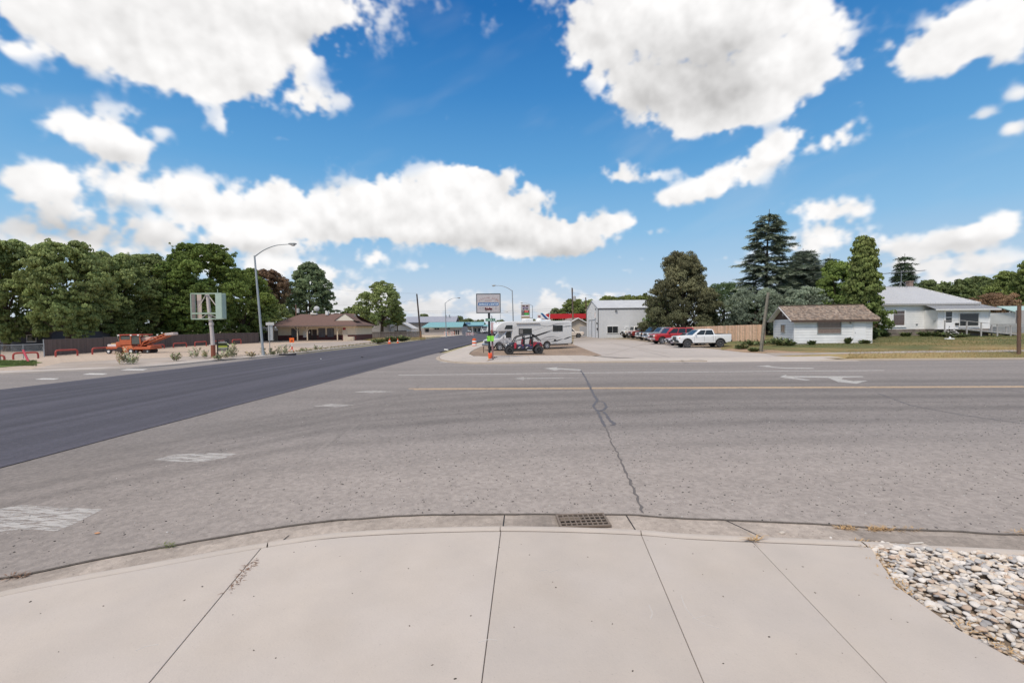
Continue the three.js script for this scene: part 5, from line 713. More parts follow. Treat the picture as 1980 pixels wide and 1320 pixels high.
// brown roofed restaurant
{
  const z0 = 92, x0 = D(527, 650, z0).x, L = 16.2, W = 11.5, H = 2.95, pk = 2.45, ov = 0.7, b = thing('restaurant', 'cream and maroon restaurant with brown hipped roof and porch posts', 'restaurant', x0, z0, 0.11, 0), cream = std([0.80, 0.69, 0.53], { map: rep(wearTex, 2) }), maroon = std([0.13, 0.045, 0.04], { map: rep(wearTex, 1.5) }), roofM = std([0.20, 0.12, 0.10], { map: grainTex, roughness: 0.95 }), pd = 2.1;
  mesh('wall', [box(L - 2.6, H, W - pd, (L - 2.6) / 2, H / 2, -pd - (W - pd) / 2), box(2.6, H, W - 0.5, L - 1.3, H / 2, -0.5 - (W - 0.5) / 2)], cream, b);
  mesh('wainscot', [box(L - 2.55, 1.15, 0.06, (L - 2.6) / 2, 0.575, -pd + 0.02), box(2.7, 1.15, 0.06, L - 1.3, 0.575, -0.48), box(0.06, 1.15, W - 0.45, L + 0.02, 0.575, -0.5 - (W - 0.5) / 2)], maroon, b);
  mesh('porch_slab', box(L - 2.6, 0.14, pd, (L - 2.6) / 2, 0.07, -pd / 2 + 0.05), std([0.3, 0.25, 0.22], { map: paveTex }), b);
  const y = H + 0.02, e = [V(-ov, y, ov), V(L + ov, y, ov), V(L + ov, y, -W - ov), V(-ov, y, -W - ov)], zr = -W / 2, rl = V(3.0, H + pk, zr), rr = V(L - 4.1, H + pk, zr), k = 0.58, f1 = V(lerp(L + ov, L - 4.1, k), y + pk * k, lerp(ov, zr, k)), f2 = V(lerp(L + ov, L - 4.1, k), y + pk * k, lerp(-W - ov, zr, k)), rg = V(lerp(L + ov, L - 4.1, k) + 0.35, H + pk, zr);
  mesh('roof', [loft([[e[0], e[1], f1, rg, rl], [e[0], e[1], f1, rg, rl].map((v) => v.clone().add(V(0, 0.1, 0.03)))]), loft([[e[2], e[3], rl, rg, f2], [e[2], e[3], rl, rg, f2].map((v) => v.clone().add(V(0, 0.1, -0.03)))]), loft([[e[1], e[2], f2, f1], [e[1], e[2], f2, f1].map((v) => v.clone().add(V(0, 0.1, 0)))]), loft([[e[3], e[0], rl], [e[3], e[0], rl].map((v) => v.clone().add(V(0, 0.1, 0)))])], roofM, b);
  mesh('gable', loft([[f1, f2, rg], [f1, f2, rg].map((v) => v.clone().add(V(0.06, 0.02, 0)))]), std([0.70, 0.66, 0.56]), b);
  mesh('gable', slab([[-2.0, 0], [2.0, 0], [0, 1.45]], 0.08).translate(L - 2.5, H + 1.02, -1.75), std([0.74, 0.70, 0.60]), b); mesh('gable_roof', [plate(V(L - 4.8, H + 0.98, -1.6), V(L - 4.8, H + 0.98, -5.2), V(L - 2.5, H + 2.56, -5.2), V(L - 2.5, H + 2.56, -1.6), 0.08), plate(V(L - 0.2, H + 0.98, -5.2), V(L - 0.2, H + 0.98, -1.6), V(L - 2.5, H + 2.56, -1.6), V(L - 2.5, H + 2.56, -5.2), 0.08)], roofM, b);
  mesh('fascia', [box(L + 2 * ov, 0.22, 0.05, L / 2, H + 0.0, ov + 0.02), box(0.05, 0.22, W + 2 * ov, L + ov + 0.02, H, -W / 2)], std([0.16, 0.12, 0.11]), b);
  mesh('soffit', box(L + 2 * ov - 0.1, 0.04, W + 2 * ov - 0.1, L / 2, H - 0.04, -W / 2), std([0.55, 0.48, 0.38]), b);
  for (const x of [0.1, 4.9, 6.85, 12.8]) { const p = mesh('post', [box(0.18, H - 0.1, 0.18, x, (H - 0.1) / 2 + 0.1, 0.0)], std([0.62, 0.52, 0.40]), b); mesh('brace', [[-1, 1].map((s) => bar(V(x, H - 0.95, 0), V(x + s * 0.95, H - 0.12, 0), 0.07, 0.07, 4))], std([0.62, 0.52, 0.40]), p); }
  for (const [x, w, h, yy] of [[3.5, 1.5, 1.75, 0.75], [8.9, 1.35, 1.8, 0.7], [10.65, 1.35, 1.8, 0.7]]) windowUnit(b, x, yy, -pd + 0.06, w, h, 0, { nx: 4, ny: 4, fw: 0.06, frame: std([0.03, 0.025, 0.03]), sill: false, bar: 0.04, pane: std([0.16, 0.16, 0.18], { roughness: 0.15 }) });  // panes coloured grey to stand for reflected daylight
  for (const x of [6.35, 7.4]) { const d = mesh('door', [box(0.9, 2.1, 0.06, x, 1.2, -pd + 0.05), box(0.1, 0.5, 0.06, x + 0.3, 1.2, -pd + 0.09)], std([0.035, 0.02, 0.022], { roughness: 0.3 }), b); mesh('handle', box(0.04, 0.4, 0.05, x - 0.33, 1.2, -pd + 0.1), M.steel, d); }
  mesh('poster', [box(0.75, 1.3, 0.02, 5.45, 1.35, -pd + 0.06)], std([0.72, 0.70, 0.66]), b); mesh('poster', [box(0.25, 0.35, 0.02, 6.4, 1.7, -pd + 0.09)], std([0.72, 0.72, 0.70]), b);
  mesh('wall_sign', [box(0.55, 0.42, 0.05, L - 2.2, 2.35, -0.44)], std([0.30, 0.03, 0.04]), b); mesh('side_door', [box(0.9, 2.0, 0.06, L - 2.0, 1.0, -0.46)], std([0.6, 0.52, 0.42]), b);
  mesh('roof_vent', [box(0.5, 0.75, 0.5, 8.9, H + pk + 0.25, zr + 0.9), cyl(0.16, 0.16, 0.4, 8.7, H + pk + 0.55, zr + 0.9)], M.white, b); mesh('roof_vent', [box(1.2, 0.3, 0.6, 6.1, H + pk + 0.12, zr + 0.6), box(0.5, 0.5, 0.4, 5.6, H + pk + 0.2, zr + 0.5)], std([0.7, 0.68, 0.64]), b);
  const dish = new THREE.SphereGeometry(0.85, 18, 8, 0, 6.283, 0, 0.75).rotateX(1.25).translate(0, 0, -0.5); const ds = mesh('satellite_dish', [dish], std([0.5, 0.51, 0.52], { metalness: 0.3 }), b); place(ds, 6.6, H + pk + 1.0, zr + 0.5, 0.3); mesh('mount', [bar(V(0, -1.1, -0.2), V(0, -0.2, -0.1), 0.05), bar(V(0, -0.3, 0.1), V(0, 0.2, 0.6), 0.02)], M.galv, ds);
  mesh('cabinet', [rbox(1.3, 0.75, 0.7, L - 0.6, 0.4, 0.5, 0.05), rbox(0.4, 0.4, 0.05, L - 0.4, 0.45, 0.87, 0.02)], std([0.55, 0.48, 0.38]), b);
}
{ // sheds and houses to either side of it
  const q = D(480, 655, 97), b = thing('shed', 'small dark grey shed with low roof left of the restaurant', 'shed', q.x, 97, 0.11), gr = std([0.16, 0.155, 0.15], { map: rep(wearTex, 1) }); mesh('wall', box(5.0, 2.1, 3, 2.4, 1.05, -1.5), gr, b); mesh('roof', [plate(V(-0.3, 2.05, 0.3), V(5.2, 2.05, 0.3), V(4.2, 3.0, -1.5), V(0.9, 3.0, -1.5), 0.08), plate(V(5.2, 2.05, -3.3), V(-0.3, 2.05, -3.3), V(0.9, 3.0, -1.5), V(4.2, 3.0, -1.5), 0.08), plate(V(5.2, 2.05, 0.3), V(5.2, 2.05, -3.3), V(4.2, 3.0, -1.5), V(4.2, 3.0, -1.5), 0.08)], std([0.24, 0.23, 0.22]), b); mesh('gable', slab([[-0.75, 0], [0.75, 0], [0, 0.65]], 0.1).translate(3.9, 2.05, 0.35), M.trim, b); mesh('door', box(0.9, 1.9, 0.05, 3.9, 0.95, 0.03), std([0.05, 0.05, 0.05]), b);
  const h = D(716, 650, 122), g = thing('grey_house', 'grey gabled house half hidden by the open crowned tree', 'house', h.x, 122, 0.11, 0.1), gw = std([0.36, 0.35, 0.36]); mesh('wall', [box(5, 4.6, 7, 2.5, 2.3, -3.5), slab([[-2.5, 0], [2.5, 0], [0, 1.4]], 7).translate(2.5, 4.6, -3.5)], gw, g); mesh('roof', [plate(V(-0.3, 4.45, 0.3), V(-0.3, 4.45, -7.3), V(2.5, 6.1, -7.3), V(2.5, 6.1, 0.3), -0.08), plate(V(5.3, 4.45, 0.3), V(5.3, 4.45, -7.3), V(2.5, 6.1, -7.3), V(2.5, 6.1, 0.3), 0.08)], std([0.3, 0.29, 0.3]), g); windowUnit(g, 1.4, 2.8, 0.03, 0.7, 1.0, 0); windowUnit(g, 3.2, 2.6, 0.03, 1.1, 1.2, 0);
  const k = D(754, 645, 124), w = thing('white_garage', 'white garage with low pale gable behind the wooden fence', 'garage', k.x, 124, 0.11, 0.0); mesh('wall', [box(5.6, 2.2, 8, 2.8, 1.1, -4), slab([[-2.8, 0], [2.8, 0], [0, 1.5]], 8).translate(2.8, 2.2, -4)], M.white, w); mesh('roof', [plate(V(-0.4, 2.05, 0.4), V(-0.4, 2.05, -8.4), V(2.8, 3.85, -8.4), V(2.8, 3.85, 0.4), -0.12), plate(V(6, 2.05, 0.4), V(6, 2.05, -8.4), V(2.8, 3.85, -8.4), V(2.8, 3.85, 0.4), 0.12)], std([0.55, 0.53, 0.52]), w); mesh('door', box(3.2, 1.7, 0.05, 2.8, 0.85, 0.03), std([0.07, 0.07, 0.08]), w);
  const wh = thing('warehouse', 'long grey warehouse with shallow slate coloured roof', 'warehouse', D(783, 645, 160).x, 160, 0.11, 0.03), ww = std([0.33, 0.33, 0.34]); mesh('wall', box(17, 4.2, 14, 8.5, 2.1, -7), ww, wh); mesh('roof', [plate(V(-0.6, 4.1, 0.6), V(17.6, 4.1, 0.6), V(17.6, 6.2, -7), V(-0.6, 6.2, -7), 0.2), plate(V(17.6, 4.1, -14.6), V(-0.6, 4.1, -14.6), V(-0.6, 6.2, -7), V(17.6, 6.2, -7), 0.2)], std([0.30, 0.31, 0.36]), wh); mesh('fascia', box(18.2, 0.4, 0.1, 8.5, 4.0, 0.66), std([0.08, 0.09, 0.12]), wh); mesh('roof_vent', [cyl(0.25, 0.25, 1, 13.5, 6.3, -5), cyl(0.25, 0.25, 1.1, 14.8, 6.3, -5)], M.galv, wh);
  const tl = thing('teal_roof_building', 'long grey building under a teal sheet metal roof', 'building', D(820, 645, 152).x, 152, 0.11, -0.10), tw = std([0.44, 0.40, 0.385]), teal = std([0.20, 0.40, 0.42], { roughness: 0.5, metalness: 0.1 }); mesh('wall', [box(12.6, 2.7, 9, 6.3, 1.35, -4.5)], tw, tl); mesh('roof', [plate(V(-0.5, 2.55, 1.0), V(13.0, 2.55, 1.0), V(12.4, 4.1, -4.5), V(0.6, 4.1, -4.5), 0.1), plate(V(13, 2.55, -10), V(-0.5, 2.55, -10), V(0.6, 4.1, -4.5), V(12.4, 4.1, -4.5), 0.1)], teal, tl); mesh('fascia', box(13.5, 0.28, 0.08, 6.25, 2.5, 1.02), std([0.26, 0.46, 0.47]), tl); for (const x of [3.9, 4.7, 7.5, 8.3]) windowUnit(tl, x, 1.75, 0.04, 0.55, 0.5, 0, { sill: false, frame: M.dark, fw: 0.03 }); windowUnit(tl, 1.0, 1.0, 0.04, 1.1, 1.0, 0, { frame: M.dark, sill: false }); mesh('oval_sign', slab(new THREE.Shape().absellipse(0, 0, 0.85, 0.32, 0, 6.283), 0.06).translate(2.45, 2.05, 0.06), M.white, tl); for (const x of [10.0, 10.7, 11.4]) mesh('door', box(0.4, 1.4, 0.05, x, 0.75, 0.03), M.dark, tl);
  const t2 = thing('teal_canopy_building', 'farther teal roofed building with blue sign and open carport', 'building', D(892, 645, 185).x, 185, 0.11, -0.14); mesh('wall', [box(8.5, 2.8, 8, 4.25, 1.4, -6)], std([0.40, 0.37, 0.36]), t2); mesh('roof', [plate(V(-0.6, 3.0, 1.2), V(9.2, 3.0, 1.2), V(8.6, 4.4, -5), V(0.2, 4.4, -5), 0.12)], teal, t2); mesh('fascia', box(9.8, 0.3, 0.08, 4.3, 2.95, 1.22), std([0.05, 0.16, 0.26]), t2); mesh('sign_board', box(2.4, 0.6, 0.1, 2.6, 3.9, 0.1), std([0.04, 0.09, 0.24]), t2); for (const x of [0.1, 4.6, 8.4]) mesh('post', cyl(0.09, 0.09, 3, x, 1.5, 0.9), M.white, t2); for (const x of [3.6, 5.2, 6.8]) windowUnit(t2, x, 0.5, -1.96, 0.9, 1.6, 0, { sill: false });
  const t3 = thing('low_shop', 'small low tan building at the far end of the street', 'building', D(928, 645, 215).x, 215, 0.11, -0.1); mesh('wall', box(4.4, 2.4, 6, 2.2, 1.2, -3), std([0.36, 0.27, 0.22]), t3); mesh('roof', plate(V(-0.5, 2.5, 1), V(5, 2.5, 1), V(4.6, 3.5, -3), V(0.2, 3.5, -3), 0.12), teal, t3); mesh('door', box(0.9, 1.9, 0.05, 2.2, 0.95, 0.03), M.dark, t3);
  const bg = thing('beige_house', 'beige gabled building behind the motorhome tail', 'house', D(1098, 645, 97).x, 97, 0.4, 0.15), bw = std([0.50, 0.43, 0.35]); mesh('wall', [box(4.2, 2.6, 7, 2.1, 1.3, -3.5), slab([[-2.1, 0], [2.1, 0], [0, 1.0]], 7).translate(2.1, 2.6, -3.5)], bw, bg); mesh('roof', [plate(V(-0.5, 2.4, 0.5), V(-0.5, 2.4, -7.5), V(2.1, 3.75, -7.5), V(2.1, 3.75, 0.5), -0.12), plate(V(4.7, 2.4, 0.5), V(4.7, 2.4, -7.5), V(2.1, 3.75, -7.5), V(2.1, 3.75, 0.5), 0.12)], std([0.34, 0.30, 0.27], { map: grainTex }), bg); mesh('barge_board', [bar(V(-0.5, 2.4, 0.52), V(2.1, 3.75, 0.52), 0.09, 0.09, 4), bar(V(4.7, 2.4, 0.52), V(2.1, 3.75, 0.52), 0.09, 0.09, 4)], M.trim, bg); windowUnit(bg, 3.3, 1.1, 0.03, 0.7, 0.9, 0, { sill: false });
  const gp = thing('panel_fence', 'grey panel fence between the white shop and beige building', 'fence', D(1121, 650, 90).x, 90); for (let i = 0; i < 4; i++) mesh('panel', [box(0.62, 2.0, 0.04, 0.3 + i * 0.64, 1.0, 0), box(0.05, 2.1, 0.08, 0.62 + i * 0.64, 1.05, 0.01)], std([0.36, 0.36, 0.37]), gp);
  // dark house behind the left fence
  const dh = thing('dark_house', 'dark house with low brown roof behind the chain link fence', 'house', D(-60, 660, 62).x, 62, 0.11, -0.12), dw = std([0.055, 0.06, 0.075]); mesh('wall', [box(15, 2.4, 8, 5, 1.2, -4)], dw, dh); mesh('roof', [plate(V(-3, 2.2, 0.6), V(13.4, 2.2, 0.6), V(12.2, 4.4, -4), V(-3, 4.4, -4), 0.1), plate(V(13.4, 2.2, -8.6), V(-3, 2.2, -8.6), V(-3, 4.4, -4), V(12.2, 4.4, -4), 0.1)], std([0.20, 0.145, 0.115], { map: grainTex }), dh); windowUnit(dh, 9.6, 1.1, 0.03, 1.4, 0.9, 0, { frame: M.trim }); windowUnit(dh, 4.2, 1.1, 0.03, 1.2, 0.9, 0, { frame: M.trim }); mesh('fascia', box(16.4, 0.2, 0.05, 5.2, 2.15, 0.63), std([0.08, 0.07, 0.07]), dh);
}
// fences on the left
{
  const pts = [[85, 689], [200, 680.5], [320, 671.5], [400, 667.5], [500, 663]].map((p) => G(...p)), f = thing('slat_fence', 'long dark brown privacy slat fence along the left lot', 'fence', 0, 1, 0), slats = [], r = rng(23); f.position.set(0, 0, 0);
  for (let i = 1; i < pts.length; i++) { const a = pts[i - 1], b = pts[i], l = Math.hypot(b.x - a.x, b.z - a.z), n = Math.round(l / 0.16), turn = Math.atan2(b.z - a.z, b.x - a.x), H = 1.5 + i * 0.07; for (let k = 0; k < n; k++) { const t = (k + 0.5) / n, q = 0.85 + 0.3 * r(); slats.push(tint(mv(box(l / n - 0.02, H, 0.025), 0, 0, 0, 0, turn).translate(lerp(a.x, b.x, t), 0.13 + H / 2, -lerp(a.z, b.z, t)), q, q, q)); } const m = Math.max(1, Math.round(l / 3)); for (let k = 0; k <= m; k++) mesh('post', bar(V(lerp(a.x, b.x, k / m), 0.1, -lerp(a.z, b.z, k / m) + 0.04), V(lerp(a.x, b.x, k / m), H + 0.2, -lerp(a.z, b.z, k / m) + 0.04), 0.035, 0.035, 6), k === 0 && i === 1 ? M.galv : std([0.12, 0.10, 0.095]), f); mesh('rail', bar(V(a.x, H + 0.15, -a.z), V(b.x, H + 0.15, -b.z), 0.025, 0.025, 6), std([0.12, 0.10, 0.095]), f); }
  tag(mesh('slats', slats, std([0.11, 0.082, 0.075], { vertexColors: true, roughness: 0.75 }), f), null, null, null, 'stuff');
  const q = [[-90, 702], [0, 695.5], [85, 690]].map((p) => G(...p)), c = thing('chain_link_fence', 'low galvanised chain link fence in front of the dark house', 'fence', 0, 1, 0); c.position.set(0, 0, 0); const wires = [];
  for (let i = 1; i < 3; i++) { const a = q[i - 1], b = q[i]; mesh('rail', bar(V(a.x, 1.35, -a.z), V(b.x, 1.35, -b.z), 0.028, 0.028, 6), M.galv, c); for (let k = 0; k <= 2; k++) mesh('post', bar(V(lerp(a.x, b.x, k / 2), 0.1, -lerp(a.z, b.z, k / 2)), V(lerp(a.x, b.x, k / 2), 1.4, -lerp(a.z, b.z, k / 2)), 0.03, 0.03, 6), M.galv, c); const n = 70; for (let k = 0; k < n; k++) for (const s of [1, -1]) { const t0 = k / n, t1 = clamp((k + s * 11) / n, 0, 1); wires.push(bar(V(lerp(a.x, b.x, t0), 0.14, -lerp(a.z, b.z, t0)), V(lerp(a.x, b.x, t1), 1.34, -lerp(a.z, b.z, t1)), 0.003, 0.003, 3)); } }
  tag(mesh('wire_mesh', wires, M.galv, c), null, null, null, 'stuff');
  const g1 = G(452, 663.5), gl = thing('grey_board_fence', 'grey weathered board fence section beside the shed', 'fence', D(467, 650, 93).x, 93, 0.11, 0.05); for (let i = 0; i < 2; i++) mesh('panel', [box(1.05, 1.85, 0.04, i * 1.1 + 0.5, 0.95, 0), box(0.08, 1.95, 0.1, i * 1.1 - 0.05, 0.98, 0.02)], std([0.15, 0.135, 0.13], { map: woodTex }), gl);
  const w0 = D(711, 650, 108), w1 = D(812, 650, 112), gf = thing('wooden_fence', 'grey wooden fence running right from the restaurant to the leaning pole', 'fence', 0, 1, 0), wb = []; gf.position.set(0, 0, 0); const wn = 90; for (let i = 0; i < wn; i++) { const t = i / wn, k = 0.8 + 0.4 * r(); wb.push(tint(box((w1.x - w0.x) / wn - 0.015, 1.55, 0.03, lerp(w0.x, w1.x, t), 0.9, -lerp(108, 112, t)), k, k, k)); } tag(mesh('boards', wb, std([0.20, 0.175, 0.165], { vertexColors: true, map: woodTex }), gf), null, null, null, 'stuff'); mesh('rail', bar(V(w0.x, 1.5, -107.9), V(w1.x, 1.5, -111.9), 0.04, 0.04, 4), M.greyWood, gf);
  // picket fence at the right edge, white trailer end behind it
  const p0 = D(1930, 650, 58), pf2 = thing('picket_fence', 'grey picket fence at the right edge behind the ramp', 'fence', p0.x, 58); for (let i = 0; i < 26; i++) mesh('picket', box(0.09, 1.2, 0.03, i * 0.16, 0.62, 0), std([0.36, 0.37, 0.38]), pf2); for (const y of [0.35, 1.0]) mesh('rail', box(4.2, 0.08, 0.05, 2.0, y, -0.04), std([0.3, 0.31, 0.32]), pf2);
  const tr = D(1964, 620, 61), tb = thing('white_shed', 'pale boxy shed side with grey skirting cut off by the right edge', 'shed', tr.x, 61, 1.0, 0); mesh('wall', [box(5, 1.9, 4, 2.6, 1.75, -2)], M.white, tb); mesh('skirting', box(4.9, 0.85, 3.9, 2.6, 0.42, -1.95), std([0.33, 0.34, 0.37]), tb); mesh('roof', plate(V(-0.2, 2.65, 0.3), V(5.4, 2.65, 0.3), V(5.4, 3.5, -2.2), V(-0.2, 3.5, -2.2), 0.1), std([0.35, 0.48, 0.46]), tb);
  windowUnit(tb, 3.0, 1.4, 0.03, 1.2, 0.9, 0);
}
// petrol station canopy
{
  const z = 130, a = D(1052, 610, z), e = D(1143, 610, z), L = e.x - a.x, c = thing('station_canopy', 'long red petrol station canopy with white and blue striped end', 'canopy', a.x, z, 0.3, 0.10), red = std([0.52, 0.022, 0.028], { roughness: 0.4 }), y0 = 4.35, h = 1.35;
  mesh('fascia', [box(L, h, 0.15, L / 2 + 0.6, y0 + h / 2, 0), box(L, h, 0.15, L / 2 + 0.6, y0 + h / 2, -8), box(0.15, h, 8, L + 0.6, y0 + h / 2, -4)], red, c); mesh('deck', box(L + 1, 0.25, 8, L / 2 + 0.3, y0 + 0.3, -4), M.white, c);
  const end = mesh('end_panel', slab([[-2.0, 0.0], [1.7, 0.0], [-0.1, h + 0.1], [-1.9, h - 0.1]], 0.18).translate(0, y0, 0.03), M.white, c); mesh('stripe', slab([[0.35, 0], [1.1, 0], [-0.3, h + 0.12], [-1.0, h + 0.12]], 0.05).translate(0, y0, 0.15), std([0.03, 0.10, 0.28]), end); mesh('stripe', slab([[-1.0, h + 0.06], [-0.3, h + 0.10], [-0.5, h + 0.3], [-0.95, h + 0.3]], 0.05).translate(0, y0, 0.15), std([0.12, 0.45, 0.6]), end); mesh('logo', [box(0.75, 0.28, 0.04, -1.35, y0 + 0.72, 0.14), box(0.6, 0.22, 0.04, -1.35, y0 + 0.36, 0.14)], std([0.24, 0.04, 0.06]), end);
  for (const x of [2.6, 6.6, 11.4]) for (const zz of [-2, -6]) mesh('column', box(0.35, y0 + 0.2, 0.35, x, y0 / 2, zz), M.white, c);
  const st = thing('station_store', 'low tan store under the red canopy', 'shop', D(1100, 640, 142).x - 8, 142, 0.3, 0.1); mesh('wall', box(13, 3.3, 8, 7, 1.65, -4), std([0.34, 0.28, 0.22]), st); mesh('roof', box(13.4, 0.4, 8.4, 7, 3.5, -4), std([0.12, 0.11, 0.10]), st); for (let i = 0; i < 5; i++) windowUnit(st, 2.2 + i * 2.3, 0.6, 0.03, 1.8, 2.0, 0, { sill: false });
}

// ───────────────────────── vehicles (front towards -x, the side towards +z is the one in view) ─────────────────────────
const rimSilver = std([0.62, 0.63, 0.65], { metalness: 0.8, roughness: 0.3 }), rimBlack = std([0.15, 0.15, 0.155], { metalness: 0.4, roughness: 0.35 });
function wheel(parent, x, z, r, w, rimMat, spokes = 5, knobby = false, s = z > 0 ? 1 : -1) {
  const prof = [[0.60, -0.5], [0.86, -0.5], [0.96, -0.42], [1, -0.3], [1, 0.3], [0.96, 0.42], [0.86, 0.5], [0.60, 0.5]].map(([a, b]) => new THREE.Vector2(a * r, b * w)), t = [new THREE.LatheGeometry(prof, 28).rotateX(Math.PI / 2)];
  if (knobby) for (let i = 0; i < 22; i++) for (const s of [-1, 1]) { const a = (i + (s > 0 ? 0.5 : 0)) / 22 * 6.283; t.push(mv(box(0.10 * r, 0.24 * r, w * 0.4, 0, r * 0.99, s * w * 0.26), 0, 0, 0, 0, 0, a)); }
  const o = mesh('wheel', t, M.rubber, parent); o.position.set(x, r, z);
  const rim = [cyl(0.62 * r, 0.62 * r, w * 0.5, 0, 0, 0, 24, Math.PI / 2), mv(new THREE.TorusGeometry(0.58 * r, 0.045 * r, 8, 28), 0, 0, s * w * 0.44), cyl(0.13 * r, 0.11 * r, w * 0.2, 0, 0, s * w * 0.36, 12, Math.PI / 2)];
  for (let i = 0; i < spokes; i++) rim.push(mv(rbox(0.5 * r, 0.15 * r, w * 0.14, 0.33 * r, 0, s * w * 0.36, 0.02), 0, 0, 0, 0, 0, i / spokes * 6.283 + 0.3));
  const m = mesh('rim', rim.slice(1), rimMat, o); mesh('hub', [rim[0]], M.dark, o); return o;
}
function car(name, label, cat, o, x, z, turn = 0) {
  const { L, W, H, fw, wb, r = 0.36, tw = 0.24, clear = 0.34, hood, cowl, belt = cowl, xw0, xw1, xr1, xr0, bed, mat, rim = rimSilver, trim = M.black, rearH = belt, roofMat = mat, knobby } = o;
  const t = thing(name, label, cat, x, z, land(x, z), turn), X = (v) => v - L / 2, hw = W / 2, rw = fw + wb, arch = (c) => spread(9, (i) => { const a = Math.PI * i / 8; return [X(c + Math.cos(a) * (r + 0.09)), Math.max(clear, r + 0.02 + Math.sin(a) * (r + 0.09))]; });
  const out = [[X(0.10), clear + 0.12], [X(0.0), clear + 0.28], [X(0.0), hood - 0.22], [X(0.06), hood - 0.06], [X(0.22), hood], [X(xw0 - 0.08), cowl - 0.02]];
  if (bed) out.push([X(xr0 + 0.04), belt], [X(xr0 + 0.06), bed], [X(L - 0.06), bed + 0.02], [X(L - 0.01), bed - 0.06]); else out.push([X(xr0 - 0.02), belt], [X(L - 0.10), rearH - 0.02], [X(L - 0.02), rearH - 0.15]);
  out.push([X(L), clear + 0.30], [X(L - 0.08), clear + 0.10], ...[[X(rw + r + 0.09), clear]], ...arch(rw), [X(fw + r + 0.09), clear], ...arch(fw), [X(0.25), clear]);
  const bodyG = slab(out, W, 0.07, 3); mesh('body', toCreasedNormals(flat(bodyG), 0.7), mat, t);
  // upper cabin
  const ty = H - 0.03, tin = o.tin ?? 0.20, ring = (y, a, b, w) => [V(X(a), y, w), V(X(b), y, w), V(X(b), y, -w), V(X(a), y, -w)];
  const b0 = belt - 0.05, wBelt = hw - 0.05, wTop = hw - tin; const la = (h) => lerp(xw0, xw1, h), lr = (h) => lerp(xr0, xr1, h), lw = (h) => lerp(wBelt, wTop, h);
  const rings = [0, 0.9, 0.97, 1.0].map((h, i) => { const y = lerp(b0, ty, h) + (i === 3 ? 0.015 : 0), inset = [0, 0, 0.04, 0.14][i]; return ring(y, la(h) + inset, lr(h) - inset, lw(h) - inset); });
  mesh('cabin', toCreasedNormals(flat(loft(rings)), 0.9), roofMat, t);
  const side = (h, f, s) => { const y = lerp(b0, ty, h); return V(X(lerp(la(h), lr(h), f)), y, s * (lw(h) + 0.004)); };
  const h0 = (belt - b0 + 0.03) / (ty - b0), h1 = 0.86;
  for (const s of [1, -1]) for (const [n, f0, f1, g0, g1] of o.windows) mesh(n ?? 'side_window', plate(...(s > 0 ? [side(h0, f0, s), side(h0, f1, s), side(h1, g1, s), side(h1, g0, s)] : [side(h0, f1, s), side(h0, f0, s), side(h1, g0, s), side(h1, g1, s)]), 0.012), M.glass, t);
  const fr = (h, f) => V(X(la(h) - 0.004), lerp(b0, ty, h), lerp(lw(h), -lw(h), f)), bk = (h, f) => V(X(lr(h) + 0.004), lerp(b0, ty, h), lerp(-lw(h), lw(h), f));
  mesh('windshield', plate(fr(0.08, 0.94), fr(0.08, 0.06), fr(0.88, 0.07), fr(0.88, 0.93), 0.012), M.glass, t); mesh('rear_window', plate(bk(0.16, 0.94), bk(0.16, 0.06), bk(0.82, 0.08), bk(0.82, 0.92), 0.012), M.glass, t);
  if (o.seams) mesh('door_seam', (o.seams ?? []).map((v) => box(0.012, belt - clear - 0.25, 0.012, X(v), (belt + clear) / 2 + 0.02, hw + 0.002)), M.dark, t);
  if (o.handles) mesh('handle', (o.handles ?? []).flatMap((v) => [1, -1].map((s) => rbox(0.16, 0.035, 0.04, X(v), belt - 0.16, s * (hw + 0.01), 0.012))), o.handleMat ?? mat, t);
  for (const s of [1, -1]) { mesh('headlight', rbox(0.10, o.lampH ?? 0.16, o.lampW ?? 0.36, X(0.035), hood - 0.20, s * (hw - 0.24), 0.03), M.lamp, t); mesh('turn_signal', rbox(0.16, 0.10, 0.06, X(0.16), hood - 0.20, s * (hw - 0.025), 0.02), M.amber, t); mesh('tail_light', rbox(0.06, 0.40, 0.12, X(L - 0.015), (bed ?? rearH) - 0.30, s * (hw - 0.09), 0.03), M.tail, t); const m = mesh('mirror', [rbox(0.12, 0.16, 0.2, X(xw0 + 0.32), belt + 0.08, s * (hw + 0.10), 0.04)], o.mirror ?? trim, t); }
  const gr = mesh('grille', [rbox(0.05, o.grilleH ?? 0.28, W * 0.48, X(0.0), hood - 0.26, 0, 0.03)], M.black, t); mesh('grille_bar', [rbox(0.03, 0.035, W * 0.5, X(-0.03), hood - 0.26, 0, 0.01)], o.chrome ?? M.steel, gr);
  mesh('front_bumper', [rbox(0.22, o.bumpH ?? 0.22, W - 0.02, X(0.02), clear + 0.20, 0, 0.07)], o.bumper ?? trim, t); mesh('rear_bumper', [rbox(0.20, 0.18, W - 0.06, X(L - 0.02), clear + 0.22, 0, 0.05)], o.bumper ?? trim, t); mesh('licence_plate', rbox(0.02, 0.13, 0.3, X(-0.10), clear + 0.2, 0, 0.005), M.trim, t);
  for (const s of [1, -1]) for (const c of [fw, rw]) { wheel(t, X(c), s * (hw - tw / 2 + 0.01), r, tw, rim, 6, knobby); mesh('wheel_arch', slab([...spread(11, (i) => { const a = Math.PI * i / 10; return [Math.cos(a) * (r + 0.125), Math.sin(a) * (r + 0.125)]; }), ...spread(11, (i) => { const a = Math.PI * (10 - i) / 10; return [Math.cos(a) * (r + 0.06), Math.sin(a) * (r + 0.06)]; })], 0.05, 0.012, 1).translate(X(c), r + 0.01, s * (hw - 0.005)), o.archMat ?? trim, t); }
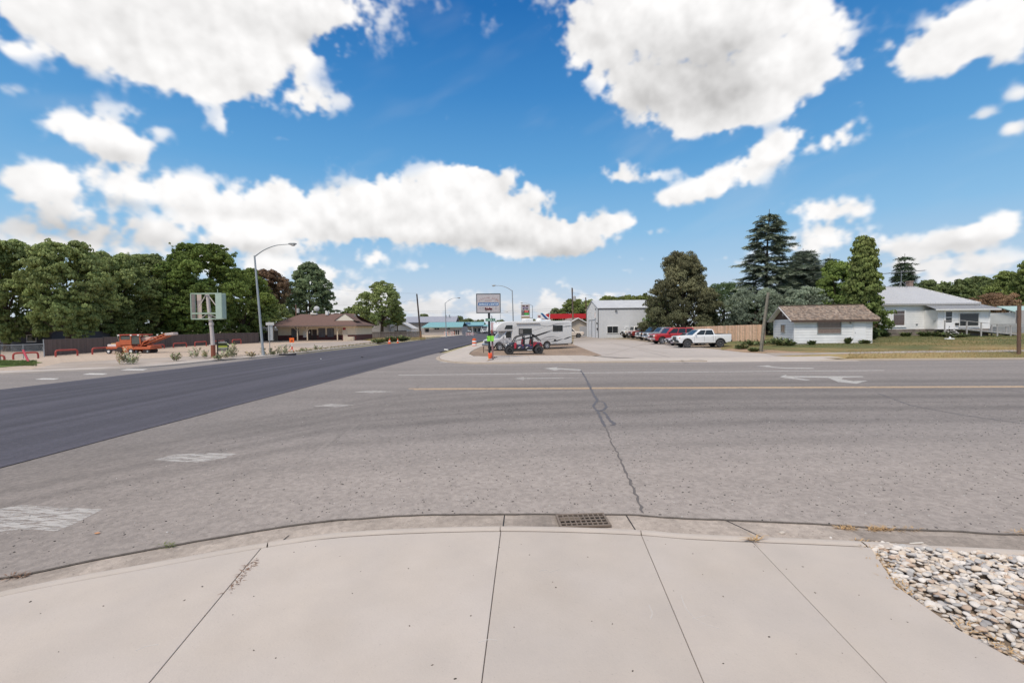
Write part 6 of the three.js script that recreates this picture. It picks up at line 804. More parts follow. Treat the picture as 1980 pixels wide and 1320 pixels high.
  mesh('underbody', [box(L - 0.9, 0.16, W - 0.3, 0, clear - 0.01, 0)], M.dark, t);
  if (bed) { mesh('bed_rail', [box(L - xr0 - 0.2, 0.04, 0.10, X((xr0 + L) / 2 + 0.04), bed + 0.03, hw - 0.09), box(L - xr0 - 0.2, 0.04, 0.10, X((xr0 + L) / 2 + 0.04), bed + 0.03, -hw + 0.09), box(L - xr0 - 0.25, 0.03, W - 0.25, X((xr0 + L) / 2 + 0.04), bed + 0.014, 0)], M.black, t); }
  if (o.roofRack) mesh('roof_rack', [1, -1].map((s) => bar(V(X(lerp(xw1, xr1, 0.15)), H + 0.05, s * (hw - tin - 0.08)), V(X(lerp(xw1, xr1, 0.95)), H + 0.05, s * (hw - tin - 0.08)), 0.025, 0.025, 6)), M.black, t);
  return t;
}
const whitePaint = paint(0.78, 0.79, 0.80), redPaint = paint(0.46, 0.022, 0.03), greyPaint = paint(0.26, 0.28, 0.32), blackPaint = paint(0.025, 0.028, 0.034), maroonPaint = paint(0.22, 0.022, 0.026), lilac = paint(0.40, 0.37, 0.45), creamPaint = paint(0.66, 0.58, 0.50);
car('pickup_truck', 'white crew cab pickup with black wheels parked nearest the road', 'pickup truck', { L: 5.35, W: 1.9, H: 1.84, fw: 0.96, wb: 3.27, r: 0.40, tw: 0.27, clear: 0.46, hood: 1.17, cowl: 1.24, belt: 1.24, xw0: 1.42, xw1: 2.22, xr1: 3.52, xr0: 3.72, bed: 1.30, mat: whitePaint, rim: rimBlack, windows: [['side_window', 0.10, 0.50, 0.16, 0.50], ['side_window', 0.53, 0.95, 0.53, 0.93]], seams: [1.62, 2.62, 3.5, 3.74], handles: [2.45, 3.4], grilleH: 0.34, mirror: whitePaint }, D(1304, 660, 46.7).x + 2.675, 46.7, 0.02);
car('suv', 'bright red sport utility car with silver wheels behind the white pickup', 'sport utility car', { L: 5.0, W: 1.95, H: 1.90, fw: 0.95, wb: 2.95, r: 0.38, clear: 0.40, hood: 1.15, cowl: 1.22, xw0: 1.42, xw1: 2.02, xr1: 4.75, xr0: 4.93, mat: redPaint, windows: [['side_window', 0.07, 0.36, 0.14, 0.36], ['side_window', 0.39, 0.66, 0.39, 0.66], ['side_window', 0.69, 0.95, 0.69, 0.94]], seams: [1.6, 2.65, 3.6], handles: [2.5, 3.5], bumper: std([0.45, 0.42, 0.42], { metalness: 0.5, roughness: 0.35 }), roofRack: true, mirror: M.black, lampW: 0.42, lampH: 0.2 }, D(1258, 660, 54.6).x + 2.5, 54.6, 0.10);
car('sedan', 'pale lilac grey car mostly hidden between red car and white pickup', 'car', { L: 4.4, W: 1.75, H: 1.36, fw: 0.9, wb: 2.6, r: 0.31, clear: 0.25, hood: 0.80, cowl: 0.92, xw0: 1.35, xw1: 2.0, xr1: 3.1, xr0: 3.75, mat: lilac, windows: [['side_window', 0.1, 0.48, 0.18, 0.48], ['side_window', 0.52, 0.9, 0.52, 0.84]], seams: [1.6, 2.6] }, D(1290, 660, 50.6).x + 2.2, 50.6, 0);
car('pickup_truck', 'grey blue older pickup between the red car and the dark car', 'pickup truck', { L: 5.3, W: 1.92, H: 1.86, fw: 0.95, wb: 3.3, r: 0.37, clear: 0.42, hood: 1.18, cowl: 1.24, xw0: 1.45, xw1: 2.05, xr1: 3.2, xr0: 3.3, bed: 1.22, mat: greyPaint, bumper: M.chrome, windows: [['side_window', 0.1, 0.9, 0.2, 0.92]], seams: [1.65, 2.9], lampW: 0.4, lampH: 0.22, mirror: M.chrome }, D(1246, 655, 60).x + 2.65, 60, 0.12);
car('suv', 'dark blue black sport utility car with chrome front', 'sport utility car', { L: 4.8, W: 1.85, H: 1.84, fw: 0.92, wb: 2.8, r: 0.37, clear: 0.38, hood: 1.12, cowl: 1.2, xw0: 1.4, xw1: 2.05, xr1: 4.55, xr0: 4.72, mat: blackPaint, bumper: std([0.6, 0.6, 0.6], { metalness: 0.6, roughness: 0.3 }), chrome: M.chrome, windows: [['side_window', 0.08, 0.38, 0.15, 0.38], ['side_window', 0.41, 0.68, 0.41, 0.68], ['side_window', 0.71, 0.95, 0.71, 0.94]], seams: [1.6, 2.6, 3.5], roofRack: true, lampW: 0.45, lampH: 0.24 }, D(1232, 655, 65).x + 2.4, 65, 0.14);
car('suv', 'maroon sport utility car parked between white jeep and dark car', 'sport utility car', { L: 4.6, W: 1.8, H: 1.82, fw: 0.9, wb: 2.6, r: 0.37, clear: 0.40, hood: 1.10, cowl: 1.18, xw0: 1.4, xw1: 1.85, xr1: 4.4, xr0: 4.52, mat: maroonPaint, windows: [['side_window', 0.07, 0.4, 0.12, 0.4], ['side_window', 0.43, 0.7, 0.43, 0.7], ['side_window', 0.73, 0.95, 0.73, 0.94]], seams: [1.6, 2.6], roofRack: true }, D(1216, 655, 70.5).x + 2.3, 70.5, 0.16);
car('jeep', 'white boxy jeep with black front bumper nearest the shop wall', 'jeep', { L: 4.2, W: 1.7, H: 1.86, fw: 0.75, wb: 2.6, r: 0.40, clear: 0.44, hood: 1.16, cowl: 1.2, xw0: 1.6, xw1: 1.75, xr1: 3.9, xr0: 4.0, mat: paint(0.74, 0.73, 0.70), windows: [['side_window', 0.05, 0.45, 0.07, 0.45], ['side_window', 0.5, 0.93, 0.5, 0.93]], seams: [1.7, 2.7], knobby: true, rim: rimBlack, bumpH: 0.3 }, D(1202, 653, 75.8).x + 2.1, 75.8, 0.20);
car('pickup_truck', 'cream coloured old pickup partly hidden behind the motorhome tail', 'pickup truck', { L: 5.2, W: 1.9, H: 1.80, fw: 0.95, wb: 3.2, r: 0.38, clear: 0.45, hood: 1.18, cowl: 1.22, xw0: 1.45, xw1: 1.95, xr1: 2.9, xr0: 3.05, bed: 1.22, mat: creamPaint, rim: rimBlack, windows: [['side_window', 0.1, 0.9, 0.2, 0.92]], seams: [1.6, 2.8], mirror: M.black }, D(1128, 650, 84).x - 2.6, 84, Math.PI - 0.05);
car('pickup_truck', 'white pickup parked before the teal roofed carport', 'pickup truck', { L: 5.3, W: 1.95, H: 1.85, fw: 0.95, wb: 3.3, r: 0.38, clear: 0.42, hood: 1.15, cowl: 1.2, xw0: 1.45, xw1: 2.1, xr1: 3.3, xr0: 3.45, bed: 1.2, mat: whitePaint, windows: [['side_window', 0.1, 0.9, 0.2, 0.92]], mirror: M.black }, D(899, 645, 168).x, 168, 2.2);
for (const [p, dpt, m, lab, tn] of [[936, 175, whitePaint, 'tiny white car far down the street left of the sign pole', 1.9], [959, 120, std([0.10, 0.12, 0.16]), 'dark vehicle far behind the motorhome nose', 1.2], [967, 150, paint(0.6, 0.6, 0.6), 'pale van far behind the motorhome roof', 1.4]]) car('far_car', lab, 'car', { L: 4.6, W: 1.85, H: 1.75, fw: 0.9, wb: 2.7, r: 0.34, clear: 0.34, hood: 1.05, cowl: 1.12, xw0: 1.2, xw1: 1.9, xr1: 4.2, xr0: 4.45, mat: m, windows: [['side_window', 0.08, 0.48, 0.15, 0.48], ['side_window', 0.52, 0.94, 0.52, 0.93]] }, D(p, 645, dpt).x, dpt, tn);

// motorhome
{
  const phi = 0.44, L = 9.35, W = 2.4, H = 2.95, fx = D(967, 670, 46.4).x, cx = fx - 0.9 * Math.cos(phi) + 1.0 * Math.sin(phi) * 0, t = thing('motorhome', 'white and grey motorhome with cab-over bunk and black swooshes', 'motorhome', 0, 1, 0.115, phi), shell = paint(0.72, 0.715, 0.70, { roughness: 0.35, clearcoat: 0.4 }), hw = W / 2, r = 0.38;
  // local x runs back from the nose along the near side, local z = 0 is the near side, body towards -z
  t.position.set(fx - 0.9 * Math.cos(phi), 0.115, -(46.4 - 0.9 * Math.sin(phi)) + 0.0);
  const arch = (c, R) => spread(9, (i) => { const a = Math.PI * i / 8; return [c + Math.cos(a) * R, Math.max(0.5, r + 0.02 + Math.sin(a) * R)]; });
  const coach = [[2.30, 1.98], [0.62, 1.93], [0.42, 2.05], [0.45, 2.28], [0.72, 2.58], [1.15, 2.82], [1.7, 2.93], [2.6, 2.95], [9.1, 2.97], [9.3, 2.90], [9.35, 2.7], [9.35, 0.62], [9.25, 0.52], [6.78, 0.5], ...arch(6.31, 0.46), [5.84, 0.5], [2.30, 0.5]];
  mesh('body', toCreasedNormals(flat(slab(coach, W, 0.07, 3).translate(0, 0, -hw)), 0.7), shell, t);
  const cabO = [[0.02, 0.45], [-0.06, 0.62], [-0.06, 0.92], [0.02, 1.06], [0.3, 1.16], [1.05, 1.27], [1.1, 1.3], [1.66, 1.97], [2.32, 1.97], [2.32, 0.45], [1.36, 0.45], ...arch(0.9, 0.46).map(([a, b]) => [a, Math.max(0.45, b)]), [0.44, 0.45]];
  mesh('cab', toCreasedNormals(flat(slab(cabO, 2.06, 0.09, 3).translate(0, 0, -hw)), 0.7), paint(0.62, 0.62, 0.63), t);
  const zc = -hw + 1.03; mesh('windshield', plate(V(1.13, 1.33, -hw - 0.92), V(1.13, 1.33, -hw + 0.92), V(1.63, 1.93, -hw + 0.86), V(1.63, 1.93, -hw - 0.86), -0.02), M.glass, t);
  mesh('cab_window', slab([[1.32, 1.30], [2.18, 1.27], [2.18, 1.90], [1.74, 1.90]], 0.03, 0.008, 1).translate(0, 0, zc + 0.004), M.glass, t); const dr = mesh('cab_door', [box(0.014, 1.35, 0.012, 2.2, 1.15, zc + 0.002), box(0.014, 0.7, 0.012, 1.32, 0.92, zc + 0.002), rbox(0.2, 0.05, 0.03, 2.02, 1.15, zc + 0.012, 0.012)], M.dark, t);
  mesh('mirror', [rbox(0.12, 0.36, 0.2, 1.42, 1.38, zc + 0.26, 0.05), bar(V(1.45, 1.25, zc), V(1.45, 1.25, zc + 0.25), 0.02)], M.white, t); mesh('mirror', [rbox(0.12, 0.36, 0.2, 1.42, 1.38, -hw - 1.29, 0.05)], M.black, t);
  const grl = mesh('grille', [rbox(0.06, 0.32, 1.1, -0.07, 0.86, -hw, 0.04)], M.black, t); mesh('grille_bar', [0.76, 0.86, 0.96].map((y) => rbox(0.03, 0.03, 1.1, -0.1, y, -hw, 0.01)), M.chrome, grl);
  for (const s of [1, -1]) { mesh('headlight', rbox(0.10, 0.22, 0.36, -0.03, 0.87, -hw + s * 0.78, 0.03), M.lamp, t); mesh('turn_signal', rbox(0.16, 0.16, 0.06, 0.1, 0.87, -hw + s * 1.0, 0.02), M.amber, t); mesh('tail_light', rbox(0.05, 0.14, 0.3, 9.36, 0.95, -hw + s * 0.98, 0.02), M.tail, t); }
  mesh('front_bumper', [rbox(0.22, 0.24, 2.0, -0.10, 0.58, -hw, 0.07)], M.chrome, t); mesh('rear_bumper', [rbox(0.16, 0.16, 2.2, 9.38, 0.56, -hw, 0.04), box(0.1, 0.12, 0.12, 9.46, 0.62, -0.15)], M.black, t);
  const pane = (n, a, b, y0, y1, sl = 0, split = 0) => { const o = mesh(n, slab([[a + sl, y1], [b, y1], [b, y0], [a, y0]].reverse(), 0.05, 0.02, 2).translate(0, 0, 0.012), M.glass, t); if (split) mesh('window_rail', [box(0.03, y1 - y0 - 0.06, 0.02, lerp(a, b, split), (y0 + y1) / 2, 0.045)], M.black, o); return o; };
  pane('bunk_window', 1.38, 2.28, 2.17, 2.56, 0.22); pane('side_window', 2.98, 4.48, 1.58, 2.2, 0, 0.32); pane('rear_side_window', 6.98, 8.18, 1.86, 2.50, 0, 0.5); mesh('curtain', box(0.42, 0.44, 0.01, 3.26, 1.88, 0.040), std([0.22, 0.21, 0.2]), t);
  // print of the swooshes
  const dk = std([0.03, 0.028, 0.03], { roughness: 0.35 }), gy = std([0.26, 0.25, 0.25], { roughness: 0.4 }), lg = std([0.46, 0.45, 0.44], { roughness: 0.4 });
  const swoosh = (pts, wd, m, lift = 0.004) => { const c = new THREE.CatmullRomCurve3(pts.map(([x, y]) => V(x, y, 0)), false, 'centripetal'), n = 28, list = []; let pv; for (let i = 0; i <= n; i++) { const p = c.getPointAt(i / n), d = c.getTangentAt(i / n), w = wd * Math.sin(Math.PI * clamp(0.06 + 0.9 * i / n, 0, 1)) / 2 + 0.004, e = [V(p.x - d.y * w, p.y + d.x * w, lift), V(p.x + d.y * w, p.y - d.x * w, lift)]; if (pv) list.push(quad(pv[1], e[1], e[0], pv[0])); pv = e; } mesh('stripe', list, m, t); };
  swoosh([[2.35, 0.92], [3.4, 1.12], [4.8, 1.42], [6.1, 1.78], [6.98, 2.05]], 0.12, dk); swoosh([[3.4, 1.06], [4.6, 1.30], [5.9, 1.64], [6.98, 1.94]], 0.07, dk, 0.005); swoosh([[8.2, 2.33], [8.8, 2.38], [9.3, 2.40]], 0.07, dk); swoosh([[4.5, 1.92], [5.4, 2.18], [6.1, 2.34]], 0.05, lg); swoosh([[2.7, 2.42], [3.6, 2.55], [4.8, 2.60], [5.7, 2.50], [5.9, 2.42]], 0.06, lg); swoosh([[5.4, 2.52], [6.4, 2.40], [7.4, 2.62], [9.0, 2.70]], 0.07, gy);
  swoosh([[5.6, 0.98], [5.9, 1.16], [6.6, 1.30], [7.6, 1.26]], 0.06, gy); swoosh([[5.5, 1.06], [6.2, 1.00], [7.0, 1.06], [8.0, 1.22]], 0.05, gy); swoosh([[6.7, 0.78], [7.4, 0.86], [8.2, 1.05]], 0.10, dk); swoosh([[8.3, 1.0], [8.8, 1.14], [9.3, 1.28]], 0.12, dk); swoosh([[0.4, 0.80], [1.1, 0.74], [2.2, 0.78]], 0.05, gy); mesh('bay_door', [box(0.5, 0.012, 0.008, 7.2, 0.62, 0.004), box(0.26, 0.2, 0.012, 7.25, 0.92, 0.006)], dk, t);
  mesh('awning', [bar(V(2.7, 2.74, 0.07), V(5.4, 2.76, 0.07), 0.055, 0.055, 10)], std([0.55, 0.53, 0.50]), t);
  mesh('roof_unit', [rbox(1.0, 0.30, 0.85, 4.6, 3.08, -1.2, 0.10)], M.white, t); mesh('roof_vent', [rbox(0.5, 0.16, 0.5, 6.9, 3.04, -0.9, 0.06)], M.white, t); mesh('roof_antenna', [mv(new THREE.SphereGeometry(0.36, 16, 8, 0, 6.283, 0, 1.57), 6.05, 2.95, -1.3)], M.white, t); mesh('roof_ladder', [bar(V(9.42, 1.2, -1.9), V(9.42, 3.0, -1.9), 0.02), bar(V(9.42, 1.2, -1.5), V(9.42, 3.0, -1.5), 0.02)], M.galv, t);
  for (const z of [-0.16, -W + 0.16]) { wheel(t, 0.9, z, r, 0.24, rimSilver, 8, false, z > -1 ? 1 : -1); wheel(t, 6.31, z, r, 0.24, rimSilver, 8, false, z > -1 ? 1 : -1); }
  mesh('underbody', [box(8.2, 0.2, 2.0, 4.9, 0.5, -hw)], M.dark, t); mesh('marker_light', spread(3, (i) => rbox(0.06, 0.04, 0.08, 1.02 + i * 0.0, 2.78, -0.5 - i * 0.7, 0.01)), M.amber, t);
}
// off-road buggy in front of it
{
  const phi = 0.10, p0 = D(985.5, 680, 40.0), t = thing('off_road_buggy', 'black off-road buggy with red and blue panels and roll cage', 'off-road buggy', p0.x, 40.0, 0.117, phi), cage = std([0.02, 0.02, 0.022], { roughness: 0.4, metalness: 0.3 }), red = paint(0.42, 0.015, 0.04), blue = paint(0.05, 0.045, 0.16), wht = paint(0.6, 0.6, 0.58), wb = 2.55, W = 1.5, bk = paint(0.03, 0.03, 0.036);
  const S = (z) => z - W / 2 + 0.08;   // near side at z = 0.08, far side beyond
  for (const z of [-0.04, -W + 0.04]) { wheel(t, 0, z, 0.34, 0.26, std([0.06, 0.06, 0.062], { metalness: 0.5, roughness: 0.4 }), 7, true, z > -0.7 ? 1 : -1); wheel(t, wb, z, 0.36, 0.28, std([0.06, 0.06, 0.062], { metalness: 0.5, roughness: 0.4 }), 7, true, z > -0.7 ? 1 : -1); }
  mesh('hood', toCreasedNormals(flat(slab([[-0.32, 0.62], [-0.26, 0.82], [0.1, 0.98], [0.46, 1.04], [0.52, 0.7], [0.3, 0.6]], 0.95, 0.05, 2).translate(0, 0, -W / 2 + 0.04)), 0.7), bk, t);
  mesh('front_fender', [mv(slab(spread(9, (i) => { const a = 0.35 + 2.5 * i / 8; return [Math.cos(a) * 0.46, Math.sin(a) * 0.46]; }).concat(spread(9, (i) => { const a = 0.35 + 2.5 * (8 - i) / 8; return [Math.cos(a) * 0.40, Math.sin(a) * 0.40]; })), 0.26), 0, 0.34, -0.06), mv(slab(spread(9, (i) => { const a = 0.35 + 2.5 * i / 8; return [Math.cos(a) * 0.46, Math.sin(a) * 0.46]; }).concat(spread(9, (i) => { const a = 0.35 + 2.5 * (8 - i) / 8; return [Math.cos(a) * 0.40, Math.sin(a) * 0.40]; })), 0.26), 0, 0.34, -W + 0.06)], bk, t);
  mesh('body', toCreasedNormals(flat(slab([[0.42, 0.34], [0.38, 0.85], [0.52, 1.06], [0.7, 0.84], [1.9, 0.86], [2.1, 1.05], [2.75, 1.0], [2.9, 0.8], [2.8, 0.66], [2.2, 0.72], [2.0, 0.34]], W - 0.12, 0.04, 2).translate(0, 0, -W / 2 + 0.02)), 0.6), bk, t);
  mesh('front_panel', slab([[0.40, 0.50], [0.38, 0.88], [0.52, 1.08], [0.62, 0.88], [0.56, 0.52]], 0.05, 0.015, 1).translate(0, 0, 0.0), red, t);
  for (const [a, b, nm] of [[0.66, 1.24, 'door'], [1.32, 1.94, 'door']]) { const d = mesh(nm, slab([[a, 0.42], [a - 0.02, 0.80], [b, 0.86], [b, 0.46]], 0.05, 0.015, 1).translate(0, 0, 0.0), bk, t); mesh('decal', [slab([[a + 0.05, 0.70], [a + 0.2, 0.80], [b - 0.1, 0.82], [b - 0.05, 0.72]], 0.012).translate(0, 0, 0.03), slab([[b - 0.25, 0.50], [b - 0.05, 0.66], [b, 0.70], [b, 0.56]], 0.012).translate(0, 0, 0.03)], blue, d); mesh('decal', slab([[a + 0.04, 0.56], [a + 0.20, 0.68], [a + 0.30, 0.66], [a + 0.12, 0.52]], 0.014).translate(0, 0, 0.034), wht, d); mesh('decal', slab([[b - 0.2, 0.78], [b - 0.04, 0.84], [b, 0.80], [b - 0.1, 0.74]], 0.014).translate(0, 0, 0.034), red, d); }
  mesh('sill', [rbox(1.75, 0.14, 0.14, 1.2, 0.34, 0.02, 0.03)], M.black, t); mesh('print', box(0.42, 0.045, 0.006, 1.72, 0.37, 0.094), M.white, t);
  mesh('rear_panel', [slab([[2.02, 0.80], [2.1, 1.10], [2.72, 1.02], [2.86, 0.84], [2.5, 0.88]], 0.05, 0.015, 1).translate(0, 0, 0.0), slab([[2.6, 0.66], [2.62, 0.84], [2.88, 0.78], [2.84, 0.64]], 0.05, 0.015, 1).translate(0, 0, 0.0)], maroonPaint, t); mesh('decal', slab([[2.0, 0.7], [2.3, 1.02], [2.4, 1.0], [2.12, 0.68]], 0.014).translate(0, 0, 0.034), red, t); mesh('decal', slab([[2.2, 0.96], [2.6, 0.98], [2.7, 0.92], [2.3, 0.9]], 0.012).translate(0, 0, 0.03), blue, t);
  const rail = (z, zi) => { mesh('roll_cage', [tube([[0.34, 1.0, z], [0.60, 1.46, zi], [0.75, 1.54, zi], [1.25, 1.64, zi], [1.95, 1.72, zi], [2.2, 1.62, zi], [2.75, 1.12, z]], 0.045, 30, 7), tube([[1.28, 0.84, z], [1.30, 1.3, z], [1.27, 1.64, zi]], 0.046, 8, 7), tube([[1.95, 0.86, z], [2.0, 1.3, z], [1.98, 1.72, zi]], 0.042, 8, 7), tube([[2.2, 1.62, zi], [2.05, 1.2, z], [1.96, 0.9, z]], 0.018, 8, 7)], cage, t); };
  rail(-0.04, -0.16); rail(-W + 0.12, -W + 0.24); mesh('roof_panel', [rbox(0.7, 0.03, W - 0.5, 1.62, 1.70, -W / 2 + 0.04, 0.01, 0, 0, 0.11)], M.black, t); mesh('cross_tube', [[0.60, 1.46], [1.27, 1.64], [1.98, 1.72], [2.2, 1.62]].map(([x, y]) => bar(V(x, y, -0.16), V(x, y, -W + 0.24), 0.022, 0.022, 7)), cage, t);
  for (const [x, z] of [[1.0, -0.42], [1.0, -1.02], [1.72, -0.42], [1.72, -1.02]]) { const s = mesh('seat', [rbox(0.42, 0.14, 0.42, x - 0.04, 0.72, z, 0.05), rbox(0.13, 0.62, 0.42, x + 0.22, 1.02, z, 0.06, 0, 0, -0.16), rbox(0.10, 0.18, 0.24, x + 0.28, 1.38, z, 0.04)], M.black, t); mesh('harness', [box(0.02, 0.5, 0.05, x + 0.145, 1.05, z - 0.1, 0, 0, -0.16), box(0.02, 0.5, 0.05, x + 0.145, 1.05, z + 0.1, 0, 0, -0.16)], red, s); }
  mesh('steering_wheel', mv(new THREE.TorusGeometry(0.15, 0.015, 8, 20), 0.66, 1.02, -1.02, 0, 1.2, 0), M.black, t); mesh('bull_bar', [tube([[-0.36, 0.42, -0.3], [-0.46, 0.72, -0.35], [-0.30, 0.86, -0.38]], 0.022, 8, 7), tube([[-0.36, 0.42, -1.1], [-0.46, 0.72, -1.05], [-0.30, 0.86, -1.02]], 0.022, 8, 7), bar(V(-0.46, 0.72, -0.35), V(-0.46, 0.72, -1.05), 0.022)], cage, t);
  for (const z of [-0.28, -1.14]) mesh('headlight', mv(new THREE.SphereGeometry(0.075, 12, 8), -0.26, 0.78, z), M.lamp, t); for (const [x, y] of [[-0.12, 0.92], [0.16, 0.74]]) mesh('lamp', mv(new THREE.SphereGeometry(0.05, 12, 8), x, y, -0.02), M.lamp, t);
  mesh('suspension', [bar(V(0, 0.36, -0.1), V(0.35, 0.62, -0.45), 0.03), bar(V(0, 0.36, -W + 0.1), V(0.35, 0.62, -W + 0.45), 0.03), bar(V(wb, 0.38, -0.1), V(wb - 0.4, 0.55, -0.5), 0.035), bar(V(wb, 0.38, -0.2), V(wb - 0.15, 0.95, -0.4), 0.045), bar(V(wb, 0.38, -W + 0.1), V(wb - 0.4, 0.55, -W + 0.5), 0.035), bar(V(0.05, 0.4, -0.2), V(0.25, 0.9, -0.35), 0.045)], red, t); mesh('whip_flag', [bar(V(0.48, 1.04, -0.02), V(0.44, 1.06, -0.02), 0.01)], M.white, t);
}
// orange paving machine on the left lot
{
  const g = G(246, 683.5), u = g.z / F, X = (p) => (p - 246) * u * 1.02, Y = (p) => (683.5 - p) * u, t = thing('paving_machine', 'orange road sweeping machine with cab and long raised conveyor', 'road machine', g.x, g.z, 0.11, 0.05), or = std([0.52, 0.125, 0.05], { map: rep(wearTex, 0.8), roughness: 0.6 }), or2 = std([0.62, 0.18, 0.07], { roughness: 0.6 }), rr = std([0.38, 0.06, 0.04], { roughness: 0.6 }), D2 = 1.9;
  mesh('chassis', [box(X(236) - X(205), 0.22, D2 - 0.3, (X(205) + X(236)) / 2, Y(672), -D2 / 2), mv(box(X(262) - X(232), 0.18, 0.5), 0, 0, 0, 0, 0, -0.1).translate(X(247), Y(670.5), -D2 / 2)], or, t);
  mesh('water_tank', rbox(X(223) - X(204), Y(665.4) - Y(671.5), 1.2, (X(204) + X(223)) / 2, (Y(665.4) + Y(671.5)) / 2, -D2 / 2, 0.08), std([0.66, 0.60, 0.58], { roughness: 0.5 }), t); mesh('tank_lid', rbox(X(220) - X(208), 0.12, 0.8, X(214), Y(664.6), -D2 / 2, 0.04), std([0.5, 0.3, 0.12]), t);
  mesh('engine_hood', [rbox(X(236) - X(221), Y(661) - Y(670), 1.4, X(228.5), (Y(661) + Y(670)) / 2, -D2 / 2, 0.08), rbox(0.7, 0.14, 0.8, X(229), Y(660.2), -D2 / 2, 0.04)], or, t); mesh('exhaust', bar(V(X(225), Y(662), -0.5), V(X(221.5), Y(646), -0.45), 0.03, 0.03), std([0.20, 0.26, 0.20]), t);
  const c0 = X(231), c1 = X(251), c2 = X(268), y0 = Y(667), y1 = Y(648.5); const post = (x, z) => box(0.10, y1 - y0, 0.10, x, (y0 + y1) / 2, z);
  const cab = mesh('cab', [post(c0, -0.2), post(c0, -D2 + 0.2), post(c1, -0.15), post(c1, -D2 + 0.15), mv(box(0.09, y1 - y0, 0.09), 0, 0, 0, 0, 0, 0.1).translate(c2 - 0.05, (y0 + y1) / 2, -0.2), mv(box(0.09, y1 - y0, 0.09), 0, 0, 0, 0, 0, 0.1).translate(c2 - 0.05, (y0 + y1) / 2, -D2 + 0.2), box(c1 - c0, 0.16, D2 - 0.3, (c0 + c1) / 2, y0 + 0.05, -D2 / 2), box(c1 - c0, 0.5, 0.06, (c0 + c1) / 2, y0 + 0.3, -0.14), rbox(0.12, 0.10, 0.6, c1, y0 + 0.75, -0.5, 0.02)], or, t);
  mesh('cab_roof', [rbox(c2 - c0 + 0.3, 0.12, D2 - 0.1, (c0 + c2) / 2, y1 + 0.06, -D2 / 2, 0.04)], rr, cab); for (const x of [c0 - 0.05, c1 + 0.1, c2 - 0.1]) mesh('work_lamp', rbox(0.18, 0.13, 0.14, x, y1 + 0.02, -0.04, 0.03), M.lamp, cab);
  const gls = new THREE.MeshPhysicalMaterial({ color: C(0.10, 0.11, 0.105), roughness: 0.08, side: THREE.DoubleSide }); mesh('window', [box(c1 - c0 - 0.15, y1 - y0 - 0.65, 0.02, (c0 + c1) / 2, (y0 + y1) / 2 + 0.26, -0.17)], gls, cab); mesh('window', [plate(V(c1 + 0.06, y0 + 0.1, -0.17), V(c2 - 0.1, y0 + 0.1, -0.2), V(c2 - 0.16, y1, -0.2), V(c1 + 0.06, y1, -0.17), 0.02)], gls, cab); mesh('seat', [rbox(0.5, 0.14, 0.5, (c0 + c1) / 2 + 0.1, y0 + 0.45, -D2 / 2, 0.05), rbox(0.14, 0.6, 0.5, (c0 + c1) / 2 - 0.2, y0 + 0.75, -D2 / 2, 0.05)], M.black, cab);
  mesh('broom_housing', [slab([[X(233), Y(676)], [X(236), Y(669)], [X(252), Y(668)], [X(256), Y(676)], [X(250), Y(681)], [X(238), Y(681)]].reverse(), D2 - 0.2, 0.05).translate(0, 0, -D2 / 2)], or2, t); mesh('brace', [bar(V(X(238), Y(670), 0.02), V(X(246), Y(679), 0.02), 0.04), bar(V(X(246), Y(670), 0.02), V(X(240), Y(679), 0.02), 0.03)], std([0.55, 0.40, 0.30]), t);
  mesh('broom', [cyl(0.28, 0.28, D2, X(231), 0.42, -D2 / 2, 18, Math.PI / 2)], std([0.05, 0.035, 0.03]), t);
  mesh('gathering_head', [rbox(X(287) - X(256), 0.28, D2 - 0.1, X(271.5), Y(673.5), -D2 / 2, 0.05), rbox(X(287) - X(279), 0.3, D2 - 0.4, X(283), Y(671), -D2 / 2, 0.06), mv(rbox(1.4, 0.12, 1.2, 0, 0, 0, 0.03), X(262), Y(669.5), -D2 / 2, 0, 0, 0.25)], or, t); mesh('roller', [cyl(0.2, 0.2, D2 - 0.2, X(276), 0.22, -D2 / 2, 16, Math.PI / 2)], std([0.03, 0.02, 0.02]), t);
  const ca = V(X(258), Y(668), -D2 / 2), cb = V(X(311), Y(647), -D2 / 2), dir = cb.clone().sub(ca).normalize(), side = (s, o) => [ca.clone().add(V(0, o, s * 0.42)), cb.clone().add(V(0, o, s * 0.34))];
  const cv = mesh('conveyor', [bar(...side(1, 0.12), 0.055, 0.05, 4), bar(...side(-1, 0.12), 0.055, 0.05, 4), bar(...side(1, -0.18), 0.05, 0.045, 4), bar(...side(-1, -0.18), 0.05, 0.045, 4), ...spread(9, (i) => bar(ca.clone().lerp(cb, (i + 0.5) / 9).add(V(0, 0.12, 0.40)), ca.clone().lerp(cb, (i + 1) / 9).add(V(0, -0.18, 0.38)), 0.025, 0.025, 4)), ...spread(5, (i) => bar(ca.clone().lerp(cb, i / 4).add(V(0, -0.18, 0.4)), ca.clone().lerp(cb, i / 4).add(V(0, -0.18, -0.4)), 0.03, 0.03, 4))], or2, t);
  mesh('belt', [mv(box(ca.distanceTo(cb), 0.05, 0.62), 0, 0, 0, 0, 0, Math.atan2(dir.y, dir.x)).translate((ca.x + cb.x) / 2, (ca.y + cb.y) / 2 + 0.02, -D2 / 2)], rr, cv); mesh('chute', [mv(rbox(0.95, 0.28, 0.8, 0, 0, 0, 0.06), X(316), Y(646.6), -D2 / 2, 0, 0, 0.08)], std([0.52, 0.44, 0.42]), cv); mesh('lamp', [0.70, 0.86].map((k) => rbox(0.13, 0.12, 0.12, lerp(ca.x, cb.x, k), lerp(ca.y, cb.y, k) + 0.3, -0.55, 0.02)), M.lamp, cv);
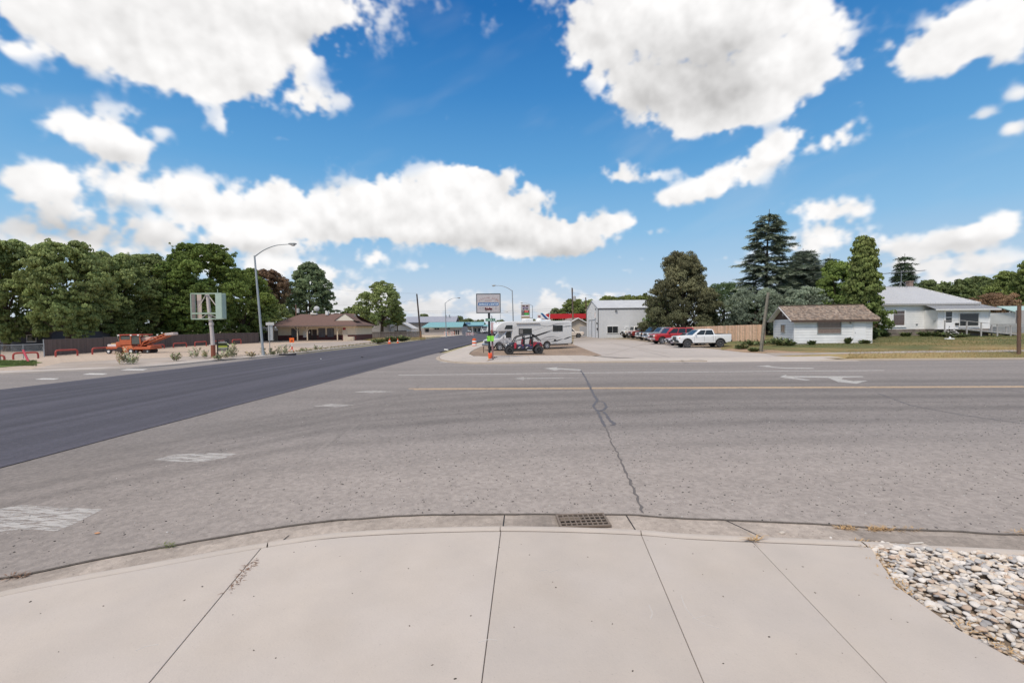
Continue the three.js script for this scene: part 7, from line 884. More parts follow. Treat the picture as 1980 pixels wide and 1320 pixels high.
  mesh('hopper', [mv(rbox(1.0, 0.42, 1.0, 0, 0, 0, 0.08), X(274), Y(656), -D2 / 2, 0, 0, 0.1), mv(rbox(0.7, 0.16, 0.9, 0, 0, 0, 0.04), X(281), Y(655), -D2 / 2, 0, 0, -0.1)], std([0.58, 0.42, 0.35]), t); mesh('lift_arm', [bar(V(X(262), Y(668), -0.3), V(X(290), Y(652), -0.4), 0.06, 0.05, 6), bar(V(X(268), Y(670), -0.2), V(X(274), Y(658), -0.4), 0.05)], or, t);
  for (const [p, r, z, m] of [[211, 0.25, -0.1, M.white], [251.5, 0.25, -0.1, M.white], [257, 0.22, -0.4, M.galv], [280.5, 0.2, -0.2, M.galv], [211, 0.25, -D2 + 0.1, M.white], [251.5, 0.25, -D2 + 0.1, M.white]]) { const w = mesh('wheel', [new THREE.LatheGeometry([[0.55, -0.5], [0.9, -0.5], [1, -0.3], [1, 0.3], [0.9, 0.5], [0.55, 0.5]].map(([a, b]) => new THREE.Vector2(a * r, b * 0.2)), 20).rotateX(Math.PI / 2)], M.rubber, t); w.position.set(X(p), r, z); mesh('rim', [cyl(0.56 * r, 0.56 * r, 0.16, 0, 0, 0.005, 18, Math.PI / 2)], m, w); }
}

// ───────────────────────── street furniture ─────────────────────────
function streetLamp(label, pole, height, armX, armTop, lean = 0, k = 1) {
  const t = thing('street_lamp', label, 'street lamp', pole.x, pole.z, land(pole.x, pole.z), 0, 'street lamps along the side road'), a = armX;
  const s = [V(0, 0, 0), V(-lean * 0.5, height * 0.5, 0), V(-lean, height, 0)]; mesh('pole', [taper(s, 0.115 * k, 0.075 * k, 12, 12)], M.galv, t); mesh('base', [cyl(0.2 * k, 0.2 * k, 0.06, 0, 0.03, 0, 16), cyl(0.14 * k, 0.13 * k, 0.28, 0, 0.18, 0, 16)], M.galv, t); mesh('footing', [cyl(0.32, 0.32, 0.08, 0, 0, 0, 16)], std([0.5, 0.47, 0.45]), t);
  const e = V(-lean + a, height + armTop, 0); mesh('arm', [taper([V(-lean, height - 0.05, 0), V(-lean + a * 0.28, height + armTop * 0.52, 0), V(-lean + a * 0.62, height + armTop * 0.9, 0), e], 0.055 * k, 0.035 * k, 20, 8)], M.galv, t); mesh('cap', mv(new THREE.SphereGeometry(0.08 * k, 10, 8), -lean, height, 0), M.galv, t);
  const h = mesh('lamp_head', [mv(new THREE.SphereGeometry(0.5, 16, 10).scale(0.8, 0.22, 0.36), e.x + Math.sign(a) * 0.3, e.y + 0.02, 0)], std([0.34, 0.36, 0.37], { metalness: 0.3, roughness: 0.5 }), t); mesh('lens', [mv(new THREE.SphereGeometry(0.16, 12, 8).scale(1.3, 0.6, 0.9), e.x + Math.sign(a) * 0.36, e.y - 0.09, 0)], std([0.62, 0.6, 0.56], { roughness: 0.2 }), h); return t;
}
streetLamp('nearest street lamp, tall grey pole beside the left kerb', G(508.5, 687), 9.1, 3.2, 1.05, 0.55);
streetLamp('second street lamp on the left, before the teal roofed building', { x: D(863, 650, 118).x, z: 118 }, 8.55, 3.2, 1.3, 0.2, 1.1);
streetLamp('street lamp behind the motorhome with its arm reaching left', { x: D(993.5, 650, 84).x, z: 84 }, 8.9, -3.0, 0.95, 0.2, 1.1);
streetLamp('street lamp beside the petrol price sign, arm reaching left', { x: D(1030, 650, 145).x, z: 145 }, 8.8, -3.0, 0.9, 0, 1.1);
streetLamp('farthest thin street lamp just right of the service sign', { x: D(968, 645, 230).x, z: 230 }, 8.9, 3.0, 0.8, 0, 1.2);

function utilityPole(label, base, top, r0, r1, lean, mat, extra) { const t = thing('utility_pole', label, 'utility pole', base.x, base.z, land(base.x, base.z)); mesh('pole', [taper([V(0, -0.2, 0), V(lean * 0.5, top * 0.5, 0), V(lean, top, 0)], r0, r1, 10, 12)], mat, t); extra?.(t, V(lean, top, 0)); return t; }
const darkPole = std([0.085, 0.065, 0.055], { map: woodTex, roughness: 1 });
utilityPole('dark wooden utility pole leaning left beside the street', { x: D(813.5, 650, 105).x, z: 105 }, 10.0, 0.22, 0.15, -0.75, darkPole, (t, p) => { mesh('insulator', [cyl(0.05, 0.03, 0.3, p.x, p.y + 0.12, 0, 8)], M.white, t); mesh('sheath', [cyl(0.24, 0.23, 1.6, -0.03, 0.9, 0, 12)], std([0.30, 0.16, 0.08], { map: woodTex }), t); });
utilityPole('wooden utility pole with grey transformer behind the motorhome tail', { x: D(1109, 640, 98).x, z: 98 }, 10.1, 0.17, 0.13, -0.25, std([0.26, 0.19, 0.12], { map: woodTex }), (t, p) => { mesh('transformer', [cyl(0.28, 0.28, 0.95, p.x + 0.5, p.y - 2.3, 0.1, 16), cyl(0.2, 0.1, 0.2, p.x + 0.5, p.y - 1.75, 0.1, 12)], std([0.45, 0.45, 0.44]), t); mesh('top_band', [cyl(0.145, 0.14, 4.4, p.x * 0.8, p.y - 2.3, 0, 12)], std([0.07, 0.055, 0.06]), t); mesh('insulator', [cyl(0.05, 0.04, 0.25, p.x - 0.2, p.y - 0.7, 0.1, 8), cyl(0.05, 0.04, 0.25, p.x + 0.22, p.y - 0.7, 0.1, 8)], M.white, t); mesh('bracket', [box(0.5, 0.06, 0.08, p.x + 0.25, p.y - 2.2, 0.05)], M.steel, t); });
utilityPole('shorter brown utility pole close to the shop gable', { x: D(1136, 640, 104).x, z: 104 }, 8.4, 0.15, 0.12, -0.35, std([0.15, 0.085, 0.06], { map: woodTex }), (t, p) => mesh('crossarm', [box(1.1, 0.1, 0.1, p.x, p.y - 2.6, 0)], M.poleWood, t));
utilityPole('brown utility pole with transformer before the grey green tall tree', { x: D(573, 640, 112).x, z: 112 }, 8.2, 0.17, 0.14, 0, std([0.24, 0.13, 0.10], { map: woodTex }), (t, p) => { mesh('transformer', [cyl(0.32, 0.32, 1.1, 0.55, p.y - 1.4, 0.2, 16)], std([0.55, 0.56, 0.56]), t); mesh('bracket', [box(0.5, 0.08, 0.08, 0.25, p.y - 1.2, 0.1)], M.steel, t); mesh('insulator', [cyl(0.05, 0.04, 0.4, 0, p.y + 0.15, 0, 8)], M.galv, t); });
utilityPole('short weathered wooden pole leaning right before the small white building', G(1471, 680), 4.95, 0.145, 0.115, 0.62, M.greyWood, (t, p) => mesh('cable', [taper([V(p.x, p.y - 0.2, 0.13), V(p.x * 0.5, p.y * 0.5, 0.16), V(0.03, 0.1, 0.17)], 0.012, 0.012, 8, 5)], M.black, t));
utilityPole('thick brown post at the right edge beside the path', { x: G(1971, 685).x, z: G(1971, 685).z }, 3.45, 0.115, 0.11, -0.05, std([0.20, 0.12, 0.085], { map: woodTex }));
{ const pz = G(1971, 685).z + 0.2, g = D(1977, 612, pz), s = thing('edge_sign', 'grey board mounted on the thick brown post, cut off at the edge', 'sign', g.x, pz, g.y - 0.42); mesh('board', rbox(0.9, 0.95, 0.05, 0.0, 0.4, 0.0, 0.01), std([0.42, 0.41, 0.40]), s); mesh('batten', [box(0.8, 0.07, 0.05, 0, 0.15, -0.05), box(0.8, 0.07, 0.05, 0, 0.6, -0.05)], M.greyWood, s); }

// wires: long thin strands across the middle
const strand = (label, a, b, sag, r = 0.012) => { const pts = spread(15, (i) => { const t = i / 14; return V(lerp(a.x, b.x, t), lerp(a.y, b.y, t) - sag * 4 * t * (1 - t), -lerp(a.z, b.z, t)); }); tag(mesh('power_line', tube(pts, r, 40, 4), M.wire, scene), label, 'power line'); };
strand('upper of two wires running right past the service sign', D(806, 600, 105), D(1108, 594, 98), 0.5); strand('lower of two wires running right past the service sign', D(806, 603, 105), D(1108, 598, 98), 0.5); strand('wire from the left treetops to the leaning pole top', D(573, 586, 112), D(806, 580, 105), 0.8); strand('wire over the restaurant roof to the leaning pole', D(500, 592, 100), D(808, 600, 105), 0.6); strand('wire crossing in front of the grey green tall tree', D(430, 603, 92), D(573, 590, 112), 0.6); strand('short wire from transformer pole to the pole by the shop', D(1108, 580, 98), D(1135, 583, 104), 0.2); strand('wire running right from the pole by the shop', D(1108, 566, 98), D(1250, 571, 90), 0.5); strand('faint high wire left of the leaning pole', D(806, 567, 105), D(560, 545, 140), 0.9);

// big sign of the car lot on its dark pole
{
  const z = 35.2, w = (968 - 921) / F * z, b = D(944, 605.3, z), t = thing('service_sign', 'grey framed sign reading auto sales and service center on dark pole', 'sign', D(946.5, 690, z).x, z), y0 = b.y - t.position.y, h = 1.47, cx = D(944.5, 587, z).x - t.position.x;
  mesh('pole', [cyl(0.085, 0.085, y0 + 0.1, 0, (y0 + 0.1) / 2, 0, 14)], std([0.012, 0.014, 0.02], { roughness: 0.4 }), t);
  const cv = document.createElement('canvas'); cv.width = 768; cv.height = 560; const c = cv.getContext('2d'); c.fillStyle = '#bdb7b8'; c.fillRect(0, 0, 768, 560); const r = rng(9); for (let i = 0; i < 260; i++) { c.fillStyle = 'rgba(150,140,140,' + (0.05 + 0.08 * r()) + ')'; c.fillRect(r() * 768, r() * 560, 4 + 30 * r(), 20 + 160 * r()); }
  c.textAlign = 'center'; c.textBaseline = 'middle'; const arc = (s, cx0, cy, R, a0, a1, font, st) => { c.font = font; [...s].forEach((ch, i) => { const a = lerp(a0, a1, s.length > 1 ? i / (s.length - 1) : 0); c.save(); c.translate(cx0 + Math.sin(a) * R, cy - Math.cos(a) * R); c.rotate(a); c.fillStyle = st; c.fillText(ch, 0, 0); c.restore(); }); };
  arc('CUSTOM AUTO', 384, 700, 590, -0.52, 0.56, 'bold 74px serif', 'rgba(140,92,92,0.72)'); arc('TO', 384, 700, 590, 0.47, 0.56, 'bold 76px serif', 'rgba(150,80,40,0.6)'); c.font = 'bold 72px serif'; c.fillStyle = 'rgba(140,98,100,0.8)'; c.fillText('SALES', 384, 196);
  c.fillStyle = '#2b5f96'; c.beginPath(); c.roundRect(36, 254, 700, 106, 34); c.fill(); c.font = 'bold italic 84px sans-serif'; c.fillStyle = '#dfe8ee'; c.fillText('SERVICE CENTER', 386, 309, 660);
  c.font = 'bold 30px sans-serif'; c.fillStyle = 'rgba(105,112,128,0.75)'; c.fillRect(72, 418, 74, 12); c.fillRect(166, 414, 80, 16); c.fillRect(76, 458, 60, 10); c.fillRect(150, 468, 96, 10); c.fillRect(614, 404, 44, 14); c.fillRect(600, 446, 84, 12);
  c.fillStyle = '#57181d'; c.beginPath(); c.moveTo(262, 420); c.lineTo(300, 404); c.lineTo(420, 404); c.lineTo(446, 428); c.lineTo(510, 436); c.lineTo(516, 490); c.lineTo(262, 496); c.fill(); c.fillStyle = '#d8c8c8'; c.fillRect(312, 414, 40, 24); c.fillRect(362, 414, 48, 24); c.fillStyle = '#111'; for (const x of [300, 470]) { c.beginPath(); c.arc(x, 496, 28, 0, 7); c.fill(); } c.fillStyle = '#ddd'; for (const x of [300, 470]) { c.beginPath(); c.arc(x, 496, 12, 0, 7); c.fill(); }
  const pt = new THREE.CanvasTexture(cv); pt.colorSpace = THREE.SRGBColorSpace; const face = new THREE.PlaneGeometry(w - 0.12, h - 0.12).translate(cx, y0 + h / 2, 0.165); mesh('sign_face', face, new THREE.MeshStandardMaterial({ map: pt, roughness: 0.5 }), t, true);
  mesh('cabinet', [rbox(w - 0.02, h - 0.02, 0.30, cx, y0 + h / 2, 0, 0.02)], std([0.45, 0.44, 0.44]), t); mesh('frame', [box(w, 0.06, 0.36, cx, y0 + 0.03, 0), box(w, 0.06, 0.36, cx, y0 + h - 0.03, 0), box(0.06, h - 0.12, 0.36, cx - w / 2 + 0.03, y0 + h / 2, 0), box(0.06, h - 0.12, 0.36, cx + w / 2 - 0.03, y0 + h / 2, 0)], std([0.14, 0.145, 0.15], { metalness: 0.4, roughness: 0.5 }), t); t.rotation.y = 0.0;
}
// street corner post with name plates, beside it
{
  const z = 33.9, t = thing('street_sign_post', 'wooden post with green street name plates beside the dark sign pole', 'street sign', D(952.5, 697, z).x, z), Y = (p) => D(952, p, z).y - t.position.y, X = (p) => D(p, 640, z).x - t.position.x;
  mesh('post', [box(0.14, Y(628) + 0.2, 0.11, 0, Y(628) / 2, 0), bar(V(-0.02, Y(628), 0), V(-0.02, Y(612), 0), 0.03)], std([0.33, 0.20, 0.20], { map: woodTex }), t);
  const cv = document.createElement('canvas'); cv.width = 512; cv.height = 128; const c = cv.getContext('2d'); c.fillStyle = '#0d6b48'; c.fillRect(0, 0, 512, 128); c.strokeStyle = '#cfe3d8'; c.lineWidth = 6; c.strokeRect(6, 6, 500, 116); c.font = 'bold 84px sans-serif'; c.textAlign = 'center'; c.textBaseline = 'middle'; c.fillStyle = '#e6f0ea'; c.fillText('S MAIN ST', 256, 68, 440); const nt = new THREE.CanvasTexture(cv); nt.colorSpace = THREE.SRGBColorSpace;
  const np = mesh('name_plate', [rbox(X(958) - X(939), 0.20, 0.02, (X(939) + X(958)) / 2, Y(618.2), 0.02, 0.004)], std([0.015, 0.15, 0.085]), t); mesh('print', new THREE.PlaneGeometry(X(958) - X(939) - 0.02, 0.19).translate((X(939) + X(958)) / 2, Y(618.2), 0.033), new THREE.MeshStandardMaterial({ map: nt, roughness: 0.5 }), np, true);
  mesh('name_plate', [rbox(0.02, 0.18, 0.6, X(951), Y(612.5), 0, 0.004)], std([0.30, 0.36, 0.36]), t);
  mesh('back_of_sign', [rbox(0.16, 0.62, 0.02, X(951.5), Y(632), 0.075, 0.005)], std([0.52, 0.36, 0.37]), t); mesh('bracket', [rbox(0.1, 0.25, 0.1, X(951), Y(641), 0.1, 0.02)], std([0.28, 0.07, 0.05]), t);
  const fl = thing('green_notice', 'fluorescent green notice board fixed across both poles', 'sign', t.position.x, z - 0.2, t.position.y); mesh('panel', [rbox(X(955) - X(941.5), Y(649.2) - Y(659.2), 0.02, (X(941.5) + X(955)) / 2, (Y(649.2) + Y(659.2)) / 2, 0, 0.006)], std([0.26, 0.72, 0.06], { roughness: 0.5 }), fl); mesh('bolt', [cyl(0.035, 0.035, 0.02, X(942.6) , Y(653), 0.015, 8, Math.PI / 2), bar(V(X(949), Y(650), 0.014), V(X(949), Y(658.6), 0.014), 0.012)], std([0.1, 0.22, 0.05]), fl);
  const o = D(947.5, 696.5, 33.6), m = thing('orange_bundle', 'glossy orange safety wrap bundled round the foot of the poles', 'safety wrap', o.x, 33.6, 0.12); const g = []; const r = rng(4); for (let i = 0; i < 5; i++) { const a = i * 1.25, e = new THREE.SphereGeometry(0.5, 14, 10); const p = e.attributes.position; for (let k = 0; k < p.count; k++) { const y = p.getY(k), w = 1 + 0.25 * (vnoise3(p.getX(k) * 4 + i, y * 5, p.getZ(k) * 4) - 0.5); p.setXYZ(k, p.getX(k) * 0.16 * w, y * (0.42 + 0.10 * r()), p.getZ(k) * 0.13 * w); } e.computeVertexNormals(); g.push(mv(e, Math.cos(a) * 0.07, 0.26 + 0.04 * r(), Math.sin(a) * 0.06, 0, a, -0.18)); } mesh('wrap', g.slice(0, 4), std([0.80, 0.10, 0.03], { roughness: 0.35 }), m); mesh('fold', [g[4].translate(-0.09, -0.06, 0.05)], std([0.85, 0.42, 0.02], { roughness: 0.35 }), m); mesh('tape', [mv(new THREE.TorusGeometry(0.17, 0.02, 6, 18), 0, 0.08, 0, 1.57)], std([0.62, 0.64, 0.64]), m);
  const br = D(936, 684, 36.5), s = thing('marker_stake', 'short dark wooden stake in the gravel left of the sign pole', 'stake', G(935, 682).x, G(935, 682).z); mesh('stake', [box(0.07, 0.50, 0.05, 0, 0.25, 0, 0, 0, 0.03), box(0.12, 0.10, 0.06, 0, 0.52, 0)], std([0.13, 0.09, 0.07], { map: woodTex }), s);
}
// empty sign frame on the left
{
  const b = G(412, 690.5), z = b.z, t = thing('sign_frame', 'empty rusted sign frame on a tall white pole with brown foot', 'sign frame', b.x, z), Y = (p, q = 404) => D(q, p, z).y - t.position.y, X = (p) => D(p, 640, z).x - t.position.x, gn = std([0.38, 0.48, 0.38], { map: rep(wearTex, 0.9) }), wh = std([0.60, 0.53, 0.50], { map: rep(wearTex, 0.7) }), x0 = X(374.5), x1 = X(433.5), y0 = Y(616.5), y1 = Y(567.5), dp = 0.55;
  mesh('pole', [taper([V(0, 0.9, 0), V(X(409), Y(640), 0), V(X(407), Y(616), 0)], 0.17, 0.14, 8, 14), taper([V(X(407), Y(618), 0), V(X(405), Y(600), 0), V(X(403), Y(569), 0)], 0.15, 0.14, 6, 14)], wh, t); mesh('pole_foot', [cyl(0.19, 0.175, 1.15, 0, 0.5, 0, 14)], std([0.26, 0.085, 0.05], { map: rep(wearTex, 0.6) }), t); mesh('collar', [cyl(0.20, 0.18, 0.25, X(408.5), Y(626), 0, 14), box(0.16, 0.08, 0.12, -0.2, 1.08, 0.05)], wh, t);
  for (const zz of [dp / 2, -dp / 2]) mesh('frame', [box(x1 - x0, 0.08, 0.06, (x0 + x1) / 2, y1, zz), box(x1 - x0, 0.09, 0.06, (x0 + x1) / 2, y0, zz), box(0.07, y1 - y0, 0.06, x0, (y0 + y1) / 2, zz), box(0.07, y1 - y0, 0.06, x1, (y0 + y1) / 2, zz), box(x1 - x0, 0.12, 0.08, (x0 + x1) / 2, lerp(y0, y1, 0.22), zz * 0.9)], gn, t);
  mesh('side_panel', [box(0.05, y1 - y0 - 0.1, dp - 0.1, x0 - 0.01, (y0 + y1) / 2, 0), box(X(388) - X(379.5), y1 - y0 - 0.1, 0.05, (X(379.5) + X(388)) / 2, (y0 + y1) / 2, -dp / 2 + 0.08)], std([0.58, 0.48, 0.42], { map: rep(wearTex, 0.8) }), t); mesh('end_panel', [box(X(433.5) - X(422), y1 - y0 - 0.02, 0.05, (X(422) + X(433.5)) / 2, (y0 + y1) / 2, dp / 2 + 0.02), box(0.05, y1 - y0 - 0.1, dp, x1, (y0 + y1) / 2, 0)], std([0.42, 0.53, 0.45], { map: rep(wearTex, 0.9) }), t);
  const cx = X(403), yt = y1 - 0.12, ym = lerp(y0, y1, 0.46); mesh('brace', [bar(V(cx - 0.1, yt, 0.1), V(X(387), ym, 0.1), 0.045, 0.045, 4), bar(V(cx + 0.1, yt, 0.1), V(X(422), ym, 0.1), 0.045, 0.045, 4), bar(V(cx - 0.1, lerp(y0, y1, 0.18), 0.1), V(X(390), y0 + 0.05, 0.1), 0.045, 0.045, 4), bar(V(cx + 0.2, lerp(y0, y1, 0.18), 0.1), V(X(422), y0 + 0.08, 0.1), 0.045, 0.045, 4)], std([0.62, 0.55, 0.50]), t); mesh('lightning_rod', bar(V(X(422.5), y1, 0), V(X(422.5), Y(559), 0), 0.03), gn, t);
  // estate sign next to it
  const e = G(431, 688.5), s = thing('estate_sign', 'black framed real estate board with yellow lettering among the weeds', 'sign', e.x, e.z), ss = e.z / F, w = 20 * ss, h = 21 * ss, cv = document.createElement('canvas'); cv.width = 400; cv.height = 420; const c = cv.getContext('2d'); c.fillStyle = '#14160f'; c.fillRect(0, 0, 400, 420); c.fillStyle = '#e4e4e0'; c.font = 'bold 44px sans-serif'; c.textAlign = 'center'; c.fillText('FOR SALE', 200, 48, 330); c.fillRect(24, 62, 352, 22); c.fillStyle = '#3f4a16'; c.fillRect(20, 92, 360, 128); c.fillStyle = '#12140c'; c.font = 'bold 108px serif'; c.fillText('LEGEND', 200, 180, 340); c.fillStyle = '#c6d03a'; c.fillRect(20, 226, 360, 46); c.fillStyle = '#a5ab90'; c.fillRect(20, 278, 360, 60); c.fillStyle = '#6e7068'; c.fillRect(20, 342, 360, 60); c.fillStyle = '#d8d8d0'; c.font = 'bold 40px sans-serif'; c.fillText('•••-••••', 200, 388); const pt = new THREE.CanvasTexture(cv); pt.colorSpace = THREE.SRGBColorSpace;
  mesh('frame', [box(0.07, h + 0.55, 0.07, -w / 2 - 0.03, (h + 0.55) / 2, 0), box(0.07, h + 0.55, 0.07, w / 2 + 0.03, (h + 0.55) / 2, 0), box(w + 0.13, 0.06, 0.07, 0, h + 0.55, 0), box(w, 0.05, 0.06, 0, 0.46, 0)], M.black, s); const pn2 = mesh('panel', [box(w, h - 0.1, 0.03, 0, 0.5 + h / 2 - 0.03, 0)], M.black, s); mesh('print', new THREE.PlaneGeometry(w - 0.02, h - 0.12).translate(0, 0.5 + h / 2 - 0.03, 0.018), new THREE.MeshStandardMaterial({ map: pt, roughness: 0.5 }), pn2, true); mesh('foot', [bar(V(-w / 2, 0.4, 0), V(-w / 2 - 0.25, 0.02, 0.35), 0.03), bar(V(-w / 2, 0.4, 0), V(-w / 2 + 0.3, 0.02, 0.35), 0.03)], M.black, s);
}
// backs of road signs by the nearest lamp
{ const b = G(521.5, 682), z = b.z, k = z / F, t = thing('road_sign_back', 'bare metal backs of road signs on a thin post by the lamp', 'road sign', b.x, z), al = std([0.56, 0.56, 0.55], { metalness: 0.3, roughness: 0.5 }); mesh('post', [box(0.07, 46 * k + 2, 0.05, 0.0, (46 * k + 2) / 2 - 0.3, 0)], std([0.26, 0.27, 0.28], { metalness: 0.4 }), t); mesh('sign_plate', rbox(16 * k, 5.5 * k, 0.02, 0.1, 56 * k, 0.05, 0.02), al, t); mesh('sign_plate', [mv(rbox(8 * k, 30 * k, 0.02, 0, 0, 0, 0.02), 0.08, 39 * k, -0.05, 0, 0.5, 0)], al, t); mesh('bracket', [box(0.1, 0.06, 0.1, 0.02, 54 * k, 0), box(0.1, 0.06, 0.1, 0.02, 34 * k, -0.02)], M.steel, t); t.children[0].scale.set(1, 0.78, 1); }
// orange temporary sign on a stand
{ const b = G(564.5, 679.5), z = b.z, k = z / F, t = thing('orange_work_sign', 'square orange road work sign on a thin spring stand', 'road work sign', b.x, z); mesh('sign_plate', [rbox(9 * k, 9 * k, 0.02, 0, 22 * k, 0.03, 0.02)], std([0.85, 0.15, 0.02], { roughness: 0.45 }), t); mesh('print', [box(4.5 * k, 1.4 * k, 0.008, 0, 20.5 * k, 0.045), box(1.5 * k, 1.5 * k, 0.008, 0.5 * k, 22.4 * k, 0.045)], M.black, t.children[0]); mesh('post', [box(0.05, 26 * k, 0.04, 0, 13 * k, 0)], M.white, t); mesh('foot', [bar(V(-0.3, 0.03, 0.25), V(0.02, 0.35, 0), 0.03), bar(V(0.3, 0.03, 0.25), V(0.02, 0.35, 0), 0.03), bar(V(0, 0.03, -0.35), V(0.02, 0.35, 0), 0.03), box(0.12, 0.3, 0.1, 0, 0.4, 0)], std([0.62, 0.10, 0.06]), t); const w = G(556, 687), sb = thing('sandbag', 'dark sandbag lying at the kerb below the orange work sign', 'sandbag', w.x, w.z, 0.12, 0.2); mesh('bag', [rbox(1.1, 0.16, 0.3, 0, 0.08, 0, 0.07), rbox(0.35, 0.2, 0.32, 0.55, 0.10, 0.02, 0.09)], std([0.03, 0.028, 0.035]), sb); mesh('neck', [rbox(0.25, 0.12, 0.16, -0.62, 0.07, 0, 0.05)], std([0.03, 0.028, 0.035]), sb); }
// traffic drum, cones, barricades
{ const b = G(917, 668.4), k = b.z / F, h = 15.6 * k, t = thing('traffic_drum', 'orange and white striped traffic drum at the near kerb of the street', 'traffic drum', b.x, b.z, 0.02), rr = 0.30; [[0, 0.17, 1], [0.17, 0.36, 0], [0.36, 0.55, 1], [0.55, 0.74, 0], [0.74, 0.94, 1]].forEach(([a, c, o]) => mesh(o ? 'orange_band' : 'white_band', [cyl(rr * (1 - 0.16 * a), rr * (1 - 0.16 * c) , (c - a) * h - 0.01, 0, (a + c) / 2 * h, 0, 20)], o ? std([0.80, 0.13, 0.03], { roughness: 0.45 }) : M.trim, t)); mesh('base', [cyl(0.38, 0.38, 0.08, 0, 0.03, 0, 16)], M.rubber, t); mesh('handle', [box(0.3, 0.09, 0.06, 0, h * 0.97, 0)], M.orange, t); }
function cone(label, p, s) { const g = G(...p), t = thing('traffic_cone', label, 'traffic cone', g.x, g.z, land(g.x, g.z) + 0.02, 0, 'traffic cones by the shrubs at the far kerb'); mesh('cone', [cyl(0.15 * s, 0.03 * s, 0.72 * s, 0, 0.36 * s + 0.03, 0, 16)], std([0.80, 0.12, 0.03], { roughness: 0.45 }), t); mesh('collar', [cyl(0.108 * s, 0.085 * s, 0.15 * s, 0, 0.36 * s, 0, 16)], M.trim, t); mesh('base', [rbox(0.4 * s, 0.04, 0.4 * s, 0, 0.02, 0, 0.01)], M.orange, t); }
cone('left of two orange traffic cones before the low green shrubs', [753.5, 664.6], 1.1); cone('right of two orange traffic cones before the low green shrubs', [769, 663.4], 1.0); cone('small orange cone at the kerb beyond the sign pole', [751.5, 664.2], 0.8);
function barricade(label, p, w, h, tone) { const t = thing('barricade', label, 'barricade', D(p, 650, 128).x, 128, 0.11, 0.1), o = std(tone, { roughness: 0.6 }); for (const y of [0.35, 0.75, 1.15].slice(0, h)) { const r = mesh('board', box(w, 0.2, 0.03, 0, y, 0), M.trim, t); mesh('stripe', spread(Math.round(w / 0.4), (i) => mv(box(0.2, 0.19, 0.01), -w / 2 + 0.2 + i * 0.4, y, 0.021)), o, r); } mesh('leg', [box(0.06, 1.3, 0.06, -w / 2 + 0.15, 0.65, -0.05), box(0.06, 1.3, 0.06, w / 2 - 0.15, 0.65, -0.05)], M.trim, t); }
barricade('orange striped barricade at the foot of the second street lamp', 862, 1.0, 3, [0.7, 0.16, 0.05]); barricade('three board orange barricade right of the second street lamp', 875, 1.1, 3, [0.7, 0.16, 0.05]); barricade('long low red and white barricade by the white pickup', 908, 2.2, 2, [0.5, 0.08, 0.07]);
// red tubular rails on the left lot
function rail(label, a, b, top) { const A = G(...a), B = G(...b), w = Math.hypot(B.x - A.x, B.z - A.z), h = (a[1] - top) / F * A.z, m = mesh('hoop', [tube([[0, -0.1, 0], [0, h - 0.2, 0], [0.05, h - 0.05, 0], [0.2, h, 0], [w / 2, h, 0], [w - 0.2, h, 0], [w - 0.05, h - 0.05, 0], [w, h - 0.2, 0], [w, -0.1, 0]], 0.075, 44, 8)], M.redRail, null ?? scene); m.name = numbered('bumper_rail'); m.position.set(A.x, 0.11, -A.z); m.rotation.y = Math.atan2(B.z - A.z, B.x - A.x); return tag(m, label, 'bumper rail', 'red bumper rails in front of the slat fence'); }
rail('stub of red bumper rail cut off by the left edge', [-40, 697], [7.5, 695.8], 688); rail('red bumper rail with a slanting loose bar before it', [25, 695], [73, 692.6], 683); rail('red bumper rail at the left end of the brown slat fence', [107, 690], [149, 687.6], 677.5); rail('red bumper rail partly behind the left end of the machine', [178, 685.2], [214, 682.5], 673.5); rail('red bumper rail under the raised conveyor chute', [289.5, 675.2], [317, 673.4], 667.5); rail('red bumper rail right of the machine conveyor', [335, 672.4], [360, 671], 663.8); rail('red bumper rail just left of the sign frame pole', [376.5, 670.2], [398.5, 668.8], 661.2); rail('red bumper rail partly behind the sign frame pole', [413, 668.2], [434, 667], 659.6); rail('red bumper rail right of the real estate board', [449, 666], [465.5, 665], 656.8);
{ const a = G(42, 700), m = mesh('loose_bar', [bar(V(0, 0.05, 0), V(-0.7, 0.95, -0.3), 0.075)], std([0.50, 0.07, 0.10]), scene); m.position.set(G(54, 700).x, 0.11, -G(54, 700).z); tag(m, 'loose red bar leaning against the second bumper rail', 'bar'); }
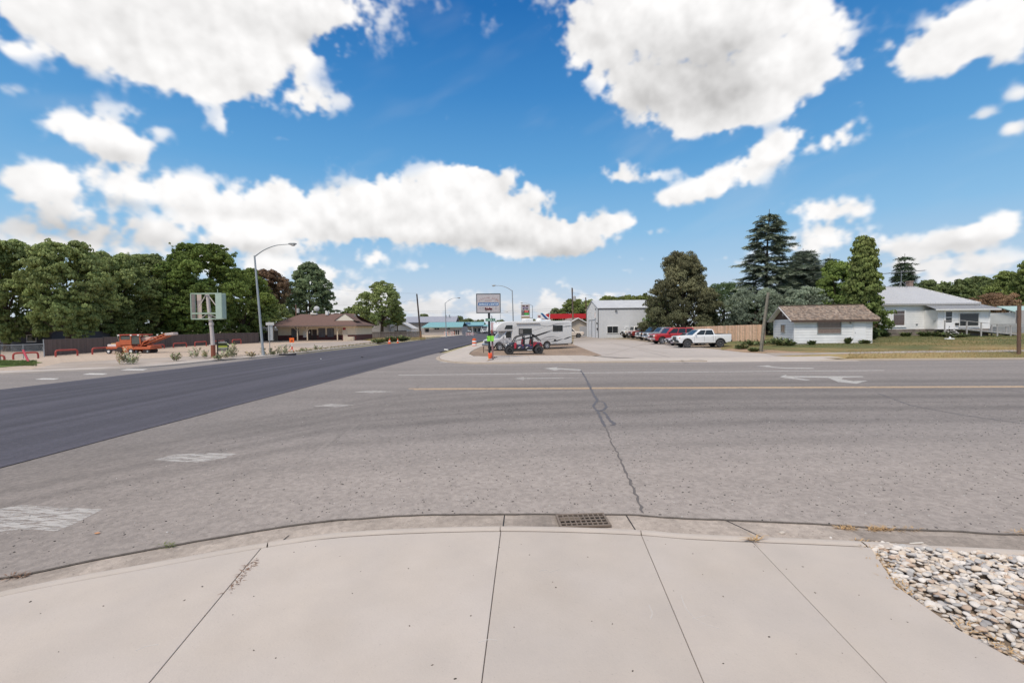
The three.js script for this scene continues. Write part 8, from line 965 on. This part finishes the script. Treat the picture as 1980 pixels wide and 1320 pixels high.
// petrol price sign
{
  const z = 118, a = D(1007.5, 618, z), b = D(1024.5, 588, z), w = b.x - a.x, h = b.y - a.y, t = thing('petrol_price_sign', 'tall petrol station price sign with red and green figures', 'sign', (a.x + b.x) / 2, z, 0.11), y0 = a.y - 0.11; mesh('pole', [box(0.4, y0 + 0.2, 0.3, -0.6, y0 / 2, -0.05), box(0.4, y0 + 0.2, 0.3, 0.6, y0 / 2, -0.05)], M.white, t); mesh('cabinet', [rbox(w, h, 0.5, 0, y0 + h / 2, 0, 0.05)], std([0.62, 0.60, 0.60]), t);
  const cv = document.createElement('canvas'); cv.width = 300; cv.height = 540; const c = cv.getContext('2d'); c.fillStyle = '#b9b2b2'; c.fillRect(0, 0, 300, 540); c.fillStyle = '#4a1f28'; c.beginPath(); c.moveTo(40, 40); c.lineTo(120, 40); c.lineTo(140, 84); c.lineTo(44, 84); c.fill(); c.beginPath(); c.moveTo(170, 40); c.lineTo(250, 40); c.lineTo(256, 84); c.lineTo(160, 84); c.fill(); c.fillStyle = '#8a7f98'; c.fillRect(60, 92, 180, 52); c.fillStyle = '#3c3650'; c.fillRect(52, 150, 70, 36); c.fillStyle = '#5b564d'; c.fillRect(150, 150, 96, 36); c.fillStyle = '#2a2228'; c.fillRect(14, 216, 272, 78); c.fillStyle = '#e03a35'; c.fillRect(116, 222, 140, 64); c.fillStyle = '#2c322c'; c.fillRect(14, 300, 272, 84); c.fillStyle = '#59c95f'; c.fillRect(118, 308, 146, 68); c.fillStyle = '#14421f'; c.font = 'bold 60px sans-serif'; c.fillText('3.99', 130, 362); c.fillStyle = '#f6a9a2'; c.fillText('3.59', 128, 276); c.fillStyle = '#cfc7c8'; c.fillRect(24, 238, 70, 12); c.fillRect(24, 262, 60, 10); c.fillRect(24, 326, 70, 12); c.fillStyle = '#f2eef0'; c.fillRect(10, 392, 280, 34); c.fillStyle = '#a08a6c'; c.fillRect(10, 432, 280, 60); c.fillStyle = '#d9d2d2'; c.fillRect(0, 494, 300, 46);
  const pt = new THREE.CanvasTexture(cv); pt.colorSpace = THREE.SRGBColorSpace; mesh('sign_face', new THREE.PlaneGeometry(w - 0.1, h - 0.1).translate(0, y0 + h / 2, 0.256), new THREE.MeshStandardMaterial({ map: pt, roughness: 0.5 }), t, true);
  for (const [p, y] of [[1063, 607], [1069, 610]].slice(0, 1)) { const l = thing('lot_light', 'white light pole before the left part of the red canopy', 'light pole', D(p, 640, 112).x, 112, 0.11); mesh('pole', [cyl(0.14, 0.10, 5.4, 0, 2.7, 0, 10)], M.white, l); mesh('lamp_head', [rbox(0.5, 0.25, 0.4, 0, 5.45, 0, 0.05)], std([0.4, 0.4, 0.4]), l); }
}

// ───────────────────────── weeds, shrubs, garden plants ─────────────────────────
function weed(name, label, cat, p, w, h, n, tone, tip, seed, opt = {}) {   // a clump of upright leafy stems; w and h in metres
  const g = p.x !== undefined ? p : G(...p), r = rng(seed), st = [], lf = [], t = thing(name, label, cat, g.x, g.z, land(g.x, g.z) + (opt.y ?? 0.01));
  for (let i = 0; i < n; i++) {
    const a = r() * 6.283, rr = Math.sqrt(r()) * w / 2, b = V(Math.cos(a) * rr * 0.6, 0, Math.sin(a) * rr * 0.35), hh = h * (0.45 + 0.55 * r()) * (1 - 0.35 * rr / (w / 2)), e = b.clone().add(V(Math.cos(a) * rr * 0.8, hh, Math.sin(a) * rr * 0.5)); st.push(bar(b, e, 0.008, 0.004, 3));
    const m = opt.leaves ?? 14; for (let k = 0; k < m; k++) { const q = b.clone().lerp(e, 0.12 + 0.88 * r()), d = r() * 6.283, l = (opt.leaf ?? 0.14) * (0.5 + 0.8 * r()), wd = l * 0.22, D3 = V(Math.cos(d) * l, (0.15 + 0.95 * r()) * l, Math.sin(d) * l), s = V(-Math.sin(d) * wd, 0.02, Math.cos(d) * wd), kk = r(), cc = [0, 1, 2].map((c) => lerp(tone[c], tip[c], kk) * (0.8 + 0.4 * r())); lf.push(tint(loftLeaf(q, D3, s), ...cc)); }
  }
  mesh('stems', st, std(tone.map((v) => v * 0.9)), t); tag(mesh('leaves', lf, std([1, 1, 1], { vertexColors: true, roughness: 0.85 }), t), null, null, null, 'stuff'); return t;
}
function loftLeaf(q, d, s) { const m = q.clone().addScaledVector(d, 0.5), e = q.clone().add(d); return join([quad(q, m.clone().add(s), e, m.clone().sub(s))]); }
const wg = [0.20, 0.22, 0.12], wt = [0.42, 0.41, 0.24], dryT = [0.42, 0.34, 0.20], sage = [0.28, 0.30, 0.20];
[[[255, 704], 40, 22, 26, 'leafy weed clump at the left kerb below the machine'], [[236, 705], 34, 24, 9, 'thin dry weed stalks left of the leafy clump'], [[339, 698], 18, 15, 16, 'round weed clump left of the sign frame'], [[375, 692], 24, 17, 14, 'spiky weeds left of the sign frame foot'], [[395, 692.5], 14, 18, 9, 'narrow weed right next to the sign frame foot'], [[452, 690], 28, 24, 28, 'tall weed clump right of the real estate board'], [[437, 692], 20, 13, 14, 'weed clump covering the foot of the real estate board'], [[420, 695], 18, 9, 12, 'low weeds before the sign frame pole'], [[485, 691], 18, 10, 12, 'pale dry weed left of the nearest lamp'], [[545, 685], 24, 18, 20, 'weed clump between the lamp and the orange sign'], [[527, 686], 16, 12, 10, 'low weeds at the foot of the road sign post'], [[510, 686], 12, 14, 10, 'dark weed behind the nearest lamp foot'], [[612, 676], 18, 8, 10, 'small weeds on the kerb right of the orange sign'], [[590, 679], 30, 6, 12, 'low strip of weeds right of the orange sign']].forEach(([p, w, h, n, label], i) => { const k = G(...p).z / F, dry = i === 1 || i === 8; weed('weed_clump', label, 'weed', p, w * 0.85 * k, h * 1.35 * k, Math.ceil(n * 0.6), dry ? dryT : i % 3 ? wg : sage, dry ? [0.36, 0.30, 0.17] : wt, 100 + i, { leaf: 0.2, leaves: 16 }); });
[[734, 663, 26, 6, 'low green weeds on the kerb left of the traffic cones'], [758, 661.5, 26, 11, 'dark green shrub behind the left traffic cone'], [778, 660.5, 24, 10, 'dark green shrub right of the traffic cones']].forEach(([x, y, w, h, label], i) => { const k = G(x, y).z / F; weed('shrub', label, 'shrub', [x, y], w * k, h * k, 34, [0.08, 0.11, 0.045], [0.22, 0.25, 0.10], 130 + i, { leaf: 0.4, leaves: 26 }); });
// plants round the two white houses
[[1500, 665, 40, 14, 'green weeds at the fence corner left of the small building'], [1510, 668, 26, 16, 'weeds under the gable window of the small building'], [1527, 668.5, 20, 12, 'broad leaved weeds at the front corner of the small building'], [1455, 668, 44, 12, 'dark weeds along the foot of the board fence'], [1434, 675, 20, 8, 'round green weed beside the leaning pole'], [1570, 666.5, 10, 7, 'small leafy plant under the wide window'], [1458, 680, 16, 5, 'flat green weed left of the leaning pole foot'], [1672, 664, 16, 5, 'dark plant at the foot of the small building door'], [1640, 664.5, 8, 13, 'thin dry plant left of the small building door']].forEach(([x, y, w, h, label], i) => { const k = G(x, y).z / F; weed('weed_clump', label, 'weed', [x, y], w * k, h * k, 30, [0.08, 0.11, 0.045], [0.22, 0.25, 0.10], 150 + i, { leaf: 0.22, leaves: 18 }); });
{ const at1 = (p, z) => ({ x: D(p, 640, z).x, z }); [[1712, 51.8, 1.0, 0.55, 'low weeds at the left part of the stone foundation'], [1752, 51.9, 0.9, 0.5, 'low dark weeds under the tall house window'], [1790, 51.5, 1.3, 0.7, 'green bush at the foundation left of the ramp'], [1812, 51.2, 1.2, 0.65, 'green bush at the upper end of the ramp'], [1855, 49.8, 1.8, 0.45, 'flat green shrub on the lawn before the ramp'], [1838, 50.2, 1.4, 0.5, 'dark growth under the ramp deck']].forEach(([p, z, w, h, label], i) => weed('garden_shrub', label, 'shrub', at1(p, z), w, h, 34, [0.075, 0.105, 0.04], [0.18, 0.21, 0.08], 170 + i, { leaf: 0.2, leaves: 20 })); weed('vine', 'narrow dark green climbing plant between the two white houses', 'plant', at1(1689, 47.5), 0.7, 1.7, 34, [0.04, 0.07, 0.03], [0.08, 0.11, 0.05], 180, { leaf: 0.2, leaves: 26 });
  const s = weed('sapling', 'young thin sapling with few leaves before the ramp', 'sapling', at1(1836, 47.6), 0.5, 1.5, 5, [0.10, 0.11, 0.05], [0.2, 0.17, 0.08], 181, { leaf: 0.22, leaves: 12 }); const st = thing('stepping_stone', 'flat white stone at the foot of the young sapling', 'stone', at1(1837, 47.2).x, 47.2); mesh('stone', [rbox(0.75, 0.12, 0.4, 0, 0.05, 0, 0.05)], M.white, st); mesh('chip', [rbox(0.14, 0.22, 0.14, 0.05, 0.17, 0, 0.05)], M.white, st); }
// grass blades over the lawns and verge: uncountable, one object each
function blades(name, label, n, pick, tones, h, seed) { const r = rng(seed), g = join(spread(5, (i) => { const a = i * 1.3 + 0.4, d = V(Math.cos(a), 0, Math.sin(a)), w = V(-Math.sin(a) * 0.03, 0, Math.cos(a) * 0.03), b = d.clone().multiplyScalar(0.05); return quad(b.clone().sub(w), b.clone().add(w), b.clone().addScaledVector(d, 0.12).add(V(0, 1, 0)).addScaledVector(w, 0.2), b.clone().addScaledVector(d, 0.12).add(V(0, 1, 0)).addScaledVector(w, -0.2)); })), im = new THREE.InstancedMesh(g, std([1, 1, 1], { roughness: 0.9 }), n), m = new THREE.Matrix4(), q = new THREE.Quaternion(); for (let i = 0; i < n; i++) { const [x, z] = pick(r), s = h * (0.5 + r()), t = tones[Math.floor(r() * tones.length)], k = 0.8 + 0.4 * r(); q.setFromEuler(new THREE.Euler(0, r() * 6.3, 0)); im.setMatrixAt(i, m.compose(V(x, land(x, z), -z), q, V(s * 2, s, s * 2))); im.setColorAt(i, C(t[0] * k, t[1] * k, t[2] * k)); } im.name = name; im.castShadow = im.receiveShadow = true; scene.add(im); return tag(im, label, 'grass', null, 'stuff'); }
blades('lawn_grass', 'short patchy green and straw grass on the house lawns', 12000, (r) => { let x, z; do { z = 39.8 + 12 * r(); x = 24.5 + r() * 40; } while (z < along([[24, 51], [26, 41.5], [30, 40.4], [80, 39.4]], x) || (x < 27 && z > 50)); return [x, z]; }, [[0.13, 0.15, 0.05], [0.17, 0.18, 0.06], [0.30, 0.24, 0.11], [0.10, 0.13, 0.045]], 0.07, 201);
blades('verge_grass', 'straw coloured dry grass on the strip beside the road', 6000, (r) => { const x = 22.5 + r() * 34, a = kerbR(x) + 0.3, b = along([[22.5, 31.3], [24, 33], [27, 37.6], [60, 37.2]], x); return [x, lerp(a, b, r())]; }, [[0.42, 0.31, 0.15], [0.36, 0.26, 0.12], [0.30, 0.22, 0.10], [0.20, 0.18, 0.07]], 0.07, 203);
blades('kerb_weeds', 'thin broken line of weeds along the left kerb', 2600, (r) => { const p = lkPts[18 + Math.floor(r() * 60)], q = inland(p, 0.2 + Math.pow(r(), 2) * 1.6); return q; }, [[0.24, 0.20, 0.09], [0.14, 0.15, 0.05], [0.32, 0.26, 0.13]], 0.12, 205);
blades('left_grass', 'green grass patch at the far left beside the road', 1800, (r) => { const p = G(-40 + r() * 110, 697.5 + r() * 10); return [p.x, p.z]; }, [[0.09, 0.13, 0.035], [0.14, 0.17, 0.05]], 0.10, 207);
blades('dry_roadside_grass', 'tall straw coloured grass beyond the traffic cones', 2400, (r) => { const p = G(702 + r() * 120, 652.5 + r() * 5); return [p.x, p.z]; }, [[0.42, 0.33, 0.18], [0.36, 0.27, 0.14], [0.26, 0.23, 0.10]], 0.22, 209);
// scraps on the fresh asphalt
[[455, 680.5, 0.10, [0.75, 0.72, 0.4], 'pale yellow scrap on the dark road below the restaurant'], [461, 679.8, 0.08, [0.75, 0.72, 0.5], 'second pale scrap close beside the yellow one'], [620, 694, 0.08, [0.7, 0.7, 0.68], 'single white scrap on the dark road'], [863, 679.5, 0.30, [0.75, 0.75, 0.73], 'white crumpled bag lying at the street corner kerb'], [700, 691, 0.12, [0.03, 0.03, 0.03], 'dark scrap in the middle of the fresh asphalt']].forEach(([x, y, s, c, label], i) => { const g = G(x, y, 0.02), m = mesh('litter', [mv(rbox(s * 1.4, s * 0.5, s, 0, s * 0.25, 0, s * 0.2), 0, 0, 0, 0.1, i, 0.1), mv(rbox(s * 0.7, s * 0.45, s * 0.9, s * 0.5, s * 0.2, 0.02, s * 0.2), 0, 0, 0, 0, i + 0.5, 0.2)], std(c), scene); m.position.set(g.x, i === 3 ? 0.12 : 0.016, -g.z); tag(m, label, 'litter'); });

renderer.render(scene, camera);
